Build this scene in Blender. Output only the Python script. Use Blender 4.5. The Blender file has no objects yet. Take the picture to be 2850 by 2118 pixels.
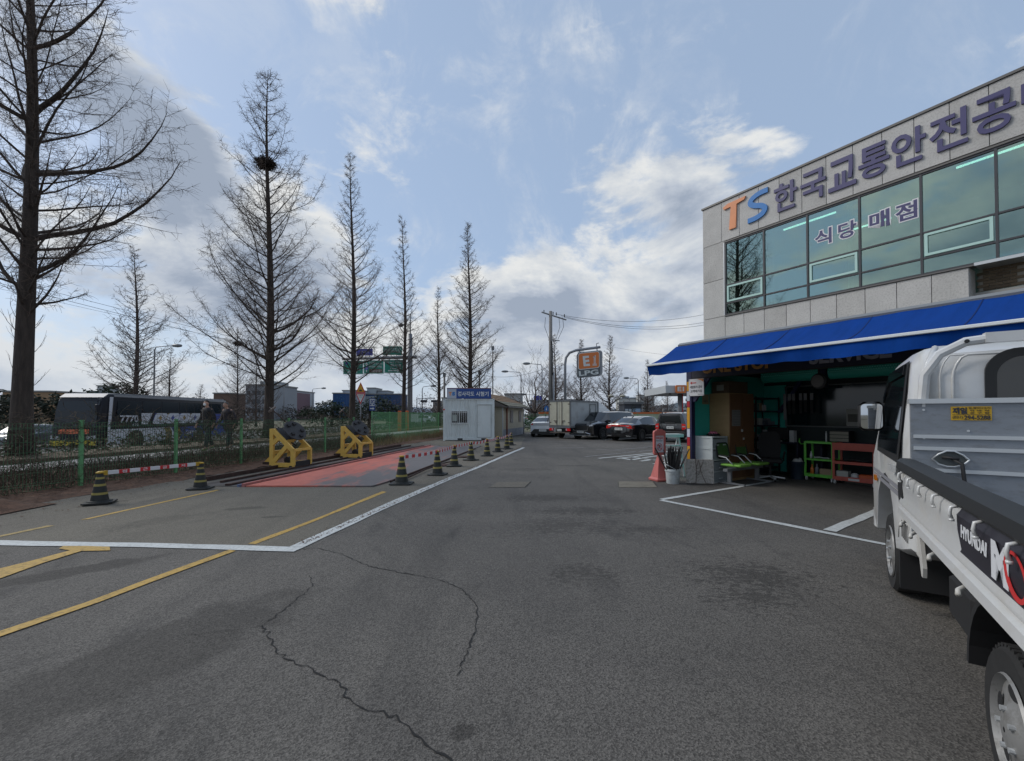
import bpy, bmesh, math, random
from math import sin, cos, pi, radians, atan2, sqrt
from mathutils import Vector, Matrix

S = bpy.context.scene
COL = S.collection
# ------------------------------------------------------------------ camera
cam_d = bpy.data.cameras.new('camera')
cam = bpy.data.objects.new('camera', cam_d)
COL.objects.link(cam)
cam.location = (0, 0, 1.55)
cam.rotation_euler = (radians(91.0), 0, 0)
cam_d.sensor_width = 36
cam_d.lens = 15.27
cam_d.shift_y = 0.0259
cam_d.clip_start = 0.05
cam_d.clip_end = 6000
S.camera = cam
# ------------------------------------------------------------------ light
SUN_EL, SUN_AZ = radians(40), radians(-72)     # azimuth measured from +Y towards +X
world = bpy.data.worlds.new('World')
S.world = world
world.use_nodes = True
wn, wl = world.node_tree.nodes, world.node_tree.links
wn.clear()
def wnode(t, **k):
    n = wn.new(t)
    for a, b in k.items(): setattr(n, a, b)
    return n
def wmath(op, a, b=None, c=None, clamp=False):
    n = wnode('ShaderNodeMath', operation=op, use_clamp=clamp)
    for i, s in enumerate((a, b, c)):
        if s is None: continue
        if isinstance(s, (int, float)): n.inputs[i].default_value = s
        else: wl.new(s, n.inputs[i])
    return n.outputs[0]
def wmix(f, a, b, mode='MIX'):
    n = wnode('ShaderNodeMix', data_type='RGBA', blend_type=mode)
    for s, i in ((f, n.inputs[0]), (a, n.inputs[6]), (b, n.inputs[7])):
        if isinstance(s, (int, float)): i.default_value = s
        elif isinstance(s, tuple): i.default_value = (*s, 1)
        else: wl.new(s, i)
    return n.outputs[2]
sky = wnode('ShaderNodeTexSky', sky_type='NISHITA', sun_disc=False, sun_elevation=SUN_EL,
            sun_rotation=SUN_AZ, altitude=50, air_density=1.0, dust_density=1.2, ozone_density=1.6)
tc = wnode('ShaderNodeTexCoord')
# clouds lie on a flat layer above the place
sep = wnode('ShaderNodeSeparateXYZ'); wl.new(tc.outputs['Generated'], sep.inputs[0])
dx, dy, dz = sep.outputs
zc = wmath('MAXIMUM', dz, 0.0)
den = wmath('ADD', zc, 0.16)
px = wmath('DIVIDE', dx, den); py = wmath('DIVIDE', dy, den)
cmb = wnode('ShaderNodeCombineXYZ'); wl.new(px, cmb.inputs[0]); wl.new(py, cmb.inputs[1])
def wnoise(scale, detail, rough, off, dist=0.0, str_=(1, 1, 2.1)):
    m = wnode('ShaderNodeMapping'); m.inputs['Location'].default_value = off
    m.inputs['Scale'].default_value = str_
    wl.new(tc.outputs['Generated'], m.inputs[0])
    n = wnode('ShaderNodeTexNoise'); wl.new(m.outputs[0], n.inputs['Vector'])
    n.inputs['Scale'].default_value = scale; n.inputs['Detail'].default_value = detail
    n.inputs['Roughness'].default_value = rough; n.inputs['Distortion'].default_value = dist
    return n.outputs['Fac']
def wramp(fac, stops):
    n = wnode('ShaderNodeValToRGB'); wl.new(fac, n.inputs[0])
    e = n.color_ramp.elements
    while len(e) < len(stops): e.new(0.5)
    for el, (p, c) in zip(e, stops): el.position = p; el.color = (*c, 1) if isinstance(c, tuple) else (c, c, c, 1)
    return n.outputs[0]
def wrange(f, a, b, c, d, smooth=False):
    n = wnode('ShaderNodeMapRange'); n.interpolation_type = 'SMOOTHSTEP' if smooth else 'LINEAR'
    for i, x in enumerate((a, b, c, d)): n.inputs[i + 1].default_value = x
    wl.new(f, n.inputs[0]); return n.outputs[0]
# cloud banks and clearings as directions in the sky: (direction, outer cos, inner cos, weight)
BANKS = [((0.235, 0.923, 0.305), 0.9511, 0.9962, 0.20), ((0.456, 0.782, 0.402), 0.9659, 0.9976, 0.25), ((0.009, 0.964, 0.267), 0.9877, 0.9986, 0.1), ((0.40, 0.79, 0.47), 0.9903, 0.9986, 0.08), ((-0.056, 0.852, 0.52), 0.9563, 0.9945, -0.09), ((0.6, 0.593, 0.537), 0.8988, 0.9903, -0.19), ((0.11, 0.737, 0.667), 0.9703, 0.9962, -0.07), ((-0.416, 0.701, 0.58), 0.9903, 0.9986, 0.02), ((-0.563, 0.719, 0.408), 0.9945, 0.9994, 0.12), ((-0.585, 0.624, 0.517), 0.9816, 0.9976, 0.15), ((-0.693, 0.615, 0.376), 0.9703, 0.9976, 0.03), ((-0.463, 0.849, 0.253), 0.9703, 0.9962, 0.09), ((-0.553, 0.783, 0.284), 0.9945, 0.9994, 0.04)]
nA = wnoise(3.3, 12, 0.60, (0.3, 0.2, 0.1), 0.25)
nB = wnoise(3.3, 12, 0.60, (0.3 - 0.035, 0.2, 0.1 + 0.10), 0.25)
nL = wnoise(1.3, 3, 0.5, (4.3, 2.2, 1.1))
nW = wnoise(4.2, 10, 0.66, (6.2, 1.1, 3.0), 0.5, (1.3, 1.0, 1.1))
cov = wmath('ADD', wmath('MULTIPLY_ADD', nA, 1.55, -0.275), wmath('MULTIPLY', wmath('SUBTRACT', 0.42, zc), 0.34))
for dr, c1_, c0_, w_ in BANKS:
    dp = wmath('ADD', wmath('ADD', wmath('MULTIPLY', dx, dr[0]), wmath('MULTIPLY', dy, dr[1])), wmath('MULTIPLY', dz, dr[2]))
    cov = wmath('ADD', cov, wrange(dp, c1_, c0_, 0.0, w_, True))
body = wrange(cov, 0.47, 0.66, 0.0, 1.0, True)
relief = wmath('ADD', wmath('MULTIPLY', wmath('SUBTRACT', nA, nB), 2.6), wmath('MULTIPLY', nL, 0.55))
relief = wmath('SUBTRACT', wmath('ADD', relief, 0.36), wmath('MULTIPLY', wrange(cov, 0.60, 0.84, 0.0, 1.0), 0.36))
for dr, c1_, c0_, w_ in [((-0.562, 0.723, 0.402), 0.9925, 0.9994, 0.22), ((-0.574, 0.627, 0.526), 0.9781, 0.9976, 0.2), ((-0.451, 0.86, 0.238), 0.9877, 0.9986, 0.14), ((0.363, 0.876, 0.318), 0.9877, 0.9986, 0.1), ((0.019, 0.982, 0.188), 0.9848, 0.9986, 0.08), ((-0.677, 0.588, 0.442), 0.9511, 0.9976, 0.17)]:      # greyer, thicker patches
    dp = wmath('ADD', wmath('ADD', wmath('MULTIPLY', dx, dr[0]), wmath('MULTIPLY', dy, dr[1])), wmath('MULTIPLY', dz, dr[2]))
    relief = wmath('SUBTRACT', relief, wrange(dp, c1_, c0_, 0.0, w_, True))
shade = wramp(relief, [(0.16, (2.55, 3.0, 3.75)), (0.38, (3.65, 4.05, 4.7)), (0.56, (4.7, 5.0, 5.35)), (0.76, (5.9, 6.0, 6.0))])
wisp = wmath('MULTIPLY', wrange(nW, 0.46, 0.68, 0.0, 0.85, True), wrange(cov, 0.30, 0.52, 0.25, 1.0))
skycol = wmix(0.65, sky.outputs[0], (3.3, 4.25, 5.7))
c1 = wmix(wisp, skycol, (5.2, 5.5, 5.9))
c2 = wmix(body, c1, shade)
hz = wrange(zc, 0.0, 0.22, 0.55, 0.0)
c3 = wmix(hz, c2, (4.2, 4.7, 5.4))
bg = wnode('ShaderNodeBackground'); wl.new(c3, bg.inputs[0]); bg.inputs[1].default_value = 0.10
wo = wnode('ShaderNodeOutputWorld'); wl.new(bg.outputs[0], wo.inputs[0])

sun_d = bpy.data.lights.new('sun', 'SUN')
sun_d.energy = 1.5; sun_d.angle = radians(24); sun_d.color = (1.0, 0.96, 0.90)
sun = bpy.data.objects.new('sun', sun_d); COL.objects.link(sun)
sd = Vector((sin(SUN_AZ) * cos(SUN_EL), cos(SUN_AZ) * cos(SUN_EL), sin(SUN_EL)))
sun.rotation_euler = sd.to_track_quat('Z', 'Y').to_euler()
sun.location = sd * 60
S.view_settings.view_transform = 'Standard'
S.view_settings.look = 'None'
S.view_settings.gamma = 1
S.view_settings.use_curve_mapping = False
S.view_settings.exposure = 0.42
S.cycles.max_bounces = 6
S.cycles.transparent_max_bounces = 12
S.cycles.use_denoising = True

# ------------------------------------------------------------------ materials
def mat(name, col, rough=0.6, metal=0.0, var=0.0, vscale=3.0, bump=0.0, bscale=60.0, spec=0.5,
        dirt=0.0, dcol=(0.05, 0.045, 0.04), dscale=1.5, coat=0.0, emit=None, estr=0.0, stretch=(1, 1, 1)):
    m = bpy.data.materials.new(name); m.use_nodes = True
    nt = m.node_tree; n, l = nt.nodes, nt.links
    b = n['Principled BSDF']
    b.inputs['Base Color'].default_value = (*col, 1)
    b.inputs['Roughness'].default_value = rough
    b.inputs['Metallic'].default_value = metal
    b.inputs['Specular IOR Level'].default_value = spec
    b.inputs['Coat Weight'].default_value = coat
    if emit:
        b.inputs['Emission Color'].default_value = (*emit, 1)
        b.inputs['Emission Strength'].default_value = estr
    if var or dirt or bump:
        t = n.new('ShaderNodeTexCoord'); mp = n.new('ShaderNodeMapping'); mp.inputs['Scale'].default_value = stretch
        l.new(t.outputs['Object'], mp.inputs[0])
    last = None
    if var:
        z = n.new('ShaderNodeTexNoise'); z.inputs['Scale'].default_value = vscale; z.inputs['Detail'].default_value = 8
        z.inputs['Roughness'].default_value = 0.65
        l.new(mp.outputs[0], z.inputs['Vector'])
        r = n.new('ShaderNodeMapRange'); r.inputs[1].default_value = 0.3; r.inputs[2].default_value = 0.7
        r.inputs[3].default_value = 1 - var; r.inputs[4].default_value = 1 + var
        l.new(z.outputs['Fac'], r.inputs[0])
        x = n.new('ShaderNodeMix'); x.data_type = 'RGBA'; x.blend_type = 'MULTIPLY'; x.inputs[0].default_value = 1
        x.inputs[6].default_value = (*col, 1); l.new(r.outputs[0], x.inputs[7])
        last = x.outputs[2]
    if dirt:
        z = n.new('ShaderNodeTexNoise'); z.inputs['Scale'].default_value = dscale; z.inputs['Detail'].default_value = 10
        z.inputs['Roughness'].default_value = 0.7
        l.new(mp.outputs[0], z.inputs['Vector'])
        r = n.new('ShaderNodeMapRange'); r.inputs[1].default_value = 0.48; r.inputs[2].default_value = 0.68
        r.inputs[3].default_value = 0; r.inputs[4].default_value = dirt
        l.new(z.outputs['Fac'], r.inputs[0])
        x = n.new('ShaderNodeMix'); x.data_type = 'RGBA'
        l.new(r.outputs[0], x.inputs[0])
        if last: l.new(last, x.inputs[6])
        else: x.inputs[6].default_value = (*col, 1)
        x.inputs[7].default_value = (*dcol, 1)
        last = x.outputs[2]
        q = n.new('ShaderNodeMath'); q.operation = 'MULTIPLY_ADD'; q.inputs[1].default_value = 0.4; q.inputs[2].default_value = rough
        l.new(r.outputs[0], q.inputs[0]); l.new(q.outputs[0], b.inputs['Roughness'])
    if last: l.new(last, b.inputs['Base Color'])
    if bump:
        z = n.new('ShaderNodeTexNoise'); z.inputs['Scale'].default_value = bscale; z.inputs['Detail'].default_value = 5
        l.new(mp.outputs[0], z.inputs['Vector'])
        bp = n.new('ShaderNodeBump'); bp.inputs['Strength'].default_value = bump; bp.inputs['Distance'].default_value = 0.02
        l.new(z.outputs['Fac'], bp.inputs['Height']); l.new(bp.outputs[0], b.inputs['Normal'])
    return m
def glass_mat(name, tint, refl=0.35, rough=0.02, dens=0.5):
    """tinted pane: part mirror, part see-through"""
    m = bpy.data.materials.new(name); m.use_nodes = True
    nt = m.node_tree; n, l = nt.nodes, nt.links; n.clear()
    g = n.new('ShaderNodeBsdfGlossy'); g.inputs['Roughness'].default_value = rough; g.inputs['Color'].default_value = (0.70, 0.88, 0.84, 1)
    t = n.new('ShaderNodeBsdfTransparent'); t.inputs['Color'].default_value = (*[c * dens for c in tint], 1)
    lw = n.new('ShaderNodeLayerWeight'); lw.inputs['Blend'].default_value = 0.25
    r = n.new('ShaderNodeMapRange'); r.inputs[3].default_value = refl; r.inputs[4].default_value = min(1, refl + 0.55)
    l.new(lw.outputs['Facing'], r.inputs[0])
    x = n.new('ShaderNodeMixShader'); l.new(r.outputs[0], x.inputs[0]); l.new(t.outputs[0], x.inputs[1]); l.new(g.outputs[0], x.inputs[2])
    o = n.new('ShaderNodeOutputMaterial'); l.new(x.outputs[0], o.inputs[0])
    return m

# ------------------------------------------------------------------ mesh helpers
class MB:
    def __init__(self): self.v = []; self.f = []; self.m = []; self.mi = 0; self.M = None
    def add(self, vs, fs):
        o = len(self.v)
        if self.M: vs = [self.M @ Vector(p) for p in vs]
        self.v.extend(tuple(p) for p in vs)
        self.f.extend(tuple(i + o for i in f) for f in fs)
        self.m.extend([self.mi] * len(fs)); return self
    def box(self, x0, x1, y0, y1, z0, z1):
        return self.add([(x0, y0, z0), (x1, y0, z0), (x1, y1, z0), (x0, y1, z0), (x0, y0, z1), (x1, y0, z1), (x1, y1, z1), (x0, y1, z1)],
                        [(0, 3, 2, 1), (4, 5, 6, 7), (0, 1, 5, 4), (1, 2, 6, 5), (2, 3, 7, 6), (3, 0, 4, 7)])
    def bbox(self, x0, x1, y0, y1, z0, z1, b=0.01):
        """box with chamfered vertical and top edges"""
        ring = lambda i, z: [(x0 + i, y0 + i + b, z), (x0 + i + b, y0 + i, z), (x1 - i - b, y0 + i, z), (x1 - i, y0 + i + b, z),
                             (x1 - i, y1 - i - b, z), (x1 - i - b, y1 - i, z), (x0 + i + b, y1 - i, z), (x0 + i, y1 - i - b, z)]
        vs = ring(b, z0) + ring(0, z0 + b) + ring(0, z1 - b) + ring(b, z1)
        fs = [tuple(range(7, -1, -1)), tuple(range(24, 32))]
        for k in range(3):
            for i in range(8): j = (i + 1) % 8; fs.append((k * 8 + i, k * 8 + j, k * 8 + 8 + j, k * 8 + 8 + i))
        return self.add(vs, fs)
    def prism(self, pts, a, b, axis='y'):
        """polygon pts (2-D) extruded from a to b along axis"""
        n = len(pts)
        def P(p, t):
            return {'y': (p[0], t, p[1]), 'x': (t, p[0], p[1]), 'z': (p[0], p[1], t)}[axis]
        vs = [P(p, a) for p in pts] + [P(p, b) for p in pts]
        fs = [tuple(range(n)), tuple(range(2 * n - 1, n - 1, -1))] + [(i, n + i, n + (i + 1) % n, (i + 1) % n) for i in range(n)]
        return self.add(vs, fs)
    def tube(self, pts, r, n=6, cap=True):
        pts = [Vector(p) for p in pts]; k = len(pts)
        rs = r if isinstance(r, (list, tuple)) else [r] * k
        vs = []; fs = []
        up = Vector((0.31, 0.17, 0.94)) if abs((pts[-1] - pts[0]).normalized().z) < 0.9 else Vector((0.9, 0.4, 0.1))
        for i, p in enumerate(pts):
            d = (pts[min(i + 1, k - 1)] - pts[max(i - 1, 0)])
            if d.length < 1e-9: d = Vector((0, 0, 1))
            d.normalize(); a = d.cross(up).normalized(); b = d.cross(a)
            for j in range(n):
                t = 2 * pi * (j + 0.5) / n; q = p + (a * cos(t) + b * sin(t)) * rs[i]; vs.append((q.x, q.y, q.z))
        for i in range(k - 1):
            for j in range(n): fs.append((i * n + j, i * n + (j + 1) % n, (i + 1) * n + (j + 1) % n, (i + 1) * n + j))
        if cap: fs += [tuple(range(n - 1, -1, -1)), tuple(range((k - 1) * n, k * n))]
        return self.add(vs, fs)
    def beam(self, p, q, w, h=None):
        """rectangular bar from p to q"""
        h = h or w; p = Vector(p); q = Vector(q); d = (q - p).normalized()
        up = Vector((0, 0, 1)) if abs(d.z) < 0.95 else Vector((0, 1, 0))
        a = d.cross(up).normalized() * w / 2; b = a.cross(d).normalized() * h / 2
        vs = [p - a - b, p + a - b, p + a + b, p - a + b, q - a - b, q + a - b, q + a + b, q - a + b]
        return self.add([tuple(x) for x in vs], [(0, 3, 2, 1), (4, 5, 6, 7), (0, 1, 5, 4), (1, 2, 6, 5), (2, 3, 7, 6), (3, 0, 4, 7)])
    def lathe(self, prof, n=20, c=(0, 0, 0), axis='z', cap=True):
        vs = []; fs = []; k = len(prof)
        for r, z in prof:
            for j in range(n):
                t = 2 * pi * j / n; x, y = r * cos(t), r * sin(t)
                vs.append({'z': (c[0] + x, c[1] + y, c[2] + z), 'y': (c[0] + x, c[1] + z, c[2] + y), 'x': (c[0] + z, c[1] + x, c[2] + y)}[axis])
        for i in range(k - 1):
            for j in range(n): fs.append((i * n + j, i * n + (j + 1) % n, (i + 1) * n + (j + 1) % n, (i + 1) * n + j))
        if cap: fs += [tuple(range(n - 1, -1, -1)), tuple(range((k - 1) * n, k * n))]
        return self.add(vs, fs)
    def poly(self, pts, z=None):
        vs = [(p[0], p[1], z) if z is not None else p for p in pts]
        return self.add(vs, [tuple(range(len(vs)))])
    def mesh(self, name, mats, smooth=False, angle=None, fix=True):
        me = bpy.data.meshes.new(name); me.from_pydata(self.v, [], self.f)
        for x in (mats if isinstance(mats, (list, tuple)) else [mats]): me.materials.append(x)
        if any(self.m): me.polygons.foreach_set('material_index', self.m)
        if fix and len(self.f) < 60000:
            bm = bmesh.new(); bm.from_mesh(me); bmesh.ops.recalc_face_normals(bm, faces=bm.faces); bm.to_mesh(me); bm.free()
        if smooth:
            me.polygons.foreach_set('use_smooth', [True] * len(me.polygons))
            if angle: me.set_sharp_from_angle(angle=radians(angle))
        me.update(); return me
def link(name, me, parent=None, loc=None, rot=None):
    o = bpy.data.objects.new(name, me); COL.objects.link(o)
    if parent: o.parent = parent
    if loc: o.location = loc
    if rot: o.rotation_euler = rot
    return o
def part(name, mb, mats, parent, smooth=False, angle=None, loc=None, rot=None, label=None, fix=True):
    o = link(name, mb.mesh(name, mats, smooth, angle, fix), parent, loc, rot)
    if label: o['label'] = label
    return o
def thing(name, label, cat, loc=(0, 0, 0), rz=0.0, group=None, rot=None, scale=None):
    o = bpy.data.objects.new(name, None); COL.objects.link(o); o.location = loc
    o.rotation_euler = rot or (0, 0, rz); o.empty_display_size = 0.2
    if scale: o.scale = (scale,) * 3 if isinstance(scale, (int, float)) else scale
    o['label'] = label; o['category'] = cat
    if group: o['group'] = group
    return o
def tag(o, label, cat, group=None):
    o['label'] = label; o['category'] = cat
    if group: o['group'] = group
    return o
def structure(name, mb, mats, smooth=False, **k):
    o = part(name, mb, mats, None, smooth, **k); o['kind'] = 'structure'; return o
def kids(o): return [c for c in COL.objects if c.parent == o]
CH = {}
def dup(root, loc, rz=0.0, label=None, group=None, scale=None):
    """a thing copied with its parts and sub-parts (mesh data shared)"""
    tree = CH.get(root.name)
    if tree is None:
        tree = [(c, [(g) for g in kids(c)]) for c in kids(root)]; CH[root.name] = tree
    r = root.copy(); COL.objects.link(r); r.location = loc; r.rotation_euler = (0, 0, rz)
    if scale: r.scale = (scale,) * 3 if isinstance(scale, (int, float)) else scale
    if label: r['label'] = label
    if group: r['group'] = group
    for c, gs in tree:
        d = c.copy(); COL.objects.link(d); d.parent = r
        for g in gs:
            e = g.copy(); COL.objects.link(e); e.parent = d
    return r
TXT = {}
def text_mesh(s, size=1.0, extrude=0.01, bold=0.0, m=None, align='CENTER', space=1.0, res=3):
    cu = bpy.data.curves.new('lettering', 'FONT'); cu.body = s; cu.size = size; cu.extrude = extrude
    cu.offset = bold; cu.align_x = align; cu.align_y = 'CENTER'; cu.resolution_u = res; cu.space_character = space
    o = bpy.data.objects.new('lettering', cu); COL.objects.link(o)
    dg = bpy.context.evaluated_depsgraph_get()
    me = bpy.data.meshes.new_from_object(o.evaluated_get(dg))
    bpy.data.objects.remove(o); bpy.data.curves.remove(cu)
    if m: me.materials.clear(); me.materials.append(m)
    return me
def text(name, s, m, parent, loc, rot=(pi / 2, 0, 0), size=0.2, extrude=0.002, bold=0.0, fit=None, align='CENTER', space=1.0):
    """fit = (width, height) scales the lettering to that box, centred on loc"""
    me = text_mesh(s, size, extrude, bold, m, align, space)
    if fit and len(me.vertices):
        xs = [v.co.x for v in me.vertices]; ys = [v.co.y for v in me.vertices]
        cx, cy = (min(xs) + max(xs)) / 2, (min(ys) + max(ys)) / 2
        sx = fit[0] / (max(xs) - min(xs)); sy = fit[1] / (max(ys) - min(ys)) if fit[1] else sx
        for v in me.vertices: v.co.x = (v.co.x - cx) * sx; v.co.y = (v.co.y - cy) * sy
    return link(name, me, parent, loc, rot)
R = random.Random(7)
# ================================================================== ground
def asphalt(name, c0, c1, c2, big=0.5, speck=0.5, bump=0.4, spots=()):
    m = bpy.data.materials.new(name); m.use_nodes = True
    nt = m.node_tree; n, l = nt.nodes, nt.links; b = n['Principled BSDF']
    t = n.new('ShaderNodeTexCoord')
    def nz(sc, det, ro, dist=0, st=(1, 1, 1)):
        mp = n.new('ShaderNodeMapping'); mp.inputs['Scale'].default_value = st; l.new(t.outputs['Object'], mp.inputs[0])
        z = n.new('ShaderNodeTexNoise'); z.inputs['Scale'].default_value = sc; z.inputs['Detail'].default_value = det
        z.inputs['Roughness'].default_value = ro; z.inputs['Distortion'].default_value = dist; l.new(mp.outputs[0], z.inputs['Vector']); return z.outputs['Fac']
    def rg(f, a, b_, c, d):
        r = n.new('ShaderNodeMapRange'); r.inputs[1].default_value = a; r.inputs[2].default_value = b_
        r.inputs[3].default_value = c; r.inputs[4].default_value = d; l.new(f, r.inputs[0]); return r.outputs[0]
    def mx(f, a, b_, mode='MIX'):
        x = n.new('ShaderNodeMix'); x.data_type = 'RGBA'; x.blend_type = mode
        for s, i in ((f, x.inputs[0]), (a, x.inputs[6]), (b_, x.inputs[7])):
            if isinstance(s, (int, float)): i.default_value = s
            elif isinstance(s, tuple): i.default_value = (*s, 1)
            else: l.new(s, i)
        return x.outputs[2]
    vo = n.new('ShaderNodeTexVoronoi'); vo.inputs['Scale'].default_value = 130; l.new(t.outputs['Object'], vo.inputs['Vector'])
    sp = rg(vo.outputs['Color'], 0.15, 0.85, 1 - speck, 1 + speck)
    fine = rg(nz(240, 3, 0.7), 0.3, 0.7, 0.75, 1.3)
    base = mx(rg(nz(0.35, 9, 0.62, 0.4), 0.38, 0.66, 0, 1), c0, c1)
    base = mx(rg(nz(0.9, 10, 0.7, 0.8, (1, 0.6, 1)), 0.56, 0.70, 0, big), base, c2)
    base = mx(rg(nz(5.5, 8, 0.75), 0.60, 0.72, 0, 0.55 * big), base, c2)
    base = mx(rg(nz(0.5, 6, 0.6, 0.3, (2.6, 0.35, 1)), 0.52, 0.66, 0, 0.5 * big), base, c2)
    base = mx(rg(nz(2.2, 10, 0.8, 1.5), 0.57, 0.66, 0, 0.35), base, tuple(min(1, c * 1.45) for c in c0))
    if spots:      # oil drips and tyre-darkened bands: ellipses (x, y, rx, ry, turn, strength, breakup) with ragged soft edges
        wob = n.new('ShaderNodeTexNoise'); wob.inputs['Scale'].default_value = 3.5; wob.inputs['Detail'].default_value = 6; l.new(t.outputs['Object'], wob.inputs['Vector'])
        brk = nz(13, 5, 0.7, 0.6, (1, 1.6, 1))
        def mth(op, a, b_=None, c_=None):
            q = n.new('ShaderNodeMath'); q.operation = op
            for k, v_ in enumerate((a, b_, c_)):
                if v_ is None: continue
                if isinstance(v_, (int, float)): q.inputs[k].default_value = v_
                else: l.new(v_, q.inputs[k])
            return q.outputs[0]
        acc = None
        for (x, y, rx, ry, rot, st_, bk) in spots:
            mp = n.new('ShaderNodeMapping'); mp.vector_type = 'TEXTURE'; mp.inputs['Location'].default_value = (x, y, 0); mp.inputs['Rotation'].default_value = (0, 0, radians(rot)); mp.inputs['Scale'].default_value = (rx, ry, 1)
            l.new(t.outputs['Object'], mp.inputs[0]); ln_ = n.new('ShaderNodeVectorMath'); ln_.operation = 'LENGTH'; l.new(mp.outputs[0], ln_.inputs[0])
            d_ = mth('ADD', ln_.outputs['Value'], mth('MULTIPLY', mth('SUBTRACT', wob.outputs['Fac'], 0.5), 1.5))
            if bk: d_ = mth('ADD', d_, mth('MULTIPLY', mth('SUBTRACT', 0.54, brk), bk))
            f_ = mth('MULTIPLY', rg(d_, 0.75, 1.08 if not bk else 0.95, 1.0, 0.0), st_); acc = f_ if acc is None else mth('MAXIMUM', acc, f_)
        base = mx(acc, base, tuple(c * 0.32 for c in c0))
    base = mx(1.0, base, sp, 'MULTIPLY'); base = mx(1.0, base, fine, 'MULTIPLY')
    l.new(base, b.inputs['Base Color'])
    b.inputs['Roughness'].default_value = 0.86; b.inputs['Specular IOR Level'].default_value = 0.35
    bp = n.new('ShaderNodeBump'); bp.inputs['Strength'].default_value = bump; bp.inputs['Distance'].default_value = 0.006
    l.new(vo.outputs['Distance'], bp.inputs['Height']); l.new(bp.outputs[0], b.inputs['Normal'])
    return m
SPOTS = [(-2.4, 2.75, 1.25, .42, 62, .55, 0), (-4.35, 4.3, .72, .20, 43, .75, 0), (-6.0, 4.7, .5, .12, 30, .5, 0), (2.3, 4.2, .62, .48, 0, .72, 6), (2.05, 3.7, .42, .28, 0, .65, 6), (.66, 4.25, .36, .3, 0, .6, 7), (1.9, 5.9, .6, .26, 0, .55, 5),
         (.7, 6.1, .9, .55, 10, .55, 6), (.6, 8.1, 1.0, .4, 0, .6, 4), (1.2, 7.0, .9, .35, 0, .7, 5), (-.24, 2.15, .08, .06, 0, .7, 2), (-1.75, 2.0, .09, .07, 0, .6, 2), (1.9, 13.2, .7, .16, 0, .6, 2), (.3, 12.3, 1.0, .4, 0, .35, 3), (-1.0, 7.0, .5, .3, 0, .3, 3)]
m_asph = asphalt('asphalt_dark', (0.110, 0.102, 0.091), (0.076, 0.071, 0.065), (0.042, 0.040, 0.038), 0.8, spots=SPOTS)
m_conc = asphalt('asphalt_pale_worn', (0.134, 0.122, 0.098), (0.108, 0.098, 0.081), (0.062, 0.057, 0.048), 0.6, 0.35, 0.4, [(-4.4, 7.2, .3, .14, 20, .6, 0), (-3.6, 6.6, .2, .07, 10, .6, 0), (-5.2, 6.3, .8, .3, 60, .25, 3)])
m_road = asphalt('road_asphalt', (0.082, 0.080, 0.078), (0.066, 0.065, 0.065), (0.045, 0.045, 0.046), 0.4, 0.2, 0.2)
m_patch = asphalt('asphalt_patch', (0.055, 0.055, 0.056), (0.046, 0.046, 0.047), (0.035, 0.035, 0.036), 0.4, 0.4, 0.5)
m_walk = mat('sidewalk_paving', (0.36, 0.35, 0.33), 0.85, var=0.2, vscale=1.5, dirt=0.5, dcol=(0.12, 0.11, 0.09))
m_leaf = mat('fallen_needles', (0.105, 0.055, 0.034), 0.95, var=0.5, vscale=6, dirt=0.6, dcol=(0.028, 0.018, 0.012), dscale=9, bump=1.0, bscale=50)
m_dirt = mat('dry_verge', (0.115, 0.088, 0.055), 0.95, var=0.45, vscale=4, dirt=0.7, dcol=(0.03, 0.024, 0.016), dscale=5, bump=0.9, bscale=30)
m_field = mat('far_ground', (0.12, 0.105, 0.07), 0.95, var=0.35, vscale=0.15, dirt=0.5, dcol=(0.05, 0.06, 0.03), dscale=0.08)
def paint(name, col, wear, scale=7, under=(0.075, 0.075, 0.075)):
    return mat(name, col, 0.7, var=0.10, vscale=2.5, dirt=wear, dcol=under, dscale=scale)
m_white = paint('road_paint_white', (0.50, 0.52, 0.51), 0.45, 26)
m_yellow = paint('road_paint_yellow', (0.43, 0.27, 0.055), 0.7, 20)
m_faint = paint('road_paint_worn', (0.24, 0.24, 0.235), 0.95, 12)
m_yfaint = paint('road_paint_yellow_worn', (0.30, 0.21, 0.06), 0.95, 12, (0.11, 0.105, 0.095))

FS = 0.19; FX0 = -10.86                                  # the fence runs X = FX0 + FS*Y
fd = Vector((FS, 1, 0)).normalized(); fn = Vector((-fd.y, fd.x, 0))   # along the fence, away from the yard
def fp(s, o, z=0.0):
    """point s metres along the fence line (measured in Y) and o metres beyond it"""
    return (FX0 + FS * s + fn.x * o, s + fn.y * o, z)
def strip(prof, s0, s1, step, jit=0.0, seed=3, jz=0.0):
    rr = random.Random(seed); mb = MB(); n = int((s1 - s0) / step) + 1; k = len(prof); vs = []
    for i in range(n + 1):
        s = s0 + (s1 - s0) * i / n
        for (o, z) in prof: vs.append(fp(s, o + rr.uniform(-jit, jit), z + rr.uniform(-jz, jz)))
    mb.add(vs, [(i * k + j, (i + 1) * k + j, (i + 1) * k + j + 1, i * k + j + 1) for i in range(n) for j in range(k - 1)])
    return mb
m = MB(); g0 = lambda s, o: fp(s, o)[:2]
m.add([fp(-1500, 7, -.16), (2500, -1500, -.16), (2500, 4000, -.16), fp(4000, 7, -.16), fp(-1500, 8.4, -.62), fp(4000, 8.4, -.62), fp(-1500, 60, -.62), fp(4000, 60, -.62), fp(-1500, 61, -.16), fp(4000, 61, -.16), (-3500, -1500, -.16), (-3500, 4000, -.16)], [(0, 1, 2, 3), (4, 0, 3, 5), (6, 4, 5, 7), (8, 6, 7, 9), (10, 8, 9, 11)])
structure('ground', m, m_field)
m = MB()                                                  # the yard, a slab with a real edge
yard = [(FX0 + FS * -14, -14), (34, -14), (60, 20), (40, 44), (8, 41), (FX0 + FS * 36, 36)]
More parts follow.
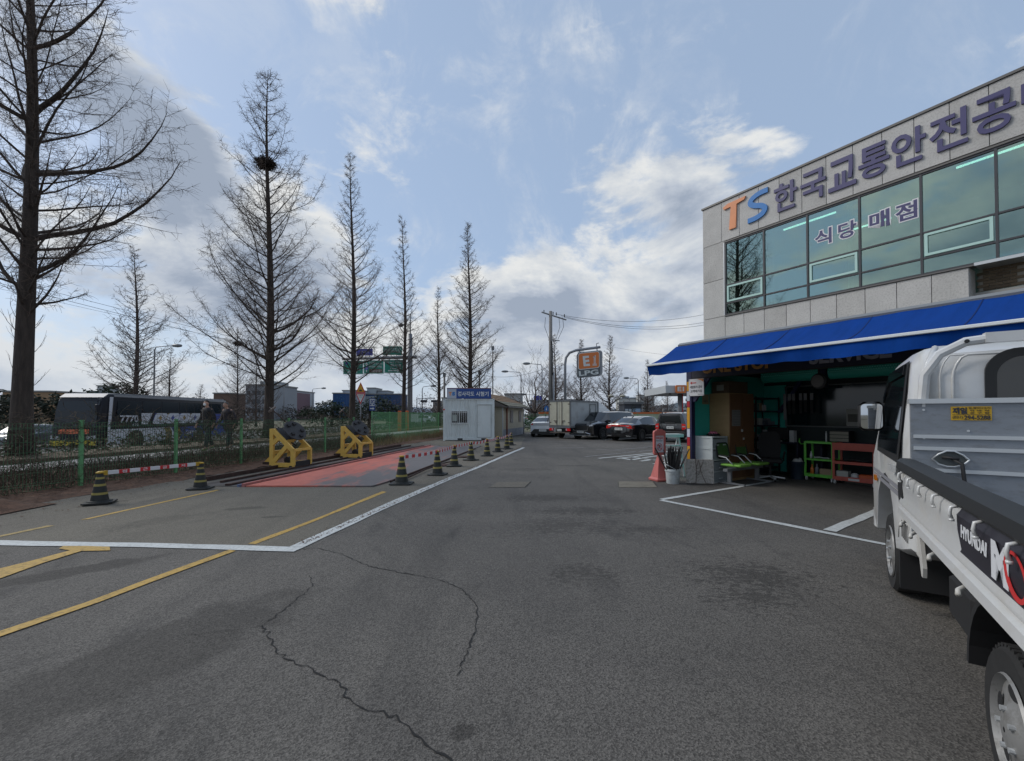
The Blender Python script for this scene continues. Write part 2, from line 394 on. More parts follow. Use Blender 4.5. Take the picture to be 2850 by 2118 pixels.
m.prism(yard, -0.12, 0.0, 'z'); structure('yard_asphalt', m, m_asph)
m = MB(); m.prism([(8.2, 41.1), (40, 44.1), (60, 20), (260, 60), (260, 190), (-2, 190), (-9, 80)], -0.13, -0.03, 'z'); structure('station_forecourt', m, m_road)
# pale worn surface left of the white line (4 mm sheet)
rr = random.Random(5)
edge = [(-6.35, 5.26), (-4.4, 5.19), (-2.55, 5.04), (-2.28, 6.4), (-2.02, 7.8), (-1.54, 10.45), (-0.9, 13.6), (-0.3, 16.4), (0.40, 20.4), (0.55, 24), (0.9, 30)]
poly = [(p[0] + rr.uniform(-.015, .015), p[1]) for p in edge] + [fp(34, -0.25)[:2], fp(20, -0.3)[:2], fp(9, -0.3)[:2], fp(5.6, -0.3)[:2]]
m = MB(); m.poly(poly, 0.004); structure('test_lane_surface', m, m_conc)
# verge, leaf litter, pavement, side road, planted strip, highway
m = strip([(-1.15, 0.010), (-0.85, 0.03), (-0.5, 0.035), (0.0, 0.05), (0.6, 0.13), (1.2, 0.2), (1.95, 0.27)], -14, 60, 0.35, 0.10, 11, 0.022)
structure('verge', m, m_leaf, True)
m = strip([(1.95, 0.05), (1.95, 0.30), (2.1, 0.305), (3.35, 0.305), (3.5, 0.30), (3.5, 0.1)], -14, 120, 3); structure('sidewalk', m, m_walk)
m = strip([(3.5, 0.16), (5.2, 0.16)], -14, 140, 10); structure('cycle_path', m, m_road)
m = strip([(5.2, 0.05), (5.2, 0.27), (5.35, 0.28), (6.0, 0.33), (7.0, 0.28), (7.15, 0.27), (8.6, -0.50)], -14, 140, 1.2, 0.02, 4, 0.03); structure('planted_strip', m, m_dirt)
m = strip([(8.6, -0.50), (32, -0.50)], -20, 400, 40); structure('road', m, m_road)
m = MB()
for o in (8.9, 16.5, 24.2, 31.4): 
    for s in range(-14, 300, 8) if o in (16.5, 24.2) else [None]:
        a, b_ = (s, s + 5) if s is not None else (-14, 300)
        m.add([fp(a, o, -0.494), fp(a, o + .15, -0.494), fp(b_, o + .15, -0.494), fp(b_, o, -0.494)], [(0, 1, 2, 3)])
structure('road_lane_markings', m, m_white)
m = strip([(32, -0.5), (32, -0.3), (34, -0.2), (60, 0.1), (60, -0.15)], -20, 400, 20, 0, 2, 0.02); structure('far_verge', m, m_field)

# painted markings in the yard: 4 mm sheets, edges a little uneven
def marks(name, polys, mt, z=0.008, jit=0.012, sub=0.35):
    rr = random.Random(len(name)); mb = MB()
    for pts in polys:
        out = []
        for i, p in enumerate(pts):
            q = pts[(i + 1) % len(pts)]; L = math.dist(p, q); k = max(1, int(L / sub))
            for j in range(k):
                t = j / k; out.append((p[0] + (q[0] - p[0]) * t + (rr.uniform(-jit, jit) if j else 0), p[1] + (q[1] - p[1]) * t + (rr.uniform(-jit, jit) if j else 0)))
        bm = bmesh.new(); f = bm.faces.new([bm.verts.new((x, y, z)) for x, y in out])
        bmesh.ops.triangulate(bm, faces=[f]); bm.verts.index_update()
        mb.add([tuple(v.co) for v in bm.verts], [tuple(v.index for v in f.verts) for f in bm.faces]); bm.free()
    return structure(name, mb, mt)
def ln(a, b, w):
    d = Vector((b[0] - a[0], b[1] - a[1])).normalized(); n_ = Vector((-d.y, d.x)) * w / 2
    return [(a[0] + n_.x, a[1] + n_.y), (b[0] + n_.x, b[1] + n_.y), (b[0] - n_.x, b[1] - n_.y), (a[0] - n_.x, a[1] - n_.y)]
marks('white_boundary_line', [[(-9.4, 5.58), (-9.4, 5.40), (-6.05, 5.16), (-4.35, 5.09), (-2.46, 4.92), (-2.42, 5.1), (-2.6, 5.10), (-4.49, 5.26), (-6.2, 5.36)],
       [(-2.6, 5.105), (-2.42, 5.105), (-2.29, 5.87), (-2.03, 7.39), (-1.46, 10.36), (-0.80, 13.4), (-0.22, 16.29), (0.62, 20.33), (0.48, 20.4), (-0.34, 16.48), (-0.93, 13.5), (-1.59, 10.54), (-2.18, 7.61), (-2.43, 6.05)]], m_white)
marks('white_shop_bay_line', [ln((2.72, 7.93), (6.2, 10.2), 0.11), ln((2.69, 7.87), (7.2, 1.0), 0.115), ln((4.22, 5.80), (5.94, 7.05), 0.15)], m_white)
marks('white_painted_letters', [ln((3.06, 15.36), (7.4, 18.85), 0.13), ln((3.68, 15.29), (4.4, 15.9), 0.13), ln((3.91, 15.36), (4.08, 14.86), 0.16), ln((4.08, 14.86), (4.63, 15.44), 0.15), ln((4.35, 15.7), (4.63, 15.39), 0.13),
       ln((4.42, 15.86), (4.95, 16.46), 0.13), ln((4.95, 16.46), (5.62, 16.95), 0.13), ln((5.62, 16.93), (5.78, 16.6), 0.15), ln((4.67, 15.51), (5.18, 16.05), 0.14), ln((5.18, 16.05), (5.75, 16.5), 0.14),
       ln((4.27, 14.44), (4.79, 14.9), 0.13), ln((4.75, 14.86), (5.16, 14.66), 0.13), ln((4.62, 15.17), (4.79, 14.83), 0.13), ln((4.43, 13.63), (5.1, 14.1), 0.12)], m_white, 0.009, 0.006)
marks('worn_bay_lines', [ln((2.91, 20.1), (3.34, 20.35), .12), ln((2.0, 20.05), (2.91, 20.15), .12), ln((2.68, 15.97), (5.13, 18.03), .10), ln((3.75, 19.44), (5.13, 18.03), .10), ln((4.53, 19.1), (6.4, 20.5), .10), ln((5.3, 18.2), (8, 20.6), .1), ln((6.3, 20.9), (9, 21.8), .1)], m_faint, 0.008)
marks('yellow_lane_line', [[(-4.0, 1.9), (-3.56, 3.05), (-3.40, 3.6), (-3.33, 4.0), (-3.13, 4.95), (-3.23, 4.99), (-3.43, 4.05), (-3.50, 3.62), (-3.66, 3.10), (-4.1, 1.95)],
       [(-3.16, 5.22), (-3.06, 5.20), (-2.84, 6.42), (-2.50, 8.71), (-2.61, 8.77), (-2.94, 6.35)], [(-6.33, 6.4), (-6.25, 6.43), (-6.14, 7.4), (-5.97, 8.93), (-6.07, 8.93), (-6.23, 7.4)]], m_yellow)
marks('worn_yellow_line', [[(-6.55, 5.5), (-6.46, 5.5), (-6.36, 6.07), (-6.47, 6.07)], [(-2.6, 22), (-2.45, 22), (-2.1, 25), (-2.25, 25)], [(-3.6, 21.8), (-2.2, 22.1), (-2.2, 22.3), (-3.6, 22.0)]], m_yfaint)
marks('yellow_arrow', [[(-5.2, 2.9), (-4.95, 2.9), (-4.82, 4.11), (-4.88, 4.56), (-4.87, 4.94), (-4.56, 4.96), (-4.70, 5.10), (-5.0, 5.13), (-5.27, 5.13), (-5.22, 5.03), (-5.02, 4.96), (-5.08, 4.58), (-5.16, 4.3)]], m_yellow, 0.009, 0.008)
marks('pavement_patch', [[(-0.47, 9.26), (-0.34, 9.97), (0.42, 10.04), (0.27, 9.28)]], m_conc, 0.005, 0.01)
marks('concrete_slab_patch', [[(2.27, 9.26), (2.47, 10.09), (3.24, 10.04), (3.09, 9.26)]], mat('slab_concrete', (0.17, 0.155, 0.12), 0.9, var=0.2, vscale=6, dirt=0.4, dcol=(0.08, 0.07, 0.06), dscale=4), 0.006, 0.006)
m_crack = mat('crack_shadowed_grit', (0.016, 0.016, 0.016), 1.0)
def crack(paths):
    rr = random.Random(21); mb = MB()
    for pts, w in paths:
        fine = []
        for a, b in zip(pts, pts[1:]):
            k = max(2, int(math.dist(a, b) / 0.035))
            for j in range(k):
                t = j / k; fine.append((a[0] + (b[0] - a[0]) * t + rr.gauss(0, .0085), a[1] + (b[1] - a[1]) * t + rr.gauss(0, .0085)))
        fine.append(pts[-1]); vs = []
        for i, p in enumerate(fine):
            q = fine[min(i + 1, len(fine) - 1)]; r0 = fine[max(i - 1, 0)]
            d = Vector((q[0] - r0[0], q[1] - r0[1])); d = d.normalized() if d.length else Vector((1, 0))
            ww = w * rr.uniform(0.25, 1.3) / 2
            vs += [(p[0] - d.y * ww, p[1] + d.x * ww, 0.0045), (p[0] + d.y * ww, p[1] - d.x * ww, 0.0045)]
        mb.add(vs, [(2 * i, 2 * i + 1, 2 * i + 3, 2 * i + 2) for i in range(len(fine) - 1)])
    structure('pavement_cracks', mb, m_crack, fix=False)
crack([([(-2.42, 5.03), (-2.25, 5.06), (-1.9, 4.85), (-1.55, 4.54), (-1.31, 4.38), (-1.03, 4.26), (-0.76, 4.14), (-0.62, 4.05), (-0.44, 3.88), (-0.32, 3.65), (-0.26, 3.38), (-0.27, 3.16), (-0.29, 2.85), (-0.33, 2.6)], 0.010),
       ([(-1.95, 4.2), (-1.81, 3.96), (-1.8, 3.58), (-1.83, 3.23)], 0.007),
       ([(-1.83, 3.23), (-1.79, 3.15), (-1.65, 3.02), (-1.54, 2.86), (-1.41, 2.77), (-1.23, 2.68), (-1.19, 2.64), (-1.07, 2.59), (-0.94, 2.48), (-0.93, 2.42), (-0.82, 2.34), (-0.71, 2.3), (-0.6, 2.25), (-0.47, 2.12), (-0.31, 2.0), (-0.1, 1.75)], 0.012),
       ([(-2.4, 3.05), (-2.03, 3.14), (-1.82, 3.2)], 0.004),
       ([(-0.49, 9.26), (0.28, 9.27), (0.43, 10.04)], 0.03), ([(2.26, 9.25), (3.10, 9.25), (3.26, 10.04)], 0.015), ([(2.27, 9.26), (2.45, 10.0)], 0.012),
       ([(-1.3, 9.0), (-0.5, 9.2), (1.0, 9.4), (2.3, 9.3)], 0.006)])
# leaf heap and dried leaves
m = MB(); vs = []; fs = []; N = 16
rr = random.Random(9)
for i in range(N + 1):
    for j in range(N + 1):
        x, y = i / N * 2 - 1, j / N * 2 - 1; d = min(1, sqrt(x * x + y * y))
        vs.append((x * 0.75, y * 0.5, 0.26 * (1 - d) ** 1.2 + rr.uniform(0, .02) * (1 - d)))
fs = [(i * (N + 1) + j, (i + 1) * (N + 1) + j, (i + 1) * (N + 1) + j + 1, i * (N + 1) + j + 1) for i in range(N) for j in range(N)]
m.add(vs, fs); o = part('leaf_pile', m, m_leaf, None, True, loc=(-8.6, 7.05, 0.02)); tag(o, 'low brown heap of fallen needles below the mesh fence at the left edge', 'leaf pile')
m = MB()
for i in range(5200):
    s = rr.uniform(3, 24); of = -abs(rr.gauss(0, 0.55)) - 0.15 if rr.random() < .8 else rr.uniform(-2.6, 0); x, y, _ = fp(s, of); a = rr.uniform(0, pi); L = rr.uniform(.012, .045)
    z = 0.012 + (0.035 if of > -1.0 else 0) + rr.uniform(0, .01); c_, s_ = cos(a) * L, sin(a) * L
    m.add([(x - c_, y - s_, z), (x + s_ * .3, y - c_ * .3, z + .004), (x + c_, y + s_, z + .006), (x - s_ * .3, y + c_ * .3, z)], [(0, 1, 2, 3)])
for i in range(1500):   # along the white line
    t = rr.random(); x = -2.45 + 2.9 * t; y = 5.2 + 15.2 * t; x -= abs(rr.gauss(0, .07)) + .03; a = rr.uniform(0, pi); L = rr.uniform(.01, .03); c_, s_ = cos(a) * L, sin(a) * L
    m.add([(x - c_, y - s_, .009), (x + s_ * .3, y - c_ * .3, .012), (x + c_, y + s_, .012), (x - s_ * .3, y + c_ * .3, .009)], [(0, 1, 2, 3)])
o = part('fallen_leaves', m, m_leaf, None, fix=False); o['kind'] = 'stuff'; o['label'] = 'scattered red-brown needles along the fence and the white line'

# ------------------------------------------------------------------ red steel platform and rails
m_red = bpy.data.materials.new('worn_red_plate'); m_red.use_nodes = True
nt = m_red.node_tree; n, l = nt.nodes, nt.links; b = n['Principled BSDF']; t = n.new('ShaderNodeTexCoord')
mp = n.new('ShaderNodeMapping'); mp.inputs['Scale'].default_value = (1.0, 0.28, 1); l.new(t.outputs['Object'], mp.inputs[0])
z = n.new('ShaderNodeTexNoise'); z.inputs['Scale'].default_value = 0.9; z.inputs['Detail'].default_value = 10; z.inputs['Roughness'].default_value = 0.68; l.new(mp.outputs[0], z.inputs['Vector'])
sx = n.new('ShaderNodeSeparateXYZ'); l.new(t.outputs['Object'], sx.inputs[0])
ad = n.new('ShaderNodeMath'); ad.operation = 'MULTIPLY_ADD'; ad.inputs[1].default_value = -0.10; l.new(sx.outputs[0], ad.inputs[0]); l.new(z.outputs['Fac'], ad.inputs[2])
r = n.new('ShaderNodeValToRGB'); l.new(ad.outputs[0], r.inputs[0]); e = r.color_ramp.elements
e[0].position = 0.38; e[0].color = (0.115, 0.105, 0.105, 1); e[1].position = 0.47; e[1].color = (0.42, 0.11, 0.08, 1)
x_ = e.new(0.43); x_.color = (0.23, 0.12, 0.105, 1); x_ = e.new(0.62); x_.color = (0.50, 0.135, 0.095, 1)
z2 = n.new('ShaderNodeTexNoise'); z2.inputs['Scale'].default_value = 7; z2.inputs['Detail'].default_value = 10; z2.inputs['Roughness'].default_value = 0.75; l.new(t.outputs['Object'], z2.inputs['Vector'])
r2 = n.new('ShaderNodeMapRange'); r2.inputs[3].default_value = 0.6; r2.inputs[4].default_value = 1.3; l.new(z2.outputs['Fac'], r2.inputs[0])
mx_ = n.new('ShaderNodeMix'); mx_.data_type = 'RGBA'; mx_.blend_type = 'MULTIPLY'; mx_.inputs[0].default_value = 1
l.new(r.outputs[0], mx_.inputs[6]); l.new(r2.outputs[0], mx_.inputs[7]); l.new(mx_.outputs[2], b.inputs['Base Color']); b.inputs['Roughness'].default_value = 0.6
m_rust = mat('rusty_steel', (0.060, 0.032, 0.026), 0.75, 0.3, var=0.4, vscale=12, dirt=0.5, dcol=(0.02, 0.017, 0.016), dscale=8)
m_pink = mat('red_painted_edge', (0.38, 0.13, 0.11), 0.6, var=0.3, vscale=10, dirt=0.6, dcol=(0.13, 0.12, 0.15), dscale=5)
m_blued = mat('blue_worn_edge', (0.12, 0.16, 0.26), 0.6, var=0.3, vscale=10, dirt=0.8, dcol=(0.09, 0.05, 0.05), dscale=4)
PL = thing('test_platform', 'flat worn red steel platform with rails let into the ground beside the yellow stands', 'platform', (-4.4, 9.3, 0), 0)
def rel(pts): return [(a + 4.4, b_ - 9.3) for a, b_ in pts]
# plates butt end to end
A = [(-5.68, 9.30), (-2.98, 9.26), (-2.84, 9.82)]
def edgeL(y): return -5.68 + (y - 9.3) * 0.148
def edgeR(y): return -2.84 + (y - 9.82) * 0.118
ys = [9.30, 11.9, 14.4, 16.9, 19.4, 21.2]
for i, (a, b_) in enumerate(zip(ys, ys[1:])):
    a2, b2 = a + .006, b_ - .006
    if i == 0: pts = [(edgeL(a2), a2), (-2.98, a2 - .02), (edgeR(9.82), 9.82), (edgeR(b2), b2), (edgeL(b2), b2)]
    else: pts = [(edgeL(a2), a2), (edgeR(a2), a2), (edgeR(b2), b2), (edgeL(b2), b2)]
    m = MB(); m.prism(rel(pts), 0.004, 0.036, 'z'); part('floor_plate', m, m_red, PL)
def rail(name, p, q, w, h, mt):
    m = MB(); m.beam((p[0] + 4.4, p[1] - 9.3, h / 2 + .004), (q[0] + 4.4, q[1] - 9.3, h / 2 + .004), w, h); part(name, m, mt, PL)
def lx(x0, k): return lambda y: (x0 + k * (y - 9.3), y)
rail('edge_rail', (edgeL(9.3) - .06, 9.3), (edgeL(21.2) - .06, 21.2), 0.07, 0.075, m_pink)
rail('edge_rail', (edgeL(9.3) - .17, 9.3), (edgeL(21.2) - .17, 21.2), 0.05, 0.05, m_blued)
rail('rail', (-6.15, 9.4), (edgeL(21.2) - .40, 21.2), 0.10, 0.05, m_rust)
rail('rail', (-6.55, 9.8), (-4.95, 21.2), 0.06, 0.06, m_rust)
rail('kerb_rail', (-7.10, 10.1), (-5.42, 21.2), 0.05, 0.10, m_rust)
rail('right_rail', (-2.76, 9.9), (-1.65, 19.5), 0.035, 0.05, m_rust)
m = MB(); m.prism(rel([(-6.9, 9.45), (-5.9, 9.32), (-4.25, 21.2), (-5.3, 21.2)]), 0.005, 0.014, 'z'); part('track_bed', m, mat('oily_track', (0.060, 0.056, 0.054), 0.8, var=0.4, vscale=3, dirt=0.6, dcol=(0.035, 0.02, 0.018), dscale=2, stretch=(1, .3, 1)), PL)
m = MB(); m.tube([(1.9, .9, .05), (2.05, 2.6, .06), (2.2, 3.4, .05), (2.3, 4.2, .05), (2.6, 5.0, .05)], .022, 6); part('pipe', m, m_rust, PL)
for k in range(2):
    m = MB(); m.lathe([(.05, 0), (.26, .005), (.26, .03), (.1, .05)], 14); part('drain_cap', m, m_rust, PL, loc=(2.3 + .35 * k, 3.9 + 2.6 * k, .004))
# ================================================================== office building
m_stone = mat('granite_panel', (0.50, 0.49, 0.47), 0.75, var=0.10, vscale=2.0, bump=0.25, bscale=90, dirt=0.6, dcol=(0.24, 0.23, 0.215), dscale=30)
m_stone2 = mat('granite_panel_weathered', (0.45, 0.44, 0.42), 0.78, var=0.16, vscale=1.3, bump=0.25, bscale=90, dirt=0.6, dcol=(0.21, 0.20, 0.185), dscale=27)
m_joint = mat('panel_joint', (0.14, 0.13, 0.12), 0.9)
m_alu = mat('dark_aluminium', (0.07, 0.07, 0.075), 0.4, 0.6)
m_alul = mat('pale_aluminium', (0.55, 0.57, 0.58), 0.35, 0.5)
m_gl = glass_mat('green_tinted_glass', (0.50, 0.72, 0.66), 0.30, 0.015, 0.9)
m_sash = mat('pale_green_sash', (0.42, 0.62, 0.57), 0.5)
m_in = mat('room_interior', (0.22, 0.27, 0.26), 0.9)
m_tubel = mat('fluorescent_tube', (0.9, 0.95, 0.9), 0.5, emit=(0.85, 1.0, 0.92), estr=2.2)
m_brick = mat('brown_brick', (0.155, 0.115, 0.075), 0.9, var=0.25, vscale=4, bump=0.5, bscale=60)
m_brick2 = mat('brown_brick_dark', (0.115, 0.085, 0.055), 0.9, var=0.25, vscale=4, bump=0.5, bscale=60)
m_mortar = mat('mortar', (0.30, 0.28, 0.24), 0.95)
m_navy = mat('navy_lettering', (0.062, 0.056, 0.150), 0.4)
m_cap = mat('coping_metal', (0.13, 0.125, 0.12), 0.5, 0.4)
m_conw = mat('render_wall', (0.30, 0.29, 0.27), 0.9, var=0.1, vscale=1)
YAW = atan2(-0.847, 0.531)
OB = thing('office_building', 'two storey granite clad building with green glass band and large Hangul lettering', 'building', (6.5, 14.7, 0), YAW)
W = 14.0
m = MB()                                                  # structure behind the cladding
m.box(0.03, W, 0.04, 0.30, 7.13, 8.45); m.box(0.03, 0.78, 0.04, 0.30, 0, 7.13); m.box(0.78, 6.33, 0.04, 0.30, 3.96, 4.74)
m.box(0.03, 6.40, 0.04, 0.30, 0, 3.955); m.box(0.03, 0.25, 0.30, 9, 0, 8.45); m.box(0.25, W, 8.8, 9, 0, 8.45); m.box(0.25, W, 0.3, 8.8, 8.2, 8.42); m.box(W - .2, W, .3, 8.8, 0, 8.2)
m.box(6.38, W, 0.52, 0.72, 0, 4.73); m.box(0.25, W, .30, 8.8, 4.0, 4.2)
part('wall', m, m_conw, OB)
def panel(x0, x1, z0, z1, k, y=0.0):
    m = MB(); g = 0.006; m.bbox(x0 + g, x1 - g, y, y + .036, z0 + g, z1 - g, 0.004)
    part('stone_panel', m, m_stone if k % 3 else m_stone2, OB)
xs = [0.0, 0.08 + 0.6]; 
k = 0
row_x = [0.0, 0.68] + [round(0.68 + 0.6 * i, 3) for i in range(1, 23)]
for a, b_ in zip(row_x, row_x[1:]): k += 1; panel(a, b_, 7.20, 8.50, k + 1 if k % 2 else k)
for z0, z1 in [(5.98, 7.20), (4.75, 5.98), (3.6, 4.75), (2.4, 3.6)]: k += 1; panel(0.0, 0.78, z0, z1, k)
for i in range(9):
    x0 = 0.78 + 0.62 * i; x1 = min(6.34, x0 + 0.62); k += 1; panel(x0, x1, 3.93, 4.73, k)
m = MB(); m.box(6.30, 6.34, .04, .5, 3.93, 4.73); part('stone_return', m, m_stone, OB)
m = MB(); m.box(-0.03, W, -0.03, 0.35, 8.503, 8.56); m.box(0.78, W, -0.02, 0.2, 7.135, 7.175); m.box(0.78, 6.42, -0.03, 0.25, 4.735, 4.765); part('coping', m, m_cap, OB)
m = MB(); m.box(6.42, W, -0.02, 0.5, 4.735, 4.80); part('soffit_edge', m, m_alul, OB)
# glass band: mullions, transoms, panes, sashes
mull = [0.80, 2.02, 3.20, 4.40, 5.58, 6.76, 7.95, 9.1, 10.3]
m = MB()
for x in mull: m.box(x - .022, x + .022, 0.0, 0.09, 4.765, 7.135)
for z in (4.79, 5.15, 5.74, 7.11): m.box(0.82, 10.3, 0.005, 0.08, z - .02, z + .02)
part('window_frame', m, m_alu, OB)
m = MB(); m.box(0.745, 0.776, -.012, .12, 4.77, 7.13); part('window_jamb', m, m_alul, OB)
for i, (a, b_) in enumerate(zip(mull, mull[1:])):
    for (z0, z1) in ((4.81, 5.13), (5.17, 5.72), (5.76, 7.09)):
        m = MB(); m.box(a + .022, b_ - .022, 0.035, 0.041, z0, z1); pane = part('window_pane', m, m_gl, OB)
    if i % 2 == 0:
        m = MB(); z0, z1, w = 5.19, 5.71, .055
        m.box(a + .05, b_ - .05, .0, .03, z0, z0 + w); m.box(a + .05, b_ - .05, .0, .03, z1 - w, z1)
        m.box(a + .05, a + .05 + w, .0, .03, z0 + w, z1 - w); m.box(b_ - .05 - w, b_ - .05, .0, .03, z0 + w, z1 - w); part('window_sash', m, m_sash, OB)
m = MB(); m.box(.3, 13.5, 4.0, 4.1, 4.21, 8.1); m.box(.26, 13.5, .32, 4.0, 7.62, 7.66); m.box(.26, 13.5, .32, 4.0, 4.201, 4.215); part('dining_room', m, m_in, OB)
for x0, x1, y in [(2.1, 3.5, 1.0), (6.0, 7.1, 0.8), (7.35, 8.8, 0.8), (3.0, 4.2, 2.8), (9.2, 10.4, 1.0)]:
    m = MB(); m.box(x0, x1, y, y + .05, 7.30, 7.335); part('ceiling_tube', m, m_tubel, OB)
m = MB(); m.box(3.6, 3.7, 1.5, 1.6, 4.21, 7.6); m.box(2.9, 2.94, .6, .64, 4.22, 5.6); part('interior_post', m, mat('white_post', (.6, .62, .6), .6), OB)
# brick recess at the right, brick by brick where it shows
m = MB(); m.box(6.40, 13.8, 0.50, 0.52, 3.0, 4.73); part('mortar_bed', m, m_mortar, OB)
bm_ = MB(); bm_.bbox(0, .19, 0, .03, 0, .057, .003); me = bm_.mesh('brick', m_brick); me2 = bm_.mesh('brick', m_brick2); rr = random.Random(4)
for r_ in range(16):
    z = 3.66 + r_ * .068
    for c_ in range(12):
        x = 6.36 + c_ * .2 + (.1 if r_ % 2 else 0)
        if x + .19 > 8.7 or (x + .19 > 7.12 and x < 8.35 and z > 4.2): continue
        link('brick', me if rr.random() < .7 else me2, OB, (x, .474 + rr.uniform(0, .005), z))
m = MB(); m.box(7.14, 8.3, .46, .50, 4.24, 4.70); part('recess_window_frame', m, m_alul, OB)
m = MB(); m.box(7.2, 8.24, .452, .458, 4.29, 4.66); part('recess_window_pane', m, m_gl, OB)
# big lettering, proud of the stone
def glyph(s, x, zc_, w, h, mt, y=-0.02, ext=.022, bold=.015, nm='letter'):
    return text(nm, s, mt, OB, (x, y, zc_), (pi / 2, 0, 0), 0.8, ext, bold, (w, h))
m_or = mat('orange_letter', (0.68, 0.25, 0.10), 0.45, var=.15, vscale=1.2); m_bl = mat('blue_letter', (0.015, 0.17, 0.48), 0.4)
m = MB(); m.prism([(-.37, .38), (-.33, .30), (-.10, .32), (-.16, -.41), (.06, -.41), (.09, .33), (.34, .37), (.38, .46), (-.2, .45)], -.045, 0, 'y')
part('letter', m, m_or, OB, loc=(1.125, .0, 7.90))
sp = [(.30, .36), (.02, .35), (-.20, .26), (-.24, .13), (-.10, .03), (.10, -.05), (.20, -.16), (.13, -.29), (-.08, -.36), (-.33, -.37)]
pts = [Vector((x * 0.97, z)) for x, z in sp]; half = .075; L_, R_ = [], []
fine = []
for i in range(len(pts) - 1):
    p0, p1, p2, p3 = pts[max(i - 1, 0)], pts[i], pts[i + 1], pts[min(i + 2, len(pts) - 1)]
    for j in range(5):
        t = j / 5; fine.append(0.5 * ((2 * p1) + (-p0 + p2) * t + (2 * p0 - 5 * p1 + 4 * p2 - p3) * t * t + (-p0 + 3 * p1 - 3 * p2 + p3) * t ** 3))
fine.append(pts[-1])
m = MB()
for i, p in enumerate(fine):
    d = (fine[min(i + 1, len(fine) - 1)] - fine[max(i - 1, 0)]).normalized(); nn = Vector((-d.y, d.x)) * half
    for q in (p + nn, p - nn):
        L_.append((q.x, -.045, q.y)); R_.append((q.x, 0, q.y))
n_ = len(fine); fs = []
vs = L_ + R_; o2 = len(L_)
for i in range(n_ - 1):
    a, b_, c_, d_ = 2 * i, 2 * i + 1, 2 * i + 3, 2 * i + 2
    fs += [(a, b_, c_, d_), (o2 + a, o2 + d_, o2 + c_, o2 + b_), (a, d_, o2 + d_, o2 + a), (b_, o2 + b_, o2 + c_, c_)]
m.add(vs, fs); part('letter', m, m_bl, OB, loc=(1.89, 0, 7.905))
for ch, xc in zip('한국교통안전공단', [2.66, 3.37, 4.05, 4.72, 5.38, 6.06, 6.75, 7.44]):
    glyph(ch, xc, 7.86, .62, .80, m_navy)
m_wv = mat('white_vinyl', (0.7, 0.7, 0.72), 0.5)
for ch, xc, zz in [('식', 3.58, 6.36), ('당', 4.13, 6.36), ('매', 4.80, 6.37), ('점', 5.31, 6.37)]:
    glyph(ch, xc, zz, .45, .47, m_wv, y=.030, ext=.002, bold=.055, nm='window_letter_edge')
    glyph(ch, xc, zz, .40, .42, m_navy, y=.0265, ext=.001, bold=.02, nm='window_letter')

# ================================================================== inspection booth in front of it
m_bnavy = mat('navy_steel', (0.012, 0.014, 0.060), 0.45, var=.15, vscale=3)
m_bdark = mat('dark_blue_beam', (0.010, 0.012, 0.030), 0.6)
m_teal = mat('teal_panel', (0.03, 0.40, 0.33), 0.5, var=.08, vscale=1.5, dirt=.12, dcol=(.01, .08, .07), dscale=3)
m_black = mat('soot_black', (0.012, 0.012, 0.013), 0.7)
m_dwall = mat('dark_interior_wall', (0.016, 0.026, 0.028), 0.7, var=.2, vscale=2)
m_awn = mat('awning_blue', (0.0, 0.038, 0.215), 0.85, spec=.15, var=.10, vscale=2.5, stretch=(3, .5, 1), dirt=.25, dcol=(.005, .03, .12), dscale=2.2)
m_whitep = mat('white_painted_metal', (0.62, 0.64, 0.65), 0.4, dirt=.15, dcol=(.3, .28, .25), dscale=6)
BT = thing('inspection_booth', 'open fronted navy and teal workshop booth below the blue awning', 'booth', (4.1, 10.2, 0), YAW)
BW = 7.6
m = MB(); m.box(0, .13, 0, .13, 0, 3.05); part('corner_post', m, m_bnavy, BT)
z = 2.33
for c_, h in [('o', .23), ('w', .23), ('r', .14), ('o', .50), ('w', .20), ('r', .20), ('o', .50)]:
    m = MB(); m.box(.012, .085, -.004, -.001, z - h, z - .012); part('reflective_strip', m, {'o': mat('orange_strip', (.62, .30, .01), .5) if 'orange_strip' not in bpy.data.materials else bpy.data.materials['orange_strip'],
        'w': bpy.data.materials.get('white_strip') or mat('white_strip', (.55, .6, .68), .5), 'r': bpy.data.materials.get('red_strip') or mat('red_strip', (.42, .01, .02), .5)}[c_], BT); z -= h
m = MB(); m.box(BW - .13, BW, 0, .13, 0, 3.05); part('post', m, m_bnavy, BT); m = MB(); m.box(1.60, 1.73, 2.80, 2.93, 2.2, 3.0); part('roof_post', m, m_bnavy, BT)
m = MB(); m.box(.13, BW - .13, 0.005, .12, 2.40, 3.05); part('header_beam', m, m_bdark, BT)
m = MB(); m.box(.13, BW, .0, .12, 2.385, 2.398); part('header_lip', m, m_black, BT)
m = MB(); m.prism([(.13, 2.38), (.13, 1.85), (.20, 1.85), (.58, 2.38)], .03, .10, 'y'); m.prism([(1.1, 2.38), (1.0, 2.38), (.5, 1.6), (.6, 1.6)], 3.05, 3.12, 'y'); part('gusset', m, m_bnavy, BT)
m = MB(); m.box(-.06, BW + .1, -.04, 3.5, 3.055, 3.12); part('roof', m, m_cap, BT)
m = MB(); m.box(.01, .05, .14, 3.34, 1.02, 2.55); m.box(.01, .05, .14, 3.34, .05, .965); part('side_panel', m, m_teal, BT)
m = MB(); m.box(.0, .07, .14, 3.34, .968, 1.017); m.box(-.01, .06, .13, 3.34, 2.553, 3.05); m.box(0, .07, .14, 3.34, 0, .047); part('side_rail', m, m_black, BT)
m = MB(); m.box(.05, BW, 3.30, 3.36, 0, 3.05); m.box(BW - .05, BW, .13, 3.3, 0, 3.05); part('back_and_dimming_wall', m, m_dwall, BT)  # back wall, plus an unseen right wall added to keep the booth dark
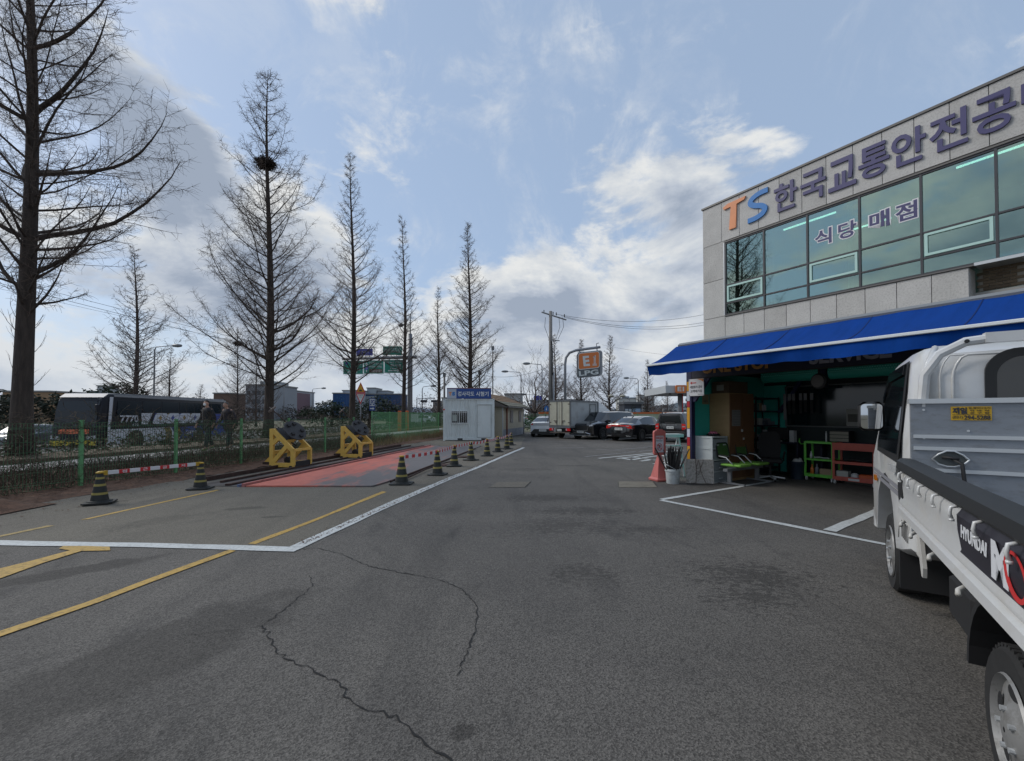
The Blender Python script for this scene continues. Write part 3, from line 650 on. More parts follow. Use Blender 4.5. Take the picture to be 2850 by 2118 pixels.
m = MB(); m.box(.06, .62, 3.26, 3.295, .05, 2.33); part('teal_back_panel', m, m_teal, BT)
for x0, x1 in ((.20, 1.58), (1.75, 7.3)):     # pale green curtain rolled up under the roof
    m = MB(); m.prism([(3.0 + .16 * cos(a), 2.56 + .17 * sin(a)) for a in [i * pi / 6 for i in range(12)]], x0, x1, 'x')
    part('rolled_curtain', m, bpy.data.materials.get('teal_curtain') or mat('teal_curtain', (.06, .55, .44), .5), BT, True, 40)
m = MB()
rr = random.Random(2)
for x0, x1 in ((.20, 1.58), (1.75, 7.3)):
    for r_ in range(3):
        for i in range(int((x1 - x0) / .045)):
            a = radians(150 + r_ * 16); cx, cy, cz = x0 + .02 + i * .045 + (.022 if r_ % 2 else 0), 3.0 + .163 * cos(a), 2.56 + .173 * sin(a)
            m.box(cx, cx + .02, cy - .003, cy, cz - .008, cz + .012)
o = part('curtain_dots', m, mat('pale_dots', (.30, .85, .75), .4), BT); o['kind'] = 'stuff'
m = MB(); m.box(.66, 7.2, 3.22, 3.29, 1.24, 1.27); m.box(.62, .66, 3.22, 3.29, 1.24, 2.28); m.box(.66, 7.2, 3.22, 3.29, 2.26, 2.29); part('back_window_frame', m, mat('dull_frame', (.10, .11, .11), .5), BT)
m = MB(); m.box(.66, 7.2, 3.245, 3.25, 1.27, 2.26); part('back_window_pane', m, mat('dark_glass', (.006, .016, .02), .08), BT)
# lettering under the awning edge
m_onel = mat('orange_sign_letter', (0.42, 0.20, 0.045), 0.6); m_servl = mat('pale_sign_letter', (0.30, 0.30, 0.34), 0.6)
text('sign_lettering', 'ONE STOP', m_onel, BT, (1.19, 0.0, 2.60), size=.3, extrude=.004, bold=.012, fit=(1.56, .26))
text('sign_lettering', 'SERVICE', m_servl, BT, (3.2, 0.0, 2.60), size=.3, extrude=.004, bold=.012, fit=(1.2, .26))
# direction board on the corner
m = MB(); m.box(.085, .47, -.03, -.018, 1.98, 2.37); SG = part('direction_board', m, mat('sign_white', (.62, .63, .66), .5), BT)
m = MB(); m.prism([(.30, 2.365), (.465, 2.365), (.465, 2.29), (.40, 2.33)], -.034, -.031, 'y'); part('board_corner', m, mat('sign_orange', (.55, .22, .08), .5), BT)
m_sred = mat('sign_red', (.48, .03, .03), .5); m_sblk = mat('sign_black', (.03, .03, .04), .6)
m = MB(); m.prism([(.12, 2.28), (.17, 2.315), (.17, 2.29), (.28, 2.29), (.28, 2.27), (.17, 2.27), (.17, 2.245)], -.034, -.031, 'y'); part('red_arrow', m, m_sred, BT)
text('board_lettering', '내압용기 검사', m_sblk, BT, (.275, -.034, 2.185), size=.06, extrude=.001, fit=(.30, .065))
text('board_lettering', '고객대기실', m_sblk, BT, (.275, -.034, 2.09), size=.06, extrude=.001, fit=(.30, .065))
text('board_lettering', '교통안전공단', m_sblk, BT, (.38, -.034, 2.015), size=.03, extrude=.001, fit=(.12, .018))
for cx, cz in ((.10, 2.355), (.455, 2.355), (.10, 1.995), (.455, 1.995)):
    m = MB(); m.lathe([(.008, -.036), (.008, -.03)], 8, (cx, 0, cz), 'y'); part('bolt', m, m_black, BT)
# paper notice on the teal side wall
m = MB(); m.box(.052, .055, .52, .78, 1.80, 2.04); part('paper_notice', m, mat('aged_paper', (.20, .19, .11), .8), BT)
text('notice_lettering', '외출중!', m_sblk, BT, (.057, .65, 1.87), rot=(pi / 2, 0, pi / 2), size=.06, extrude=.001, fit=(.17, .055))
# ------------------------------------------------------------------ awning
AW = thing('awning', 'long blue retractable canopy with a white front bar and a loose valance', 'awning', (4.1, 10.2, 0), YAW)
x0, x1 = -.16, BW + .2; NX = 46
m = MB(); m.prism([(-.14, 3.125), (.06, 3.125), (.06, 3.20), (-.10, 3.23), (-.16, 3.18)], x0 + .05, x1, 'x'); part('cassette', m, mat('grey_cassette', (.22, .23, .235), .45, .3), AW)
rr = random.Random(12); vs = []; fs = []; NY = 8
for i in range(NX + 1):
    x = x0 + (x1 - x0) * i / NX
    for j in range(NY + 1):
        t = j / NY; sag = .045 * sin(pi * t) * (1 + .25 * sin(x * 2.3)) + .006 * sin(x * 9 + t * 4)
        vs.append((x, -.15 - 1.0 * t, 3.15 - .49 * t - sag))
m = MB(); m.add(vs, [(i * (NY + 1) + j, (i + 1) * (NY + 1) + j, (i + 1) * (NY + 1) + j + 1, i * (NY + 1) + j + 1) for i in range(NX) for j in range(NY)])
part('canopy_fabric', m, m_awn, AW, True)
for xs_ in (1.1, 2.35, 3.6, 4.85, 6.1, 7.35):
    m = MB(); q = []
    for j in range(9):
        t = j / 8; sag = .045 * sin(pi * t) * (1 + .25 * sin(xs_ * 2.3)) + .006 * sin(xs_ * 9 + t * 4); q.append((xs_, -.15 - 1.0 * t, 3.153 - .49 * t - sag))
    m.tube(q, .008, 4); part('seam', m, mat('seam_blue', (0, .022, .12), .9) if xs_ == 1.1 else bpy.data.materials['seam_blue'], AW)
m = MB(); m.bbox(x0 - .02, x1, -1.20, -1.14, 2.625, 2.672, .008); part('front_bar', m, mat('bar_white', (.66, .68, .68), .4), AW)
m = MB(); vs = []; NV = 160
for i in range(NV + 1):
    x = x0 + (x1 - x0) * i / NV
    drop = .20 + .014 * sin(x * 2.1) + .008 * sin(x * 11) + (.02 if i == 0 else 0)
    for j in range(4):
        t = j / 3; vs.append((x, -1.165 + (.03 * sin(x * 2.6 + 1) + .018 * sin(x * 8.3) + (.05 if i < 6 else 0) * (1 - i / 6)) * t * 1.5, 2.626 - drop * t))
m.add(vs, [(i * 4 + j, (i + 1) * 4 + j, (i + 1) * 4 + j + 1, i * 4 + j + 1) for i in range(NV) for j in range(3)])
part('valance', m, m_awn, AW, True)
for xa in (1.2, 5.8):
    m = MB(); m.beam((xa, -.12, 3.04), (xa + .55, -.62, 2.84), .05); m.beam((xa + .55, -.62, 2.84), (xa, -1.12, 2.63), .04); part('folding_arm', m, m_alul, AW)

# ------------------------------------------------------------------ things in and around the booth
E1, D1 = Vector((.531, -.847, 0)), Vector((.847, .531, 0))
def bl(x, y, z=0): return tuple(Vector((4.1, 10.2, z)) + E1 * x + D1 * y)
def bt(name, label, cat, x, y, z=0, rz=0, group=None): return thing(name, label, cat, bl(x, y, z), YAW + rz, group)
m_wood = mat('laminate_wood', (0.28, 0.19, 0.09), 0.5, var=.12, vscale=2, stretch=(1, 1, 5))
m_woodd = mat('brown_door', (0.15, 0.075, 0.035), 0.5, var=.12, vscale=2)
T = bt('wooden_cabinet', 'tall brown two door cabinet with a paper list taped on its door', 'cabinet', .06, .80)
m = MB(); m.box(0, .50, 0, 1.02, 0, 2.06); part('carcass', m, m_wood, T)
for y0, y1 in ((.01, .505), (.515, 1.01)): m = MB(); m.box(.50, .518, y0, y1, .06, 2.04); part('door', m, m_woodd, T)
m = MB(); m.box(.519, .523, .08, .42, 1.28, 1.66); part('paper_list', m, mat('dim_paper', (.20, .20, .19), .8), T)
for i in range(9):
    m = MB(); m.box(.5235, .5245, .10, .40, 1.62 - i * .038, 1.625 - i * .038); part('printed_line', m, m_sblk, T)
m = MB(); m.box(.518, .54, .46, .50, 1.14, 1.20); m.box(.518, .54, .53, .56, .95, 1.0); part('lock', m, m_alul, T)
T = bt('storage_box', 'brown carton lying on top of the tall wooden cabinet', 'box', .1, .85, 2.062)
m = MB(); m.box(0, .42, 0, .8, 0, .28); part('carton', m, mat('carton_brown', (.09, .06, .035), .8), T)
m = MB(); m.box(.12, .30, -.004, -.001, .06, .2); part('carton_label', m, mat('label_grey', (.25, .25, .22), .8), T)
# white plastic drawer unit
m_pl = mat('white_plastic', (0.46, 0.50, 0.50), 0.35, dirt=.2, dcol=(.25, .25, .22), dscale=5); m_plg = mat('translucent_drawer', (0.26, 0.29, 0.30), 0.3)
T = bt('drawer_unit', 'white plastic drawer tower beside the striped corner post', 'drawers', .09, .16)
m = MB()
m.box(0, .46, .0, .02, 0, 1.05); m.box(0, .46, .56, .58, 0, 1.05); m.box(0, .02, .02, .56, 0, 1.05)
for z in (0, .24, .50, .76, 1.02): m.box(.02, .47, .02, .56, z, z + .03)
for xx in (0.0, .42): m.box(xx, xx + .045, -.012, 0, 0, 1.05)
for z in (.24, .50, .76, 1.01): m.box(.0, .46, -.014, -.001, z, z + .045)
part('frame', m, m_pl, T)
for z in (.035, .275, .535, .795):
    for y0, y1 in (((.03, .285), (.295, .55)) if z > .7 else ((.03, .55),)):
        m = MB(); m.box(.03, .462, y0, y1, z, z + .2); d_ = part('drawer', m, m_plg, T)
        m = MB(); m.box(.463, .485, (y0 + y1) / 2 - .05, (y0 + y1) / 2 + .05, z + .05, z + .075); part('drawer_handle', m, m_pl, d_)
T = bt('folded_cloth', 'pink and black cloth heaped on the white drawer tower', 'cloth', .33, .52, 1.052)
m = MB(); rr = random.Random(3)
m.lathe([(.02, 0), (.15, .01), (.14, .05), (.06, .065)], 12); part('black_cloth', m, m_black, T, True)
m = MB()
for i in range(9): 
    a = i * .7; m.tube([(.1 * cos(a), .08 * sin(a), .05), (.05 * cos(a + .5), .05 * sin(a + .5), .09), (.09 * cos(a + 1), .09 * sin(a + 1), .05)], .022, 5)
part('pink_cloth', m, mat('pink_cloth', (.42, .12, .18), .9), T, True)
# speckled slab with a chain
m_terr = mat('terrazzo_slab', (0.34, 0.32, 0.29), 0.8, var=.2, vscale=25, dirt=.8, dcol=(.13, .12, .10), dscale=22)
T = thing('stone_slab', 'speckled grey stone slab leaning below the striped post with a chain over it', 'slab', (4.20, 9.72, 0), radians(-14), rot=(radians(-8), 0, radians(-14)))
m = MB(); m.bbox(-.29, .29, -.015, .03, 0.01, .55, .006); part('slab', m, m_terr, T)
T = thing('rusty_chain', 'dark rusty chain hanging over the speckled stone slab', 'chain', (4.20, 9.68, 0), radians(-14), rot=(radians(-8), 0, radians(-14)))
def chain(pts, step=.022):
    out = []
    for a, b_ in zip(pts, pts[1:]):
        k = max(1, int(math.dist(a, b_) / step))
        out += [tuple(a[i] + (b_[i] - a[i]) * j / k for i in range(3)) for j in range(k)]
    return out + [pts[-1]]
for path in ([(-.11, -.02, .72), (-.10, -.02, .5), (-.09, -.02, .3), (-.09, -.02, .12), (-.11, -.02, .03), (-.2, -.03, .02)],
             [(-.09, -.02, .25), (-.05, -.02, .22), (-.02, -.02, .27), (.0, -.02, .36), (.04, -.02, .45), (.06, -.02, .53)],
             [(-.09, -.022, .35), (-.06, -.02, .48), (-.04, -.02, .53), (-.02, -.02, .45), (.0, -.02, .3), (.05, -.02, .14), (.1, -.03, .03), (.25, -.05, .015)]):
    m = MB(); c_ = chain(path)
    for i, p in enumerate(c_):
        q = c_[min(i + 1, len(c_) - 1)]
        d = (Vector(q) - Vector(p)); d = d.normalized() if d.length else Vector((0, 0, 1)); s_ = Vector((1, 0, 0)) if i % 2 else Vector((0, 1, 0)); s_ = s_ - d * s_.dot(d); s_.normalize()
        P = Vector(p); ring = [P + d * .016 * cos(a) + s_ * .009 * sin(a) for a in [j * pi / 3 for j in range(7)]]
        m.tube(ring, .0028, 4, False)
    part('chain_length', m, m_rust, T)
# bucket of wiper blades
T = thing('bucket', 'dirty white paint bucket with a wire handle beside the leaning slab', 'bucket', (3.63, 9.83, 0))
m = MB(); m.lathe([(.135, 0), (.14, .01), (.158, .27), (.172, .275), (.172, .30), (.165, .305), (.165, .33), (.150, .33), (.13, .02)], 24); part('pail', m, mat('dirty_white_plastic', (.47, .50, .50), .45, dirt=.6, dcol=(.20, .20, .19), dscale=9), T, True, 40)
m = MB(); m.tube([(-.17, -.02, .42), (-.12, -.14, .40), (0, -.175, .33), (.10, -.15, .28)], .004, 5); part('handle', m, m_alul, T, True)
m = MB(); m.tube([(-.175, -.02, .43), (-.13, -.13, .41)], .009, 6); part('grip', m, m_pl, T, True)
rr = random.Random(8)
m_rub = mat('wiper_rubber', (.014, .014, .015), .5); wm = []
for v in range(4):
    m = MB(); L = .62 + v * .05
    m.beam((0, 0, 0), (.012 * (v - 1), 0, L), .010, .022); m.beam((0, .008, .05), (0, .026, L * .5), .008, .012); m.beam((0, .026, L * .5), (.01, .008, L - .04), .008, .012); m.beam((-.003, -.012, 0), (.01, -.012, L), .004, .006)
    wm.append(m.mesh('wiper_blade', m_rub))
for i in range(38):
    a = rr.uniform(0, 2 * pi); r_ = rr.uniform(.01, .10); tilt = rr.uniform(.02, .36) * (r_ / .1 + .2)
    o = link('wiper_blade', wm[i % 4], None, (3.63 + r_ * .8 * cos(a), 9.83 + r_ * .8 * sin(a), .04 + rr.uniform(0, .05)))
    o.rotation_euler = (-tilt * sin(a), tilt * cos(a), rr.uniform(0, pi)) ; tag(o, 'worn black wiper blade in the bundle standing in the white bucket', 'wiper blade', 'wiper blades standing in the white bucket')
for (tx, ty) in ((.62, -.1), (-.50, -.1), (.45, -.25)):
    o = link('wiper_blade', wm[1], None, (3.63 + .11 * (1 if tx > 0 else -1), 9.80, .22)); o.rotation_euler = (ty, tx, .4); tag(o, 'worn black wiper blade in the bundle standing in the white bucket', 'wiper blade', 'wiper blades standing in the white bucket')
# no parking stand
m_redp = mat('faded_red_plastic', (0.50, 0.135, 0.12), 0.45, var=.12, vscale=5)
T = thing('no_parking_stand', 'faded red plastic stand with a white no parking notice beside the bucket', 'sign', (3.46, 10.22, 0), radians(16), scale=(.86, .86, 1))
m = MB()
sq = lambda h, z: [(-h, -h, z), (h, -h, z), (h, h, z), (-h, h, z)]
vs = sq(.20, 0.01) + sq(.21, .05) + sq(.165, .09) + sq(.045, .56) + sq(.04, .62)
m.add(vs, [(3, 2, 1, 0), (16, 17, 18, 19)] + [(k * 4 + i, k * 4 + (i + 1) % 4, k * 4 + 4 + (i + 1) % 4, k * 4 + 4 + i) for k in range(4) for i in range(4)])
part('cone_foot', m, m_redp, T)
def rrect(w, h, r, cx=0, cz=0, n=4): return [(cx + sx * (w / 2 - r) + r * cos(a), cz + sz * (h / 2 - r) + r * sin(a)) for sx, sz, a0 in ((1, 1, 0), (-1, 1, pi / 2), (-1, -1, pi), (1, -1, 1.5 * pi)) for a in [a0 + pi / 2 * k / n for k in range(n + 1)]]
def ring_prism(mb, outer, inner, a, b_, axis='y'):
    n = len(outer)
    P = lambda p, t: (p[0], t, p[1])
    vs = [P(p, a) for p in outer] + [P(p, a) for p in inner] + [P(p, b_) for p in outer] + [P(p, b_) for p in inner]; fs = []
    for i in range(n):
        j = (i + 1) % n; fs += [(i, j, n + j, n + i), (2 * n + i, 3 * n + i, 3 * n + j, 2 * n + j), (i, 2 * n + i, 2 * n + j, j), (n + i, n + j, 3 * n + j, 3 * n + i)]
    mb.add(vs, fs)
m = MB(); ring_prism(m, rrect(.36, .58, .06, 0, .89), rrect(.26, .40, .01, 0, .86), -.035, .035); m.box(-.135, .135, .0, .03, .655, 1.065); part('plate_surround', m, m_redp, T)
m = MB(); ring_prism(m, rrect(.20, .08, .02, 0, 1.165), rrect(.15, .035, .01, 0, 1.165), -.03, .03); part('carry_handle', m, m_redp, T)
m = MB(); m.box(-.127, .127, -.012, -.002, .665, 1.055); part('notice', m, bpy.data.materials['sign_white'], T)
text('notice_lettering', '주차금지', m_sred, T, (0, -.014, 1.0), size=.06, extrude=.001, bold=.002, fit=(.21, .07))
text('notice_lettering', '협조 부탁드립니다', m_sblk, T, (0, -.014, .935), size=.03, extrude=.001, fit=(.19, .028))
m = MB(); ring_prism(m, [(.085 * cos(a), .79 + .085 * sin(a)) for a in [i * pi / 14 for i in range(28)]], [(.069 * cos(a), .79 + .069 * sin(a)) for a in [i * pi / 14 for i in range(28)]], -.016, -.013); m.beam((-.052, -.0165, .842), (.052, -.0165, .738), .003, .014); part('prohibition_ring', m, m_sred, T)
text('letter_p', 'P', m_sblk, T, (0, -.0138, .79), size=.1, extrude=.0006, bold=.003, fit=(.065, .10))
# folding ladder behind
T = thing('step_ladder', 'white folding step ladder standing behind the bucket beside the striped post', 'ladder', (4.05, 11.05, 0), radians(10))
m = MB(); 
for sx in (-.24, .24): m.beam((sx, -.18, 0), (sx * .85, 0, .98), .025, .05); m.beam((sx, .45, 0), (sx * .85, .06, .98), .02, .03)
part('frame', m, m_whitep, T)
for k, z in enumerate((.25, .5, .75)): m = MB(); m.box(-.23, .23, -.22 + .17 * z * 1.2, -.06 + .17 * z * 1.2, z, z + .03); part('step', m, m_whitep, T)
m = MB(); m.box(-.26, .26, -.14, .16, .98, 1.06); part('top_tray', m, m_whitep, T)
# green seats on a beam
m_grn = mat('lime_fabric', (0.16, 0.36, 0.055), 0.8, var=.1, vscale=20); m_dgrn = mat('green_mesh_back', (0.055, 0.135, 0.035), 0.6)
T = bt('beam_seating', 'two lime green seats with mesh backs sharing one grey metal beam', 'bench', .86, .86)
m = MB(); m.box(-.05, .05, -.72, .72, .30, .36); part('beam', m, mat('grey_metal', (.24, .25, .26), .4, .5), T)
mg = bpy.data.materials['grey_metal']
for y in (-.55, .55):
    m = MB(); m.box(-.04, .04, y - .03, y + .03, .05, .30); m.beam((-.24, y, .03), (.34, y, .03), .06, .03); m.beam((.0, y, .045), (.3, y, .025), .05, .03); part('leg', m, mg, T)
for y in (-.37, .37):
    m = MB(); m.bbox(-.20, .27, y - .23, y + .23, .40, .455, .02); s_ = part('seat', m, m_grn, T)
    m = MB(); m.beam((-.02, y - .1, .38), (.1, y - .1, .38), .03); m.box(-.1, .1, y - .12, y + .12, .36, .399); part('seat_bracket', m, mg, T)
    m = MB(); ring = [(-.27 + .03 * sin(b_ * 1.0), y + a, z) for a, z, b_ in [(p[0], p[1] + .73, 0) for p in rrect(.44, .34, .08)]]
    ring = [(-.24 - (z - .55) * .18, yy, z) for (_, yy, z) in ring]; m.tube(ring + [ring[0]], .014, 6, False); bf = part('back_frame', m, m_black, T, True)
    m = MB(); m.poly([tuple(p) for p in ring]); part('mesh_back', m, m_dgrn, bf)
    for s2 in (-.24, .24):
        m = MB(); m.tube([(-.22, y + s2, .62), (-.05, y + s2, .60), (.10, y + s2 , .46)], .012, 6); part('armrest', m, m_whitep, T, True)
        m = MB(); m.beam((-.20, y + s2, .645), (.04, y + s2, .625), .04, .02); part('arm_pad', m, m_black, T)
# office chair
T = bt('office_chair', 'black high back swivel chair in the dark of the booth', 'chair', .98, 1.75, 0, .5)
m = MB()
for k in range(5): a = k * 2 * pi / 5; m.beam((0, 0, .1), (.30 * cos(a), .30 * sin(a), .07), .05, .03)
part('star_base', m, m_alul, T)
for k in range(5): a = k * 2 * pi / 5; m = MB(); m.lathe([(.03, -.02), (.03, .02)], 10, (.3 * cos(a), .3 * sin(a), .03), 'x'); part('caster', m, m_black, T)
m = MB(); m.tube([(0, 0, .08), (0, 0, .42)], .03, 8); part('column', m, m_black, T)
m_cfab = mat('chair_leather', (.008, .008, .009), .8)
m = MB(); m.bbox(-.25, .25, -.24, .26, .42, .52, .03); part('seat', m, m_cfab, T)
m = MB(); vs = []
for i, z in enumerate((.5, .65, .8, .95, 1.08, 1.14)):
    w = (.20, .23, .24, .23, .20, .14)[i]; yb = .24 + .05 * sin(i) * .5 + i * .02
    for x, dy_ in ((-w, -.03), (-w * .5, 0), (w * .5, 0), (w, -.03), (w, .04), (-w, .04)): vs.append((x, yb + dy_, z))
m.add(vs, [(k * 6 + i, k * 6 + (i + 1) % 6, k * 6 + 6 + (i + 1) % 6, k * 6 + 6 + i) for k in range(5) for i in range(6)] + [tuple(range(5, -1, -1)), tuple(range(30, 36))]); part('backrest', m, m_cfab, T, True, 50)
for s in (-1, 1): m = MB(); m.tube([(s * .27, .15, .5), (s * .30, .12, .68), (s * .30, -.12, .68), (s * .27, -.1, .48)], .018, 6); part('armrest', m, m_black, T, True)
# steel shelf with odds and ends
T = bt('metal_shelf', 'dark metal shelf crowded with tools at the back left of the booth', 'shelf', .08, 2.0)
m = MB()
for x in (0, .42):
    for y in (0, 1.1): m.box(x, x + .03, y, y + .03, 0, 2.0)
part('upright', m, m_black, T)
for z in (.15, .55, .92, 1.25, 1.62, 1.95): m = MB(); m.box(0, .45, 0, 1.13, z, z + .03); part('shelf_board', m, m_bdark, T)
rr = random.Random(31); cols = [(.06, .08, .10), (.16, .18, .20), (.34, .36, .33), (.08, .20, .18), (.05, .05, .05), (.26, .20, .12), (.48, .50, .50)]
mcs = [mat('oddment_%s' % nme, c, .6) for nme, c in zip(('slate', 'grey', 'pale', 'teal', 'black', 'tan', 'white'), cols)]
nm_ = ['carton', 'tool_case', 'paper_pack', 'spray_can', 'folder']
for z in (.18, .58, .95, 1.28, 1.65):
    y = 2.08
    while y < 3.1:
        w = rr.uniform(.06, .2); h = rr.uniform(.08, .28); nmx = rr.choice(nm_); mt = rr.choice(mcs)
        m = MB(); 
        if nmx == 'spray_can': w = .07; m.lathe([(.03, 0), (.032, .01), (.032, h * .8), (.012, h * .9), (.012, h)], 10, (.035, .035, 0))
        elif nmx == 'tool_case': m.bbox(0, .28, 0, w, 0, h * .7, .012); m.box(.1, .18, w * .4, w * .6, h * .7, h * .7 + .02)
        else: m.box(0, .25, 0, w, 0, h)
        o = part(nmx, m, mt, None, loc=bl(.12, y - .05, z), rot=(0, 0, YAW)); tag(o, '%s on the %s board of the dark metal shelf' % ({'carton': 'small carton', 'tool_case': 'flat tool case', 'paper_pack': 'pack of paper', 'spray_can': 'spray can', 'folder': 'upright folder'}[nmx], {.18: 'lowest', .58: 'second lowest', .95: 'middle', 1.28: 'second highest', 1.65: 'highest stocked'}[z]), nmx.replace('_', ' '), 'clutter on the dark metal shelf'); y += w + rr.uniform(.02, .12)
# desk with monitor-like case
T = bt('desk_terminal', 'dark control desk with two pale side speakers behind the swivel chair', 'desk', .25, 2.72)
m = MB(); m.box(-.1, .9, 0, .45, .82, .86); m.box(-.1, -.06, 0, .45, 0, .82); m.box(.86, .9, 0, .45, 0, .82); part('desk_top', m, m_bdark, T)
m = MB(); m.bbox(.12, .62, .1, .25, .92, 1.22, .01); m.box(.3, .45, .12, .22, .861, .92); part('screen', m, m_black, T)
for x in (0, .66): m = MB(); m.box(x, x + .10, .1, .25, .861, 1.15); part('side_speaker', m, mcs[6], T)
m = MB(); m.box(.2, .5, .0, .09, .861, .90); part('paper_tray', m, mcs[2], T)
# waste bin
T = bt('waste_bin', 'dark blue waste bin with a crumpled white bag inside', 'bin', 1.23, 2.5)
m = MB(); m.lathe([(.13, 0), (.165, .40), (.175, .41), (.175, .43), (.15, .42), (.12, .05)], 18); part('tub', m, mat('bin_blue', (.012, .022, .04), .5), T, True, 40)
m = MB(); rr = random.Random(6)
for i in range(8): a = i * .8; m.tube([(.1 * cos(a), .1 * sin(a), .40), (.07 * cos(a + .6), .07 * sin(a + .6), .44 + rr.uniform(0, .06)), (.03, .02, .42)], .03, 5)
part('bag', m, mcs[6], T, True)
# trolleys
def trolley(name, label, w, d_, h, mt, x, y, rz, shelves, g=None):
    T = bt(name, label, 'trolley', x, y, 0, rz, g)
    for sx in (0, w - .045):
        for sy in (0, d_ - .03): m = MB(); m.box(sx, sx + .045, sy, sy + .03, .10, h); part('corner_post', m, mt, T)
    for z, t in shelves: m = MB(); m.box(.046, w - .046, .002, d_ - .002, z, z + .02); m.box(.046, w - .046, -.004, .008, z - t / 2, z + t / 2); m.box(.01, .035, .031, d_ - .031, z - t / 2, z + t / 2); part('shelf', m, mt, T)
    for sx in (.04, w - .04):
        for sy in (.03, d_ - .05):
            m = MB(); m.lathe([(.048, -.012), (.048, .012)], 14, (sx, sy, .048), 'x'); wh = part('caster', m, mcs[6], T)
            m = MB(); m.box(sx - .018, sx + .018, sy - .02, sy + .02, .055, .10); part('caster_fork', m, m_alul, wh)
    return T
m_cg = mat('green_trolley_paint', (0.10, 0.42, 0.045), .45, var=.1, vscale=6); m_cr = mat('red_trolley_paint', (0.40, 0.075, 0.05), .5, var=.15, vscale=6)
G1 = trolley('tool_trolley', 'bright green open tool trolley on casters with bottles on its shelves', .60, .42, .91, m_cg, 1.38, 2.50, .03, [(.90, .05), (.50, .04), (.13, .07)])
m = MB(); m.tube([(0, .1, .86), (-.10, .1, .84), (-.14, .1, .90), (-.13, .1, .98)], .014, 6); part('push_handle', m, m_cg, G1, True)
G2 = trolley('tool_trolley', 'wide brick red workshop trolley with a deep top tray, right of the green one', .78, .46, .92, m_cr, 1.98, 2.45, .03, [(.84, .16), (.48, .06), (.13, .09)])
m = MB(); m.box(.3, .5, -.008, -.0045, .10, .15); part('asset_label', m, mcs[6], G2)
def small(nme, lab, cat, mb, mt, x, y, z, sm=False, rz=0):
    o = part(nme, mb, mt, None, sm, loc=bl(x, y, z), rot=(0, 0, YAW + rz)); tag(o, lab, cat); return o
def bottle(r_, h): m = MB(); m.lathe([(r_, 0), (r_, h * .6), (r_ * .5, h * .75), (r_ * .4, h * .78), (r_ * .4, h)], 12); return m
small('spray_bottle', 'orange and yellow bottle at the left of the green trolley bottom shelf', 'bottle', bottle(.04, .22), mat('bottle_orange', (.50, .16, .03), .4), 1.50, 2.62, .152, True)
small('spray_bottle', 'dark bottle beside the orange one on the green trolley', 'bottle', bottle(.04, .24), mcs[1], 1.60, 2.62, .152, True)
small('spray_bottle', 'small clear bottle on the middle shelf of the green trolley', 'bottle', bottle(.025, .16), mcs[6], 1.49, 2.60, .522, True)
m = MB(); m.box(0, .24, 0, .16, 0, .14); small('carton', 'tan carton on the bottom shelf of the green trolley', 'box', m, mcs[5], 1.68, 2.56, .152, rz=.06)
m = MB(); m.tube([(0, 0, .02), (.1, .05, .03), (.2, 0, .02), (.3, .04, .02)], .012, 6); small('tool_roll', 'pale tools lying on the middle shelf of the green trolley', 'tools', m, mcs[6], 1.55, 2.6, .522)
m = MB(); m.box(0, .22, 0, .16, 0, .14); small('carton', 'cream carton at the left of the red trolley bottom shelf', 'box', m, mcs[2], 2.03, 2.52, .152)
m = MB(); m.lathe([(.02, 0), (.08, .02), (.07, .08), (.03, .11)], 9); small('rag', 'crumpled white rag on the bottom shelf of the red trolley', 'rag', m, mcs[6], 2.36, 2.58, .152, True)
m = MB(); m.bbox(0, .26, 0, .16, 0, .10, .015); small('tool_case', 'orange case on the bottom shelf of the red trolley', 'case', m, mat('case_orange', (.45, .08, .02), .4), 2.45, 2.5, .152)
m = MB(); m.tube([(0, 0, .03), (.15, .05, .05), (.3, .0, .04), (.5, .04, .04)], .03, 7); small('hose', 'bundled dark hose on the middle shelf of the red trolley', 'hose', m, m_black, 2.15, 2.6, .50, True)
T = bt('work_bench', 'dark work bench behind the green and red trolleys', 'bench', 1.5, 2.9)
m = MB(); m.box(0, 1.8, 0, .33, .86, .91); part('bench_top', m, m_bdark, T)
for x in (.03, 1.72): m = MB(); m.box(x, x + .05, .05, .28, 0, .86); part('leg', m, m_bdark, T)
T = bt('drawer_box', 'small cream three drawer box behind the two trolleys', 'box', 1.74, 2.92, .91)
m = MB(); m.box(0, .40, 0, .25, 0, .26); part('case', m, m_black, T)
for z in (.015, .095, .175): m = MB(); m.box(.015, .385, -.01, -.001, z, z + .068); part('drawer', m, mat('cream_drawer', (.26, .25, .20), .5) if 'cream_drawer' not in bpy.data.materials else bpy.data.materials['cream_drawer'], T)
m = MB(); m.lathe([(.018, 0), (.018, .2), (.012, .21), (.012, .25)], 10); small('torch', 'white stick lamp standing upright on the green trolley', 'lamp', m, mcs[6], 1.80, 2.62, .915, True)
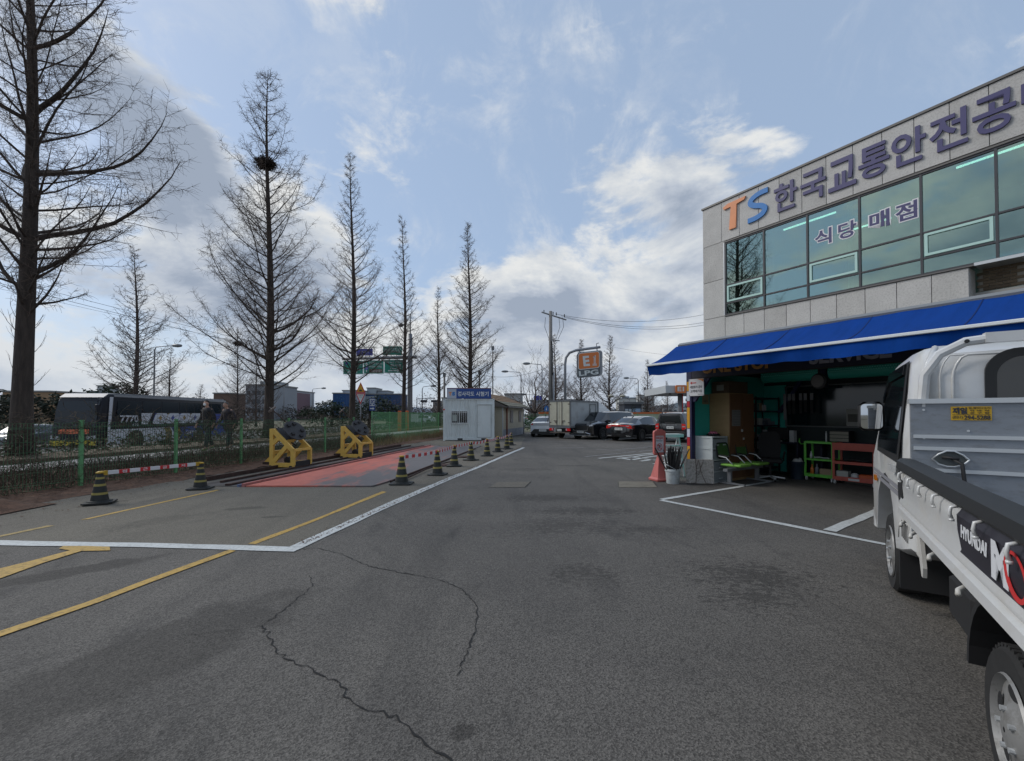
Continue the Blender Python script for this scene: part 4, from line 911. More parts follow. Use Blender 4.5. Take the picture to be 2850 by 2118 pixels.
# fan, posters, hanging packs
T = bt('wall_fan', 'round grey fan face hanging from the header between the green curtains', 'fan', 2.42, .75, 2.21, -.2)
m = MB(); m.lathe([(.13, 0), (.155, .02), (.155, .06), (.13, .09)], 22, (0, 0, 0), 'y'); part('housing', m, m_black, T, True, 40)
m = MB(); m.lathe([(.12, -.012), (.125, -.004)], 22, (0, 0, 0), 'y'); part('grille', m, mat('fan_grey', (.085, .08, .075), .6), T)
m = MB(); m.tube([(0, .05, .12), (0, .02, .5)], .02, 6); part('bracket', m, m_black, T)
for i, (x, l_) in enumerate([(.72, .66), (.83, .52), (.93, .52), (1.09, .5), (1.20, .46), (1.34, .5)]):
    T = bt('hanging_wiper_pack', ('longest packaged wiper, leftmost on the back rail', 'second packaged wiper from the left on the back rail', 'third packaged wiper from the left on the back rail', 'fourth packaged wiper from the left on the back rail', 'fifth packaged wiper from the left on the back rail', 'rightmost packaged wiper on the back rail')[i], 'wiper pack', x, 3.0, 2.08 - l_, 0, 'packaged wipers hanging on the back rail')
    m = MB(); m.box(-.035, .035, 0, .012, l_ - .17, l_); part('header_card', m, mat('card_grey', (.20, .20, .21), .7) if i == 0 else bpy.data.materials['card_grey'], T)
    m = MB(); m.box(-.03, .03, 0, .014, 0, l_ - .172); part('pack_body', m, bpy.data.materials['card_grey'] if i == 0 else m_black, T)
T = bt('poster', 'white framed picture standing in the back window behind the truck mirror', 'poster', 2.0, 3.16, 1.28, .08)
m = MB(); m.box(0, .34, 0, .02, 0, .40); part('sheet', m, mat('poster_white', (.24, .24, .22), .7), T)
m = MB(); m.box(.03, .31, -.004, -.001, .10, .28); part('picture', m, mat('poster_grey', (.07, .07, .06), .7), T)
m = MB(); m.bbox(-.3, .3, 0, .4, 0, .12, .03); small('rubble_bags', 'grey stones lying under the red trolley', 'stones', m, mat('grey_rubble', (.10, .10, .09), .9, bump=.8, bscale=20), 2.4, 2.65, .0)
# ================================================================== vehicles
m_glassd = mat('dark_car_glass', (0.010, 0.013, 0.016), 0.06, spec=0.8)
m_tyre = mat('tyre_rubber', (0.018, 0.018, 0.018), 0.85, var=.2, vscale=20)
m_alloy = mat('alloy_rim', (0.32, 0.33, 0.34), 0.3, 0.8)
m_chrome = mat('chrome', (0.62, 0.63, 0.65), 0.15, 1.0)
m_plate = mat('plate_white', (0.60, 0.62, 0.60), 0.5)
m_tail = mat('tail_lamp_red', (0.60, 0.02, 0.018), 0.15, coat=.5)
m_head = mat('head_lamp', (0.45, 0.47, 0.50), 0.12, 0.3)
m_amb = mat('amber_lamp', (0.55, 0.17, 0.01), 0.2)
m_blackp = mat('black_paint', (0.008, 0.0085, 0.011), 0.12, coat=1.0)
m_blackt = mat('black_trim', (0.012, 0.012, 0.012), 0.5)
m_whitec = mat('white_car_paint', (0.62, 0.65, 0.68), 0.18, coat=1.0)
def wheel(parent, x, y, r, w=.2, spokes=5, rim_m=None, side=1, name='wheel', hubr=.64):
    m = MB(); m.lathe([(r * .62, -w / 2 + .01), (r * .93, -w / 2), (r, -w / 2 + .025), (r, w / 2 - .025), (r * .93, w / 2), (r * .62, w / 2 - .01)], 28, axis='y', cap=False)
    t = part(name, m, m_tyre, parent, True, 40, loc=(x, y, r))
    m = MB(); o = side * (w / 2 - .012)
    ring = [(r * hubr, o - side * .02), (r * hubr, o), (r * (hubr - .06), o), (r * (hubr - .07), o - side * .05)]
    m.lathe(ring, 28, axis='y'); 
    for k in range(spokes):
        a = k * 2 * pi / spokes; m.beam((0, o - side * .012, 0), (r * (hubr - .03) * cos(a), o - side * .004, r * (hubr - .03) * sin(a)), .022, r * (1.1 / spokes + .05))
    m.lathe([(r * .14, o - side * .03), (r * .14, o + side * .004)], 14, axis='y')
    part('rim', m, rim_m or m_alloy, t)
    return t
def loft_car(T, st, paint_m, glass=True, wheels=None, r=.33, hw=.9, spokes=10, dark_low=False, rim=None):
    """st rows: x, sill half width, sill z, belt half width, belt z, roof half width, roof z, kind ('h' hood/boot, 'w' slope pane, 's' side glass)"""
    body = MB(); wind = MB(); wind2 = MB(); side = {1: MB(), -1: MB()}
    def sec(s):
        x, ws, zs, wb, zb, wr, zr, k = s
        return [(0, zs), (ws * .94, zs), (ws, zs + .07), (wb + .015, (zs + zb) * .5 + .08), (wb, zb), (wb - .035, zb + .025), (wr, zr - .05), (wr * .82, zr - .008), (0, zr + .012)]
    secs = [(s[0], sec(s), s[7]) for s in st]
    for a, b in zip(secs, secs[1:]):
        for i in range(len(a[1]) - 1):
            for sg in (1, -1):
                q = [(a[0], sg * a[1][i][0], a[1][i][1]), (b[0], sg * b[1][i][0], b[1][i][1]), (b[0], sg * b[1][i + 1][0], b[1][i + 1][1]), (a[0], sg * a[1][i + 1][0], a[1][i + 1][1])]
                tgt = body
                if a[2] in 'sx' and i == 5: tgt = side[sg]
                if a[2] == 'w' and i in (6, 7): tgt = wind if a[0] > 0 else wind2
                if a[2] == 'w' and i == 5: tgt = side[sg] if False else body
                tgt.add(q, [(0, 1, 2, 3)])
    for s_, c in ((secs[0], 0), (secs[-1], 1)):
        pts = [(s_[0], y, z) for y, z in s_[1]] + [(s_[0], -y, z) for y, z in reversed(s_[1][1:-1])]
        body.poly(pts)
    def weld(mb, nm, mt, sm=True):
        me = mb.mesh(nm, mt, False, fix=False); bm = bmesh.new(); bm.from_mesh(me); bmesh.ops.remove_doubles(bm, verts=bm.verts, dist=.0005); bmesh.ops.recalc_face_normals(bm, faces=bm.faces)
        bm.to_mesh(me); bm.free(); me.polygons.foreach_set('use_smooth', [sm] * len(me.polygons)); me.set_sharp_from_angle(angle=radians(28)); return link(nm, me, T)
    weld(body, 'body', paint_m)
    if wind.v: weld(wind, 'windscreen', m_glassd)
    if wind2.v: weld(wind2, 'rear_window', m_glassd)
    for sg in (1, -1):
        if side[sg].v: weld(side[sg], 'side_window', m_glassd)
    for (wx) in wheels:
        for sg in (1, -1):
            m = MB(); m.lathe([(r * 1.16, -.012), (r * 1.16, .012)], 24, (wx, sg * (hw - .002), r * 1.02), 'y'); part('wheel_arch', m, m_blackt, T)
            wheel(T, wx, sg * (hw - .085), r, .21, spokes, rim, sg)
def sedan(T, paint_m, L=4.9, h=1.45, rim=None, spokes=12, hw=.92):
    f = L / 4.9; g = h / 1.45
    st = [(-2.45, .72, .34, .70, .86, .60, .93, 'h'), (-2.40, .86, .26, .84, .92, .74, 1.00, 'h'), (-2.05, .90, .22, .89, .95, .80, 1.055, 'w'),
          (-1.35, .92, .20, .91, .96, .66, 1.33, 'x'), (-0.75, .92, .19, .92, .95, .62, 1.43, 's'), (0.15, .92, .19, .92, .93, .62, 1.45, 's'), (0.62, .92, .19, .92, .91, .62, 1.40, 'w'),
          (1.35, .92, .19, .91, .88, .74, 1.00, 'h'), (1.9, .91, .20, .89, .80, .72, .90, 'h'), (2.3, .86, .24, .82, .70, .62, .76, 'h'), (2.45, .70, .30, .66, .60, .50, .62, 'h')]
    st = [(a * f, b * hw / .92, c, d * hw / .92, e * g, q * hw / .92, z * g, k) for a, b, c, d, e, q, z, k in st]
    loft_car(T, st, paint_m, wheels=(-1.42 * f, 1.45 * f), r=.335, hw=hw, spokes=spokes, rim=rim)
def plate(T, x, z, rear, s, w=.5, y=0):
    m = MB(); m.box(-.006, .006, y - w / 2, y + w / 2, z - .07, z + .07); p = part('number_plate', m, m_plate, T, loc=(x, 0, 0))
    rot = (pi / 2, 0, -pi / 2) if rear else (pi / 2, 0, pi / 2)
    text('plate_lettering', s, m_sblk, p, (-.008 if rear else .008, y, z), rot, size=.09, extrude=.0008, fit=(w * .82, .085))
A45 = radians(45)
# --- black saloon, tail towards the camera
T = thing('parked_car', 'black saloon seen from behind with full width red tail lamps and a wire wheel', 'car', (7.95, 27.0, 0), A45, 'cars parked across the yard')
m_wire = mat('spoked_rim', (.16, .165, .17), .35, .7)
sedan(T, m_blackp, 4.95, 1.46, m_wire, 14)
m = MB()
m.prism([(-.84, .74), (-.82, .90), (-.70, .95), (.70, .95), (.82, .90), (.84, .74), (.62, .76), (.42, .87), (-.42, .87), (-.62, .76)], -2.49, -2.38, 'x')
part('tail_lamp', m, m_tail, T)
m = MB(); m.prism([(-.45, .90), (-.46, .88), (-.66, .85), (-.70, .90)], -2.497, -2.491, 'x'); part('reversing_lamp', m, m_head, T); m = MB(); m.prism([(.45, .90), (.46, .88), (.66, .85), (.70, .90)], -2.497, -2.491, 'x'); part('reversing_lamp', m, m_head, T)
plate(T, -2.50, .72, True, '41허 5487')
for sg in (1, -1): m = MB(); m.prism([(sg * .45, .36), (sg * .72, .34), (sg * .78, .29), (sg * .5, .29)], -2.50, -2.44, 'x'); part('exhaust_tip', m, m_chrome, T)
m = MB(); m.tube([(-1.75, -.70, 1.06), (-1.35, -.68, 1.28), (-.7, -.63, 1.40), (.15, -.63, 1.43), (.65, -.64, 1.37), (1.25, -.86, .99)], .012, 5); m.tube([(-1.75, -.72, 1.05), (-1.5, -.90, .99), (-.5, -.92, .97), (1.2, -.91, .93)], .012, 5); part('window_trim', m, m_chrome, T)
m = MB(); m.prism([(-.95, 1.44), (-.75, 1.445), (-.92, 1.51), (-1.02, 1.50)], -.02, .02, 'y'); part('roof_antenna', m, m_blackt, T)
# --- white hatch-tailed saloon
T = thing('parked_car', 'white saloon with a dark tail light strip parked left of the box truck', 'car', (2.62, 32.2, 0), radians(78), 'cars parked across the yard')
sedan(T, m_whitec, 4.9, 1.445, None, 10)
m = MB(); m.prism([(-.82, .90), (-.70, .97), (.70, .97), (.82, .90), (.80, .83), (-.80, .83)], -2.475, -2.43, 'x'); part('light_strip', m, m_blackt, T)
m = MB(); m.prism([(-.66, .945), (.66, .945), (.66, .86), (-.66, .86)], -2.482, -2.476, 'x'); part('boot_panel', m, m_whitec, T)
for sg in (1, -1): m = MB(); m.prism([(sg * .67, .94), (sg * .80, .91), (sg * .80, .85), (sg * .67, .86)], -2.485, -2.476, 'x'); part('tail_lamp', m, m_tail, T)
m = MB(); m.prism([(-.86, .30), (-.6, .56), (.6, .56), (.86, .30), (.7, .22), (-.7, .22)], -2.49, -2.40, 'x'); part('rear_diffuser', m, m_blackt, T)
plate(T, -2.50, .47, True, '239호 4712')
m = MB(); m.prism([(-.95, 1.44), (-.75, 1.445), (-.94, 1.54), (-1.02, 1.53)], -.03, .03, 'y'); part('roof_antenna', m, m_blackt, T)
# --- black people carrier, nose towards the camera
T = thing('parked_car', 'black people carrier facing the camera with a chrome edged grille', 'car', (6.1, 29.0, 0), radians(225), 'cars parked across the yard')
st = [(-2.57, .84, .34, .82, .98, .70, 1.66, 'h'), (-2.50, .95, .26, .93, 1.02, .76, 1.72, 'h'), (-2.2, .99, .22, .98, 1.03, .80, 1.75, 's'), (-.6, .99, .20, .99, 1.03, .80, 1.77, 's'), (.55, .99, .20, .99, 1.02, .78, 1.74, 's'), (.80, .99, .2, .99, 1.02, .76, 1.70, 'w'),
      (1.60, .99, .2, .98, 1.02, .84, 1.15, 'h'), (2.2, .98, .22, .94, .98, .80, 1.06, 'h'), (2.48, .95, .26, .90, .90, .76, .98, 'h'), (2.57, .86, .30, .82, .80, .70, .88, 'h')]
loft_car(T, st, m_blackp, wheels=(-1.55, 1.55), r=.36, hw=.99, spokes=10)
m = MB(); m.prism([(-.62, .86), (.62, .86), (.50, .56), (-.50, .56)], 2.56, 2.585, 'x'); part('grille', m, m_blackt, T)
m = MB(); m.tube([(2.585, -.90, .86), (2.59, -.64, .86), (2.59, -.52, .58), (2.59, -.40, .53), (2.59, .40, .53), (2.59, .52, .58), (2.59, .64, .86), (2.585, .90, .86)], .022, 6); part('grille_surround', m, m_chrome, T)
for sg in (1, -1): m = MB(); m.prism([(sg * .66, .90), (sg * .92, .93), (sg * .90, .84), (sg * .68, .79)], 2.50, 2.58, 'x'); part('headlamp', m, m_head, T)
m = MB(); m.tube([(2.585, -.75, .34), (2.595, -.45, .42), (2.6, 0, .40), (2.595, .45, .42), (2.585, .75, .34)], .022, 6); m.box(2.56, 2.61, -.8, .8, .24, .28); part('bumper_trim', m, m_chrome, T)
plate(T, 2.60, .48, False, '178버 6407')
for sg in (1, -1): m = MB(); m.bbox(.85, 1.05, sg * 1.02 - .09, sg * 1.02 + .09, 1.06, 1.24, .02); part('door_mirror', m, m_blackp, T)
for sg in (1, -1): m = MB(); m.tube([(-2.1, sg * .74, 1.77), (-1.9, sg * .74, 1.81), (.2, sg * .74, 1.81), (.4, sg * .74, 1.76)], .018, 5); part('roof_rail', m, m_blackt, T)
# --- black off-roader
T = thing('parked_car', 'black off-roader with roof rails and red tail lamps behind the no parking stand', 'car', (10.35, 25.75, 0), A45, 'cars parked across the yard')
st = [(-2.16, .82, .40, .80, .98, .60, 1.52, 'h'), (-2.12, .90, .32, .88, 1.02, .66, 1.62, 'h'), (-1.9, .91, .30, .90, 1.03, .68, 1.66, 's'), (-.5, .91, .28, .91, 1.0, .68, 1.69, 's'), (.3, .91, .28, .91, .98, .66, 1.65, 'w'),
      (1.0, .91, .28, .90, .98, .78, 1.08, 'h'), (1.8, .90, .30, .87, .92, .72, 1.0, 'h'), (2.1, .84, .34, .80, .80, .66, .88, 'h'), (2.16, .74, .38, .7, .7, .56, .76, 'h')]
loft_car(T, st, m_blackp, wheels=(-1.3, 1.33), r=.35, hw=.91, spokes=8)
m = MB(); m.prism([(-.62, 1.06), (-.54, 1.50), (.54, 1.50), (.62, 1.06)], -2.18, -2.15, 'x'); part('rear_window', m, m_glassd, T)
for sg in (1, -1): m = MB(); m.prism([(sg * .66, 1.06), (sg * .86, 1.02), (sg * .88, .78), (sg * .70, .70), (sg * .66, .78)], -2.19, -2.10, 'x'); tl = part('tail_lamp', m, m_tail, T); m = MB(); m.box(-2.196, -2.191, min(sg * .70, sg * .84), max(sg * .70, sg * .84), .86, .92); part('reversing_lamp', m, m_head, tl)
m = MB(); m.box(-2.20, -2.17, -.42, .42, .965, .995); part('handle_bar', m, m_chrome, T)
m = MB(); m.bbox(-2.26, -2.10, -.88, .88, .38, .62, .03); part('bumper', m, m_blackt, T)
plate(T, -2.19, .83, True, '48버 7208', .40)
for sg in (1, -1): m = MB(); m.tube([(-1.9, sg * .60, 1.64), (-1.75, sg * .60, 1.74), (.0, sg * .60, 1.74), (.15, sg * .60, 1.68)], .022, 5); part('roof_rail', m, m_blackt, T)
m = MB(); m.bbox(-2.22, -2.17, -.28, .28, 1.055, 1.11, .01); part('wiper', m, m_blackt, T)
# --- box truck
T = thing('box_truck', 'small grey box truck with cream rear doors between the white saloon and the people carrier', 'truck', (3.05, 27.75, 0), A45)
m_alp = mat('grey_aluminium_panel', (.34, .37, .39), .45, .2, dirt=.4, dcol=(.20, .18, .15), dscale=3)
m_crm = mat('cream_door', (.46, .45, .36), .5, dirt=.5, dcol=(.27, .24, .18), dscale=2.5)
m_brf = mat('brown_frame', (.12, .10, .085), .6, dirt=.4, dcol=(.07, .05, .04), dscale=6)
m = MB(); m.box(.02, 3.05, -.84, .84, .78, 2.42); part('cargo_box', m, m_alp, T)
m = MB(); m.box(-.02, .06, -.87, -.80, .74, 2.46); m.box(-.02, .06, .80, .87, .74, 2.46); m.box(-.02, .06, -.80, .80, .70, .86); m.box(-.06, .06, -.88, .88, 2.38, 2.46)
for sg in (1, -1): m.box(.06, 3.08, sg * .86 - .02, sg * .86 + .02, 2.36, 2.45); m.box(.06, 3.08, sg * .86 - .02, sg * .86 + .02, .72, .82); m.box(3.0, 3.08, sg * .86 - .02, sg * .86 + .02, .82, 2.36)
part('box_frame', m, mat('frame_grey', (.13, .14, .15), .5), T)
for sg in (1, -1):
    m = MB(); m.box(-.035, .0, min(sg * .01, sg * .79), max(sg * .01, sg * .79), .87, 2.37); dr = part('rear_door', m, m_crm, T)
    m = MB(); m.tube([(-.055, sg * .20, .86), (-.055, sg * .20, 2.38)], .016, 6); part('lock_rod', m, m_brf, dr)
    m = MB(); m.box(-.07, -.04, min(sg * .22, sg * .44), max(sg * .22, sg * .44), 1.14, 1.18); m.box(-.07, -.04, min(sg * .24, sg * .30), max(sg * .24, sg * .30), 1.0, 1.14); part('lock_handle', m, m_brf, dr)
    for z in (1.02, 2.18): m = MB(); m.box(-.05, -.03, min(sg * .68, sg * .83), max(sg * .68, sg * .83), z, z + .06); part('hinge', m, m_brf, dr)
    m = MB(); m.box(-.04, .03, min(sg * .50, sg * .84), max(sg * .50, sg * .84), .52, .68); tl = part('tail_lamp_cluster', m, m_tail, T)
    m = MB(); m.box(-.045, -.041, min(sg * .52, sg * .60), max(sg * .52, sg * .60), .54, .66); part('reversing_lamp', m, m_head, tl)
m = MB(); m.box(2.05, 2.10, -.872, -.862, .9, 2.25); m.box(2.75, 2.8, -.872, -.862, .9, 2.25); m.box(2.1, 2.75, -.872, -.862, 2.2, 2.25); m.box(2.1, 2.13, -.885, -.872, 1.6, 1.95); part('side_door_frame', m, bpy.data.materials['frame_grey'], T)
plate(T, -.05, .56, True, '87노 2914', .36)
m = MB(); m.box(.1, 4.6, -.35, .35, .42, .68); m.box(.6, 1.4, -.8, .8, .40, .55); part('chassis', m, m_blackt, T)
for x in (1.0, 3.9):
    for sg in (1, -1): wheel(T, x, sg * .68, .31, .2, 6, m_brf, sg)
m = MB(); m.box(-.03, .02, -.8, .8, .38, .44); part('under_guard', m, m_brf, T)
m = MB(); m.prism([(3.14, .55), (4.85, .55), (4.92, .8), (4.88, 1.15), (4.55, 1.85), (4.3, 1.97), (3.2, 1.98), (3.14, 1.8)], -.80, .80, 'y'); part('cab', m, m_whitec, T)
for sg in (1, -1): m = MB(); m.prism([(3.5, 1.2), (4.72, 1.2), (4.5, 1.75), (3.5, 1.78)], sg * .803 - .004, sg * .803 + .004, 'y'); part('cab_window', m, m_glassd, T)
m = MB(); m.prism([(3.2, 1.99), (3.2, 2.42), (3.5, 2.38), (4.3, 2.02), (4.35, 1.98)], -.7, .7, 'y'); part('wind_deflector', m, m_whitec, T)
# --- distant cars beyond the fence
m_redc = mat('red_car_paint', (.35, .02, .02), .2, coat=1); m_silv = mat('silver_car_paint', (.20, .21, .22), .25, .5)
for nme, lab, loc, rz, mt in [('passing_car', 'white saloon crossing beyond the green fence left of the container', (-15.5, 75, 0), radians(178), m_whitec),
        ('passing_car', 'white car behind the grey and yellow bank seen between two trees', (-22, 88, -.1), radians(175), m_silv),
        ('passing_car', 'white car at the gas station beyond the siding clad cabin', (.5, 78, 0), radians(150), m_whitec),
        ('passing_car', 'pale car at the far left edge of the highway behind the bus', (-30, 27, -.5), radians(-80), m_silv)]:
    T = thing(nme, lab, 'car', loc, rz, 'cars passing beyond the fence'); sedan(T, mt, 4.6, 1.45, None, 8)
    m = MB(); m.prism([(-.8, .84), (-.8, .92), (.8, .92), (.8, .84)], -2.33, -2.28, 'x'); part('tail_lamp', m, m_tail, T)

# ------------------------------------------------------------------ highway bus
BU = thing('highway_bus', 'dark intercity bus numbered 7770 with white panels and lightning bolts', 'bus', (-23.5, 23.3, -.5), radians(94.4))
# local: -x is the nose (towards the camera), +x the tail; +y is the far side
m_bw = mat('bus_white', (.58, .60, .66), .25, coat=.5); m_bk = mat('bus_black', (.012, .014, .022), .35, spec=.25); m_bbl = mat('bus_blue', (.028, .055, .27), .3); m_bgo = mat('bus_gold', (.27, .18, .045), .35)
m_bglass = mat('bus_window', (.014, .022, .03), .12, spec=.35)
LB = 11.8
prof = [(0, .35), (-.02, .9), (.05, 1.25), (.22, 2.3), (.42, 2.95), (.75, 3.17), (1.3, 3.22), (LB - .2, 3.22), (LB, 3.1), (LB, .35)]
m = MB(); m.prism(prof, -1.22, 1.22, 'y'); me = m.mesh('body', m_bk); bm = bmesh.new(); bm.from_mesh(me)
bmesh.ops.bevel(bm, geom=[e for e in bm.edges if abs(e.verts[0].co.y - e.verts[1].co.y) < .01 and abs(abs(e.verts[0].co.y) - 1.22) < .01], offset=.13, segments=3, affect='EDGES', profile=.6); bm.to_mesh(me); bm.free(); me.polygons.foreach_set('use_smooth', [True] * len(me.polygons)); me.set_sharp_from_angle(angle=radians(35)); link('body', me, BU)
for v in me.vertices:
    if v.co.x < .5: v.co.y *= .93
m_roofw = mat('bus_roof', (.26, .27, .29), .5)
m = MB(); m.prism([(.42, 3.0), (.75, 3.215), (1.3, 3.26), (LB - .1, 3.26), (LB + .02, 3.1), (1.3, 3.08), (.8, 3.03)], -1.12, 1.12, 'y'); m.box(1.0, LB, -1.235, -1.12, 3.05, 3.18); part('roof_cap', m, m_roofw, BU)
m = MB(); m.box(-.035, .02, -1.1, 1.1, .66, .98); part('nose_panel', m, m_bk, BU)
m = MB(); m.prism([(.05, 1.32), (.21, 2.25), (.36, 2.78), (.34, 2.80), (.17, 2.26), (.01, 1.32)], -1.06, 1.06, 'y'); part('windscreen', m, mat('bus_windscreen', (.03, .035, .04), .2, spec=.25), BU)
m = MB(); m.box(-.012, .02, -.75, .75, 1.02, 1.26); part('display_panel', m, mat('led_display', (.05, .02, .015), .3, emit=(1, .25, .12), estr=.12), BU)
m = MB(); m.box(-.03, .0, -1.15, 1.15, .38, .66); part('nose_band', m, mat('bus_yellow', (.45, .35, .03), .4), BU)
for sg in (1, -1): m = MB(); m.prism([(sg * .65, .72), (sg * 1.12, .74), (sg * 1.12, .95), (sg * .72, .88)], -.04, .0, 'x'); part('headlamp', m, m_head, BU)
m = MB(); m.box(-.05, -.02, -.26, .26, .46, .60); part('number_plate', m, bpy.data.materials['bus_yellow'], BU)
y0 = -1.225
def bpanel(nm, pts, mt, d=.006): m = MB(); m.prism(pts, y0 - d, y0, 'y'); return part(nm, m, mt, BU)
bpanel('corner_pillar', [(.55, .4), (.72, .4), (.95, 3.03), (.72, 3.03)], m_bw)
bpanel('side_window', [(1.2, 1.95), (3.0, 1.95), (3.0, 2.85), (1.25, 2.85)], m_bglass)
for k in range(5): x = 3.1 + k * 1.62; bpanel('side_window', [(x, 2.18), (x + 1.55, 2.18), (x + 1.55, 2.88), (x, 2.88)], m_bglass)
bpanel('lower_panel', [(.72, .40), (6.1, .40), (5.6, 1.22), (.80, 1.22)], m_bw, .010)
bpanel('blue_panel', [(6.1, .40), (LB, .40), (LB, 1.22), (5.6, 1.22)], m_bbl, .010)
bpanel('blue_tail', [(9.2, 1.225), (LB, 1.225), (LB, 2.1), (10.1, 2.1)], m_bbl, .009)
for x in (5.0, 5.9): bpanel('gold_wave', [(x, .42), (x + .5, .42), (x + .7, .8), (x + .45, 1.2), (x - .1, 1.2), (x + .15, .8)], m_bgo, .014)
for k in range(6):
    x = 3.15 + k * 1.16 * .98
    if k == 0: q = [(x - .15, 1.46), (x + .35, 1.46), (x + .75, 2.14), (x - .15, 2.14)]
    else: q = [(x - .25, 1.46), (x + .55, 1.46), (x + .72, 1.55), (x + .94, 2.04), (x + .82, 2.14), (x + .02, 2.14), (x - .14, 2.05), (x - .37, 1.55)]
    bpanel('white_lozenge', q, m_bw, .012)
    if k: bpanel('bolt', [(x + .22, 1.62), (x + .48, 1.88), (x + .36, 1.90), (x + .34, 2.04), (x + .08, 1.80), (x + .22, 1.77)], m_bgo if k % 2 else m_bbl, .018)
    if k: bpanel('spacer', [(x - .38, 1.57), (x - .27, 1.55), (x - .02, 2.12), (x - .16, 2.12)], m_bbl if k % 2 else m_bgo, .0105)
text('fleet_number', '7770', m_bw, BU, (2.1, y0 - .012, 1.80), size=.4, extrude=.004, bold=.012, fit=(1.35, .42))
text('stop_lettering', '670', m_bw, BU, (2.55, y0 - .012, 1.45), size=.2, extrude=.004, fit=(.45, .16))
text('company_lettering', '시내버스', m_bw, BU, (7.6, y0 - .016, .82), size=.3, extrude=.004, bold=.01, fit=(1.3, .24))
for x in (2.6, 8.4):
    for sg in (-1, 1):
        m = MB(); m.lathe([(.62, -.02), (.62, .02)], 24, (x, sg * 1.22, .52), 'y'); part('wheel_arch', m, m_blackt, BU); wheel(BU, x, sg * 1.10, .49, .28, 8, m_alloy, sg)
m = MB(); m.tube([(.2, -1.2, 2.9), (-.25, -1.42, 2.85), (-.35, -1.45, 2.6)], .035, 6); m.bbox(-.42, -.25, -1.52, -1.36, 2.05, 2.6, .03); part('wing_mirror', m, m_bk, BU)

# ================================================================== flatbed truck at the right
m_tw = mat('truck_white', (0.56, 0.565, 0.56), 0.28, coat=.3, var=.04, vscale=2, dirt=.45, dcol=(.40, .37, .31), dscale=3.2)
m_twd = mat('truck_white_dirty', (0.50, 0.49, 0.46), 0.45, dirt=.35, dcol=(.28, .25, .19), dscale=6)
m_bed = mat('galvanised_panel', (0.22, 0.24, 0.265), 0.45, 0.25, var=.10, vscale=2, dirt=.55, dcol=(.15, .15, .15), dscale=12, stretch=(1, 1, 3))
m_under = mat('chassis_black', (.014, .014, .015), .7)
TH = radians(90 - 34.3)
TK = thing('flatbed_truck', 'white one tonne flatbed truck with dropsides and a black banner, close at the right', 'truck', (2.59, 1.30, 0), TH)
# cab: rings across the width, inset at the ends for rounded corners
cabp = [(1.36, .62), (1.70, .52), (2.02, .50), (2.16, .80), (2.36, .96), (2.60, 1.00), (2.84, .96), (3.03, .80), (3.14, .42), (3.30, .40), (3.44, .52), (3.50, .85), (3.44, 1.12), (3.28, 1.36), (3.02, 1.78), (2.86, 1.93), (2.60, 2.01), (2.0, 2.035), (1.55, 2.02), (1.40, 1.95), (1.355, 1.80)]
cx, cz = 2.35, 1.2
def hw_(z): return .845 if z < 1.15 else .845 - (z - 1.15) * .10
rings = []
for t, ins in ((-1, .10), (-1, .045), (-1, 0.0), (-.55, -.01), (0, -.015), (.55, -.01), (1, 0.0), (1, .045), (1, .10)):
    rg = []
    for (x, z) in cabp:
        w = hw_(z)
        e = 0 if abs(t) < 1 else {.10: 0.0, .045: .022, 0.0: .085}[ins]
        y = t * (w - e)
        d = Vector((x - cx, z - cz)); L = d.length
        if z < .9 and 1.9 < x < 3.2: k = 1.0
        else: k = 1 - (ins if abs(t) == 1 else ins) / max(L, .3) * (.55)
        if abs(t) == 1 and ins == 0.0: k = 1 - .004
        rg.append((cx + d.x * k, y, cz + d.y * k))
    rings.append(rg)
m = MB(); n_ = len(cabp); vs = [p for rg in rings for p in rg]
fs = [(i * n_ + j, i * n_ + (j + 1) % n_, (i + 1) * n_ + (j + 1) % n_, (i + 1) * n_ + j) for i in range(len(rings) - 1) for j in range(n_)]
bm = bmesh.new(); V_ = [bm.verts.new(p) for p in vs]
for f in fs: bm.faces.new([V_[i] for i in f])
bmesh.ops.triangle_fill(bm, use_beauty=True, edges=[e for e in bm.edges if e.is_boundary and all(v.co.y < 0 for v in e.verts)])
bmesh.ops.triangle_fill(bm, use_beauty=True, edges=[e for e in bm.edges if e.is_boundary and all(v.co.y > 0 for v in e.verts)])
bmesh.ops.recalc_face_normals(bm, faces=bm.faces); me = bpy.data.meshes.new('cab'); bm.to_mesh(me); bm.free(); me.materials.append(m_tw)
me.polygons.foreach_set('use_smooth', [True] * len(me.polygons)); me.set_sharp_from_angle(angle=radians(42)); link('cab', me, TK)
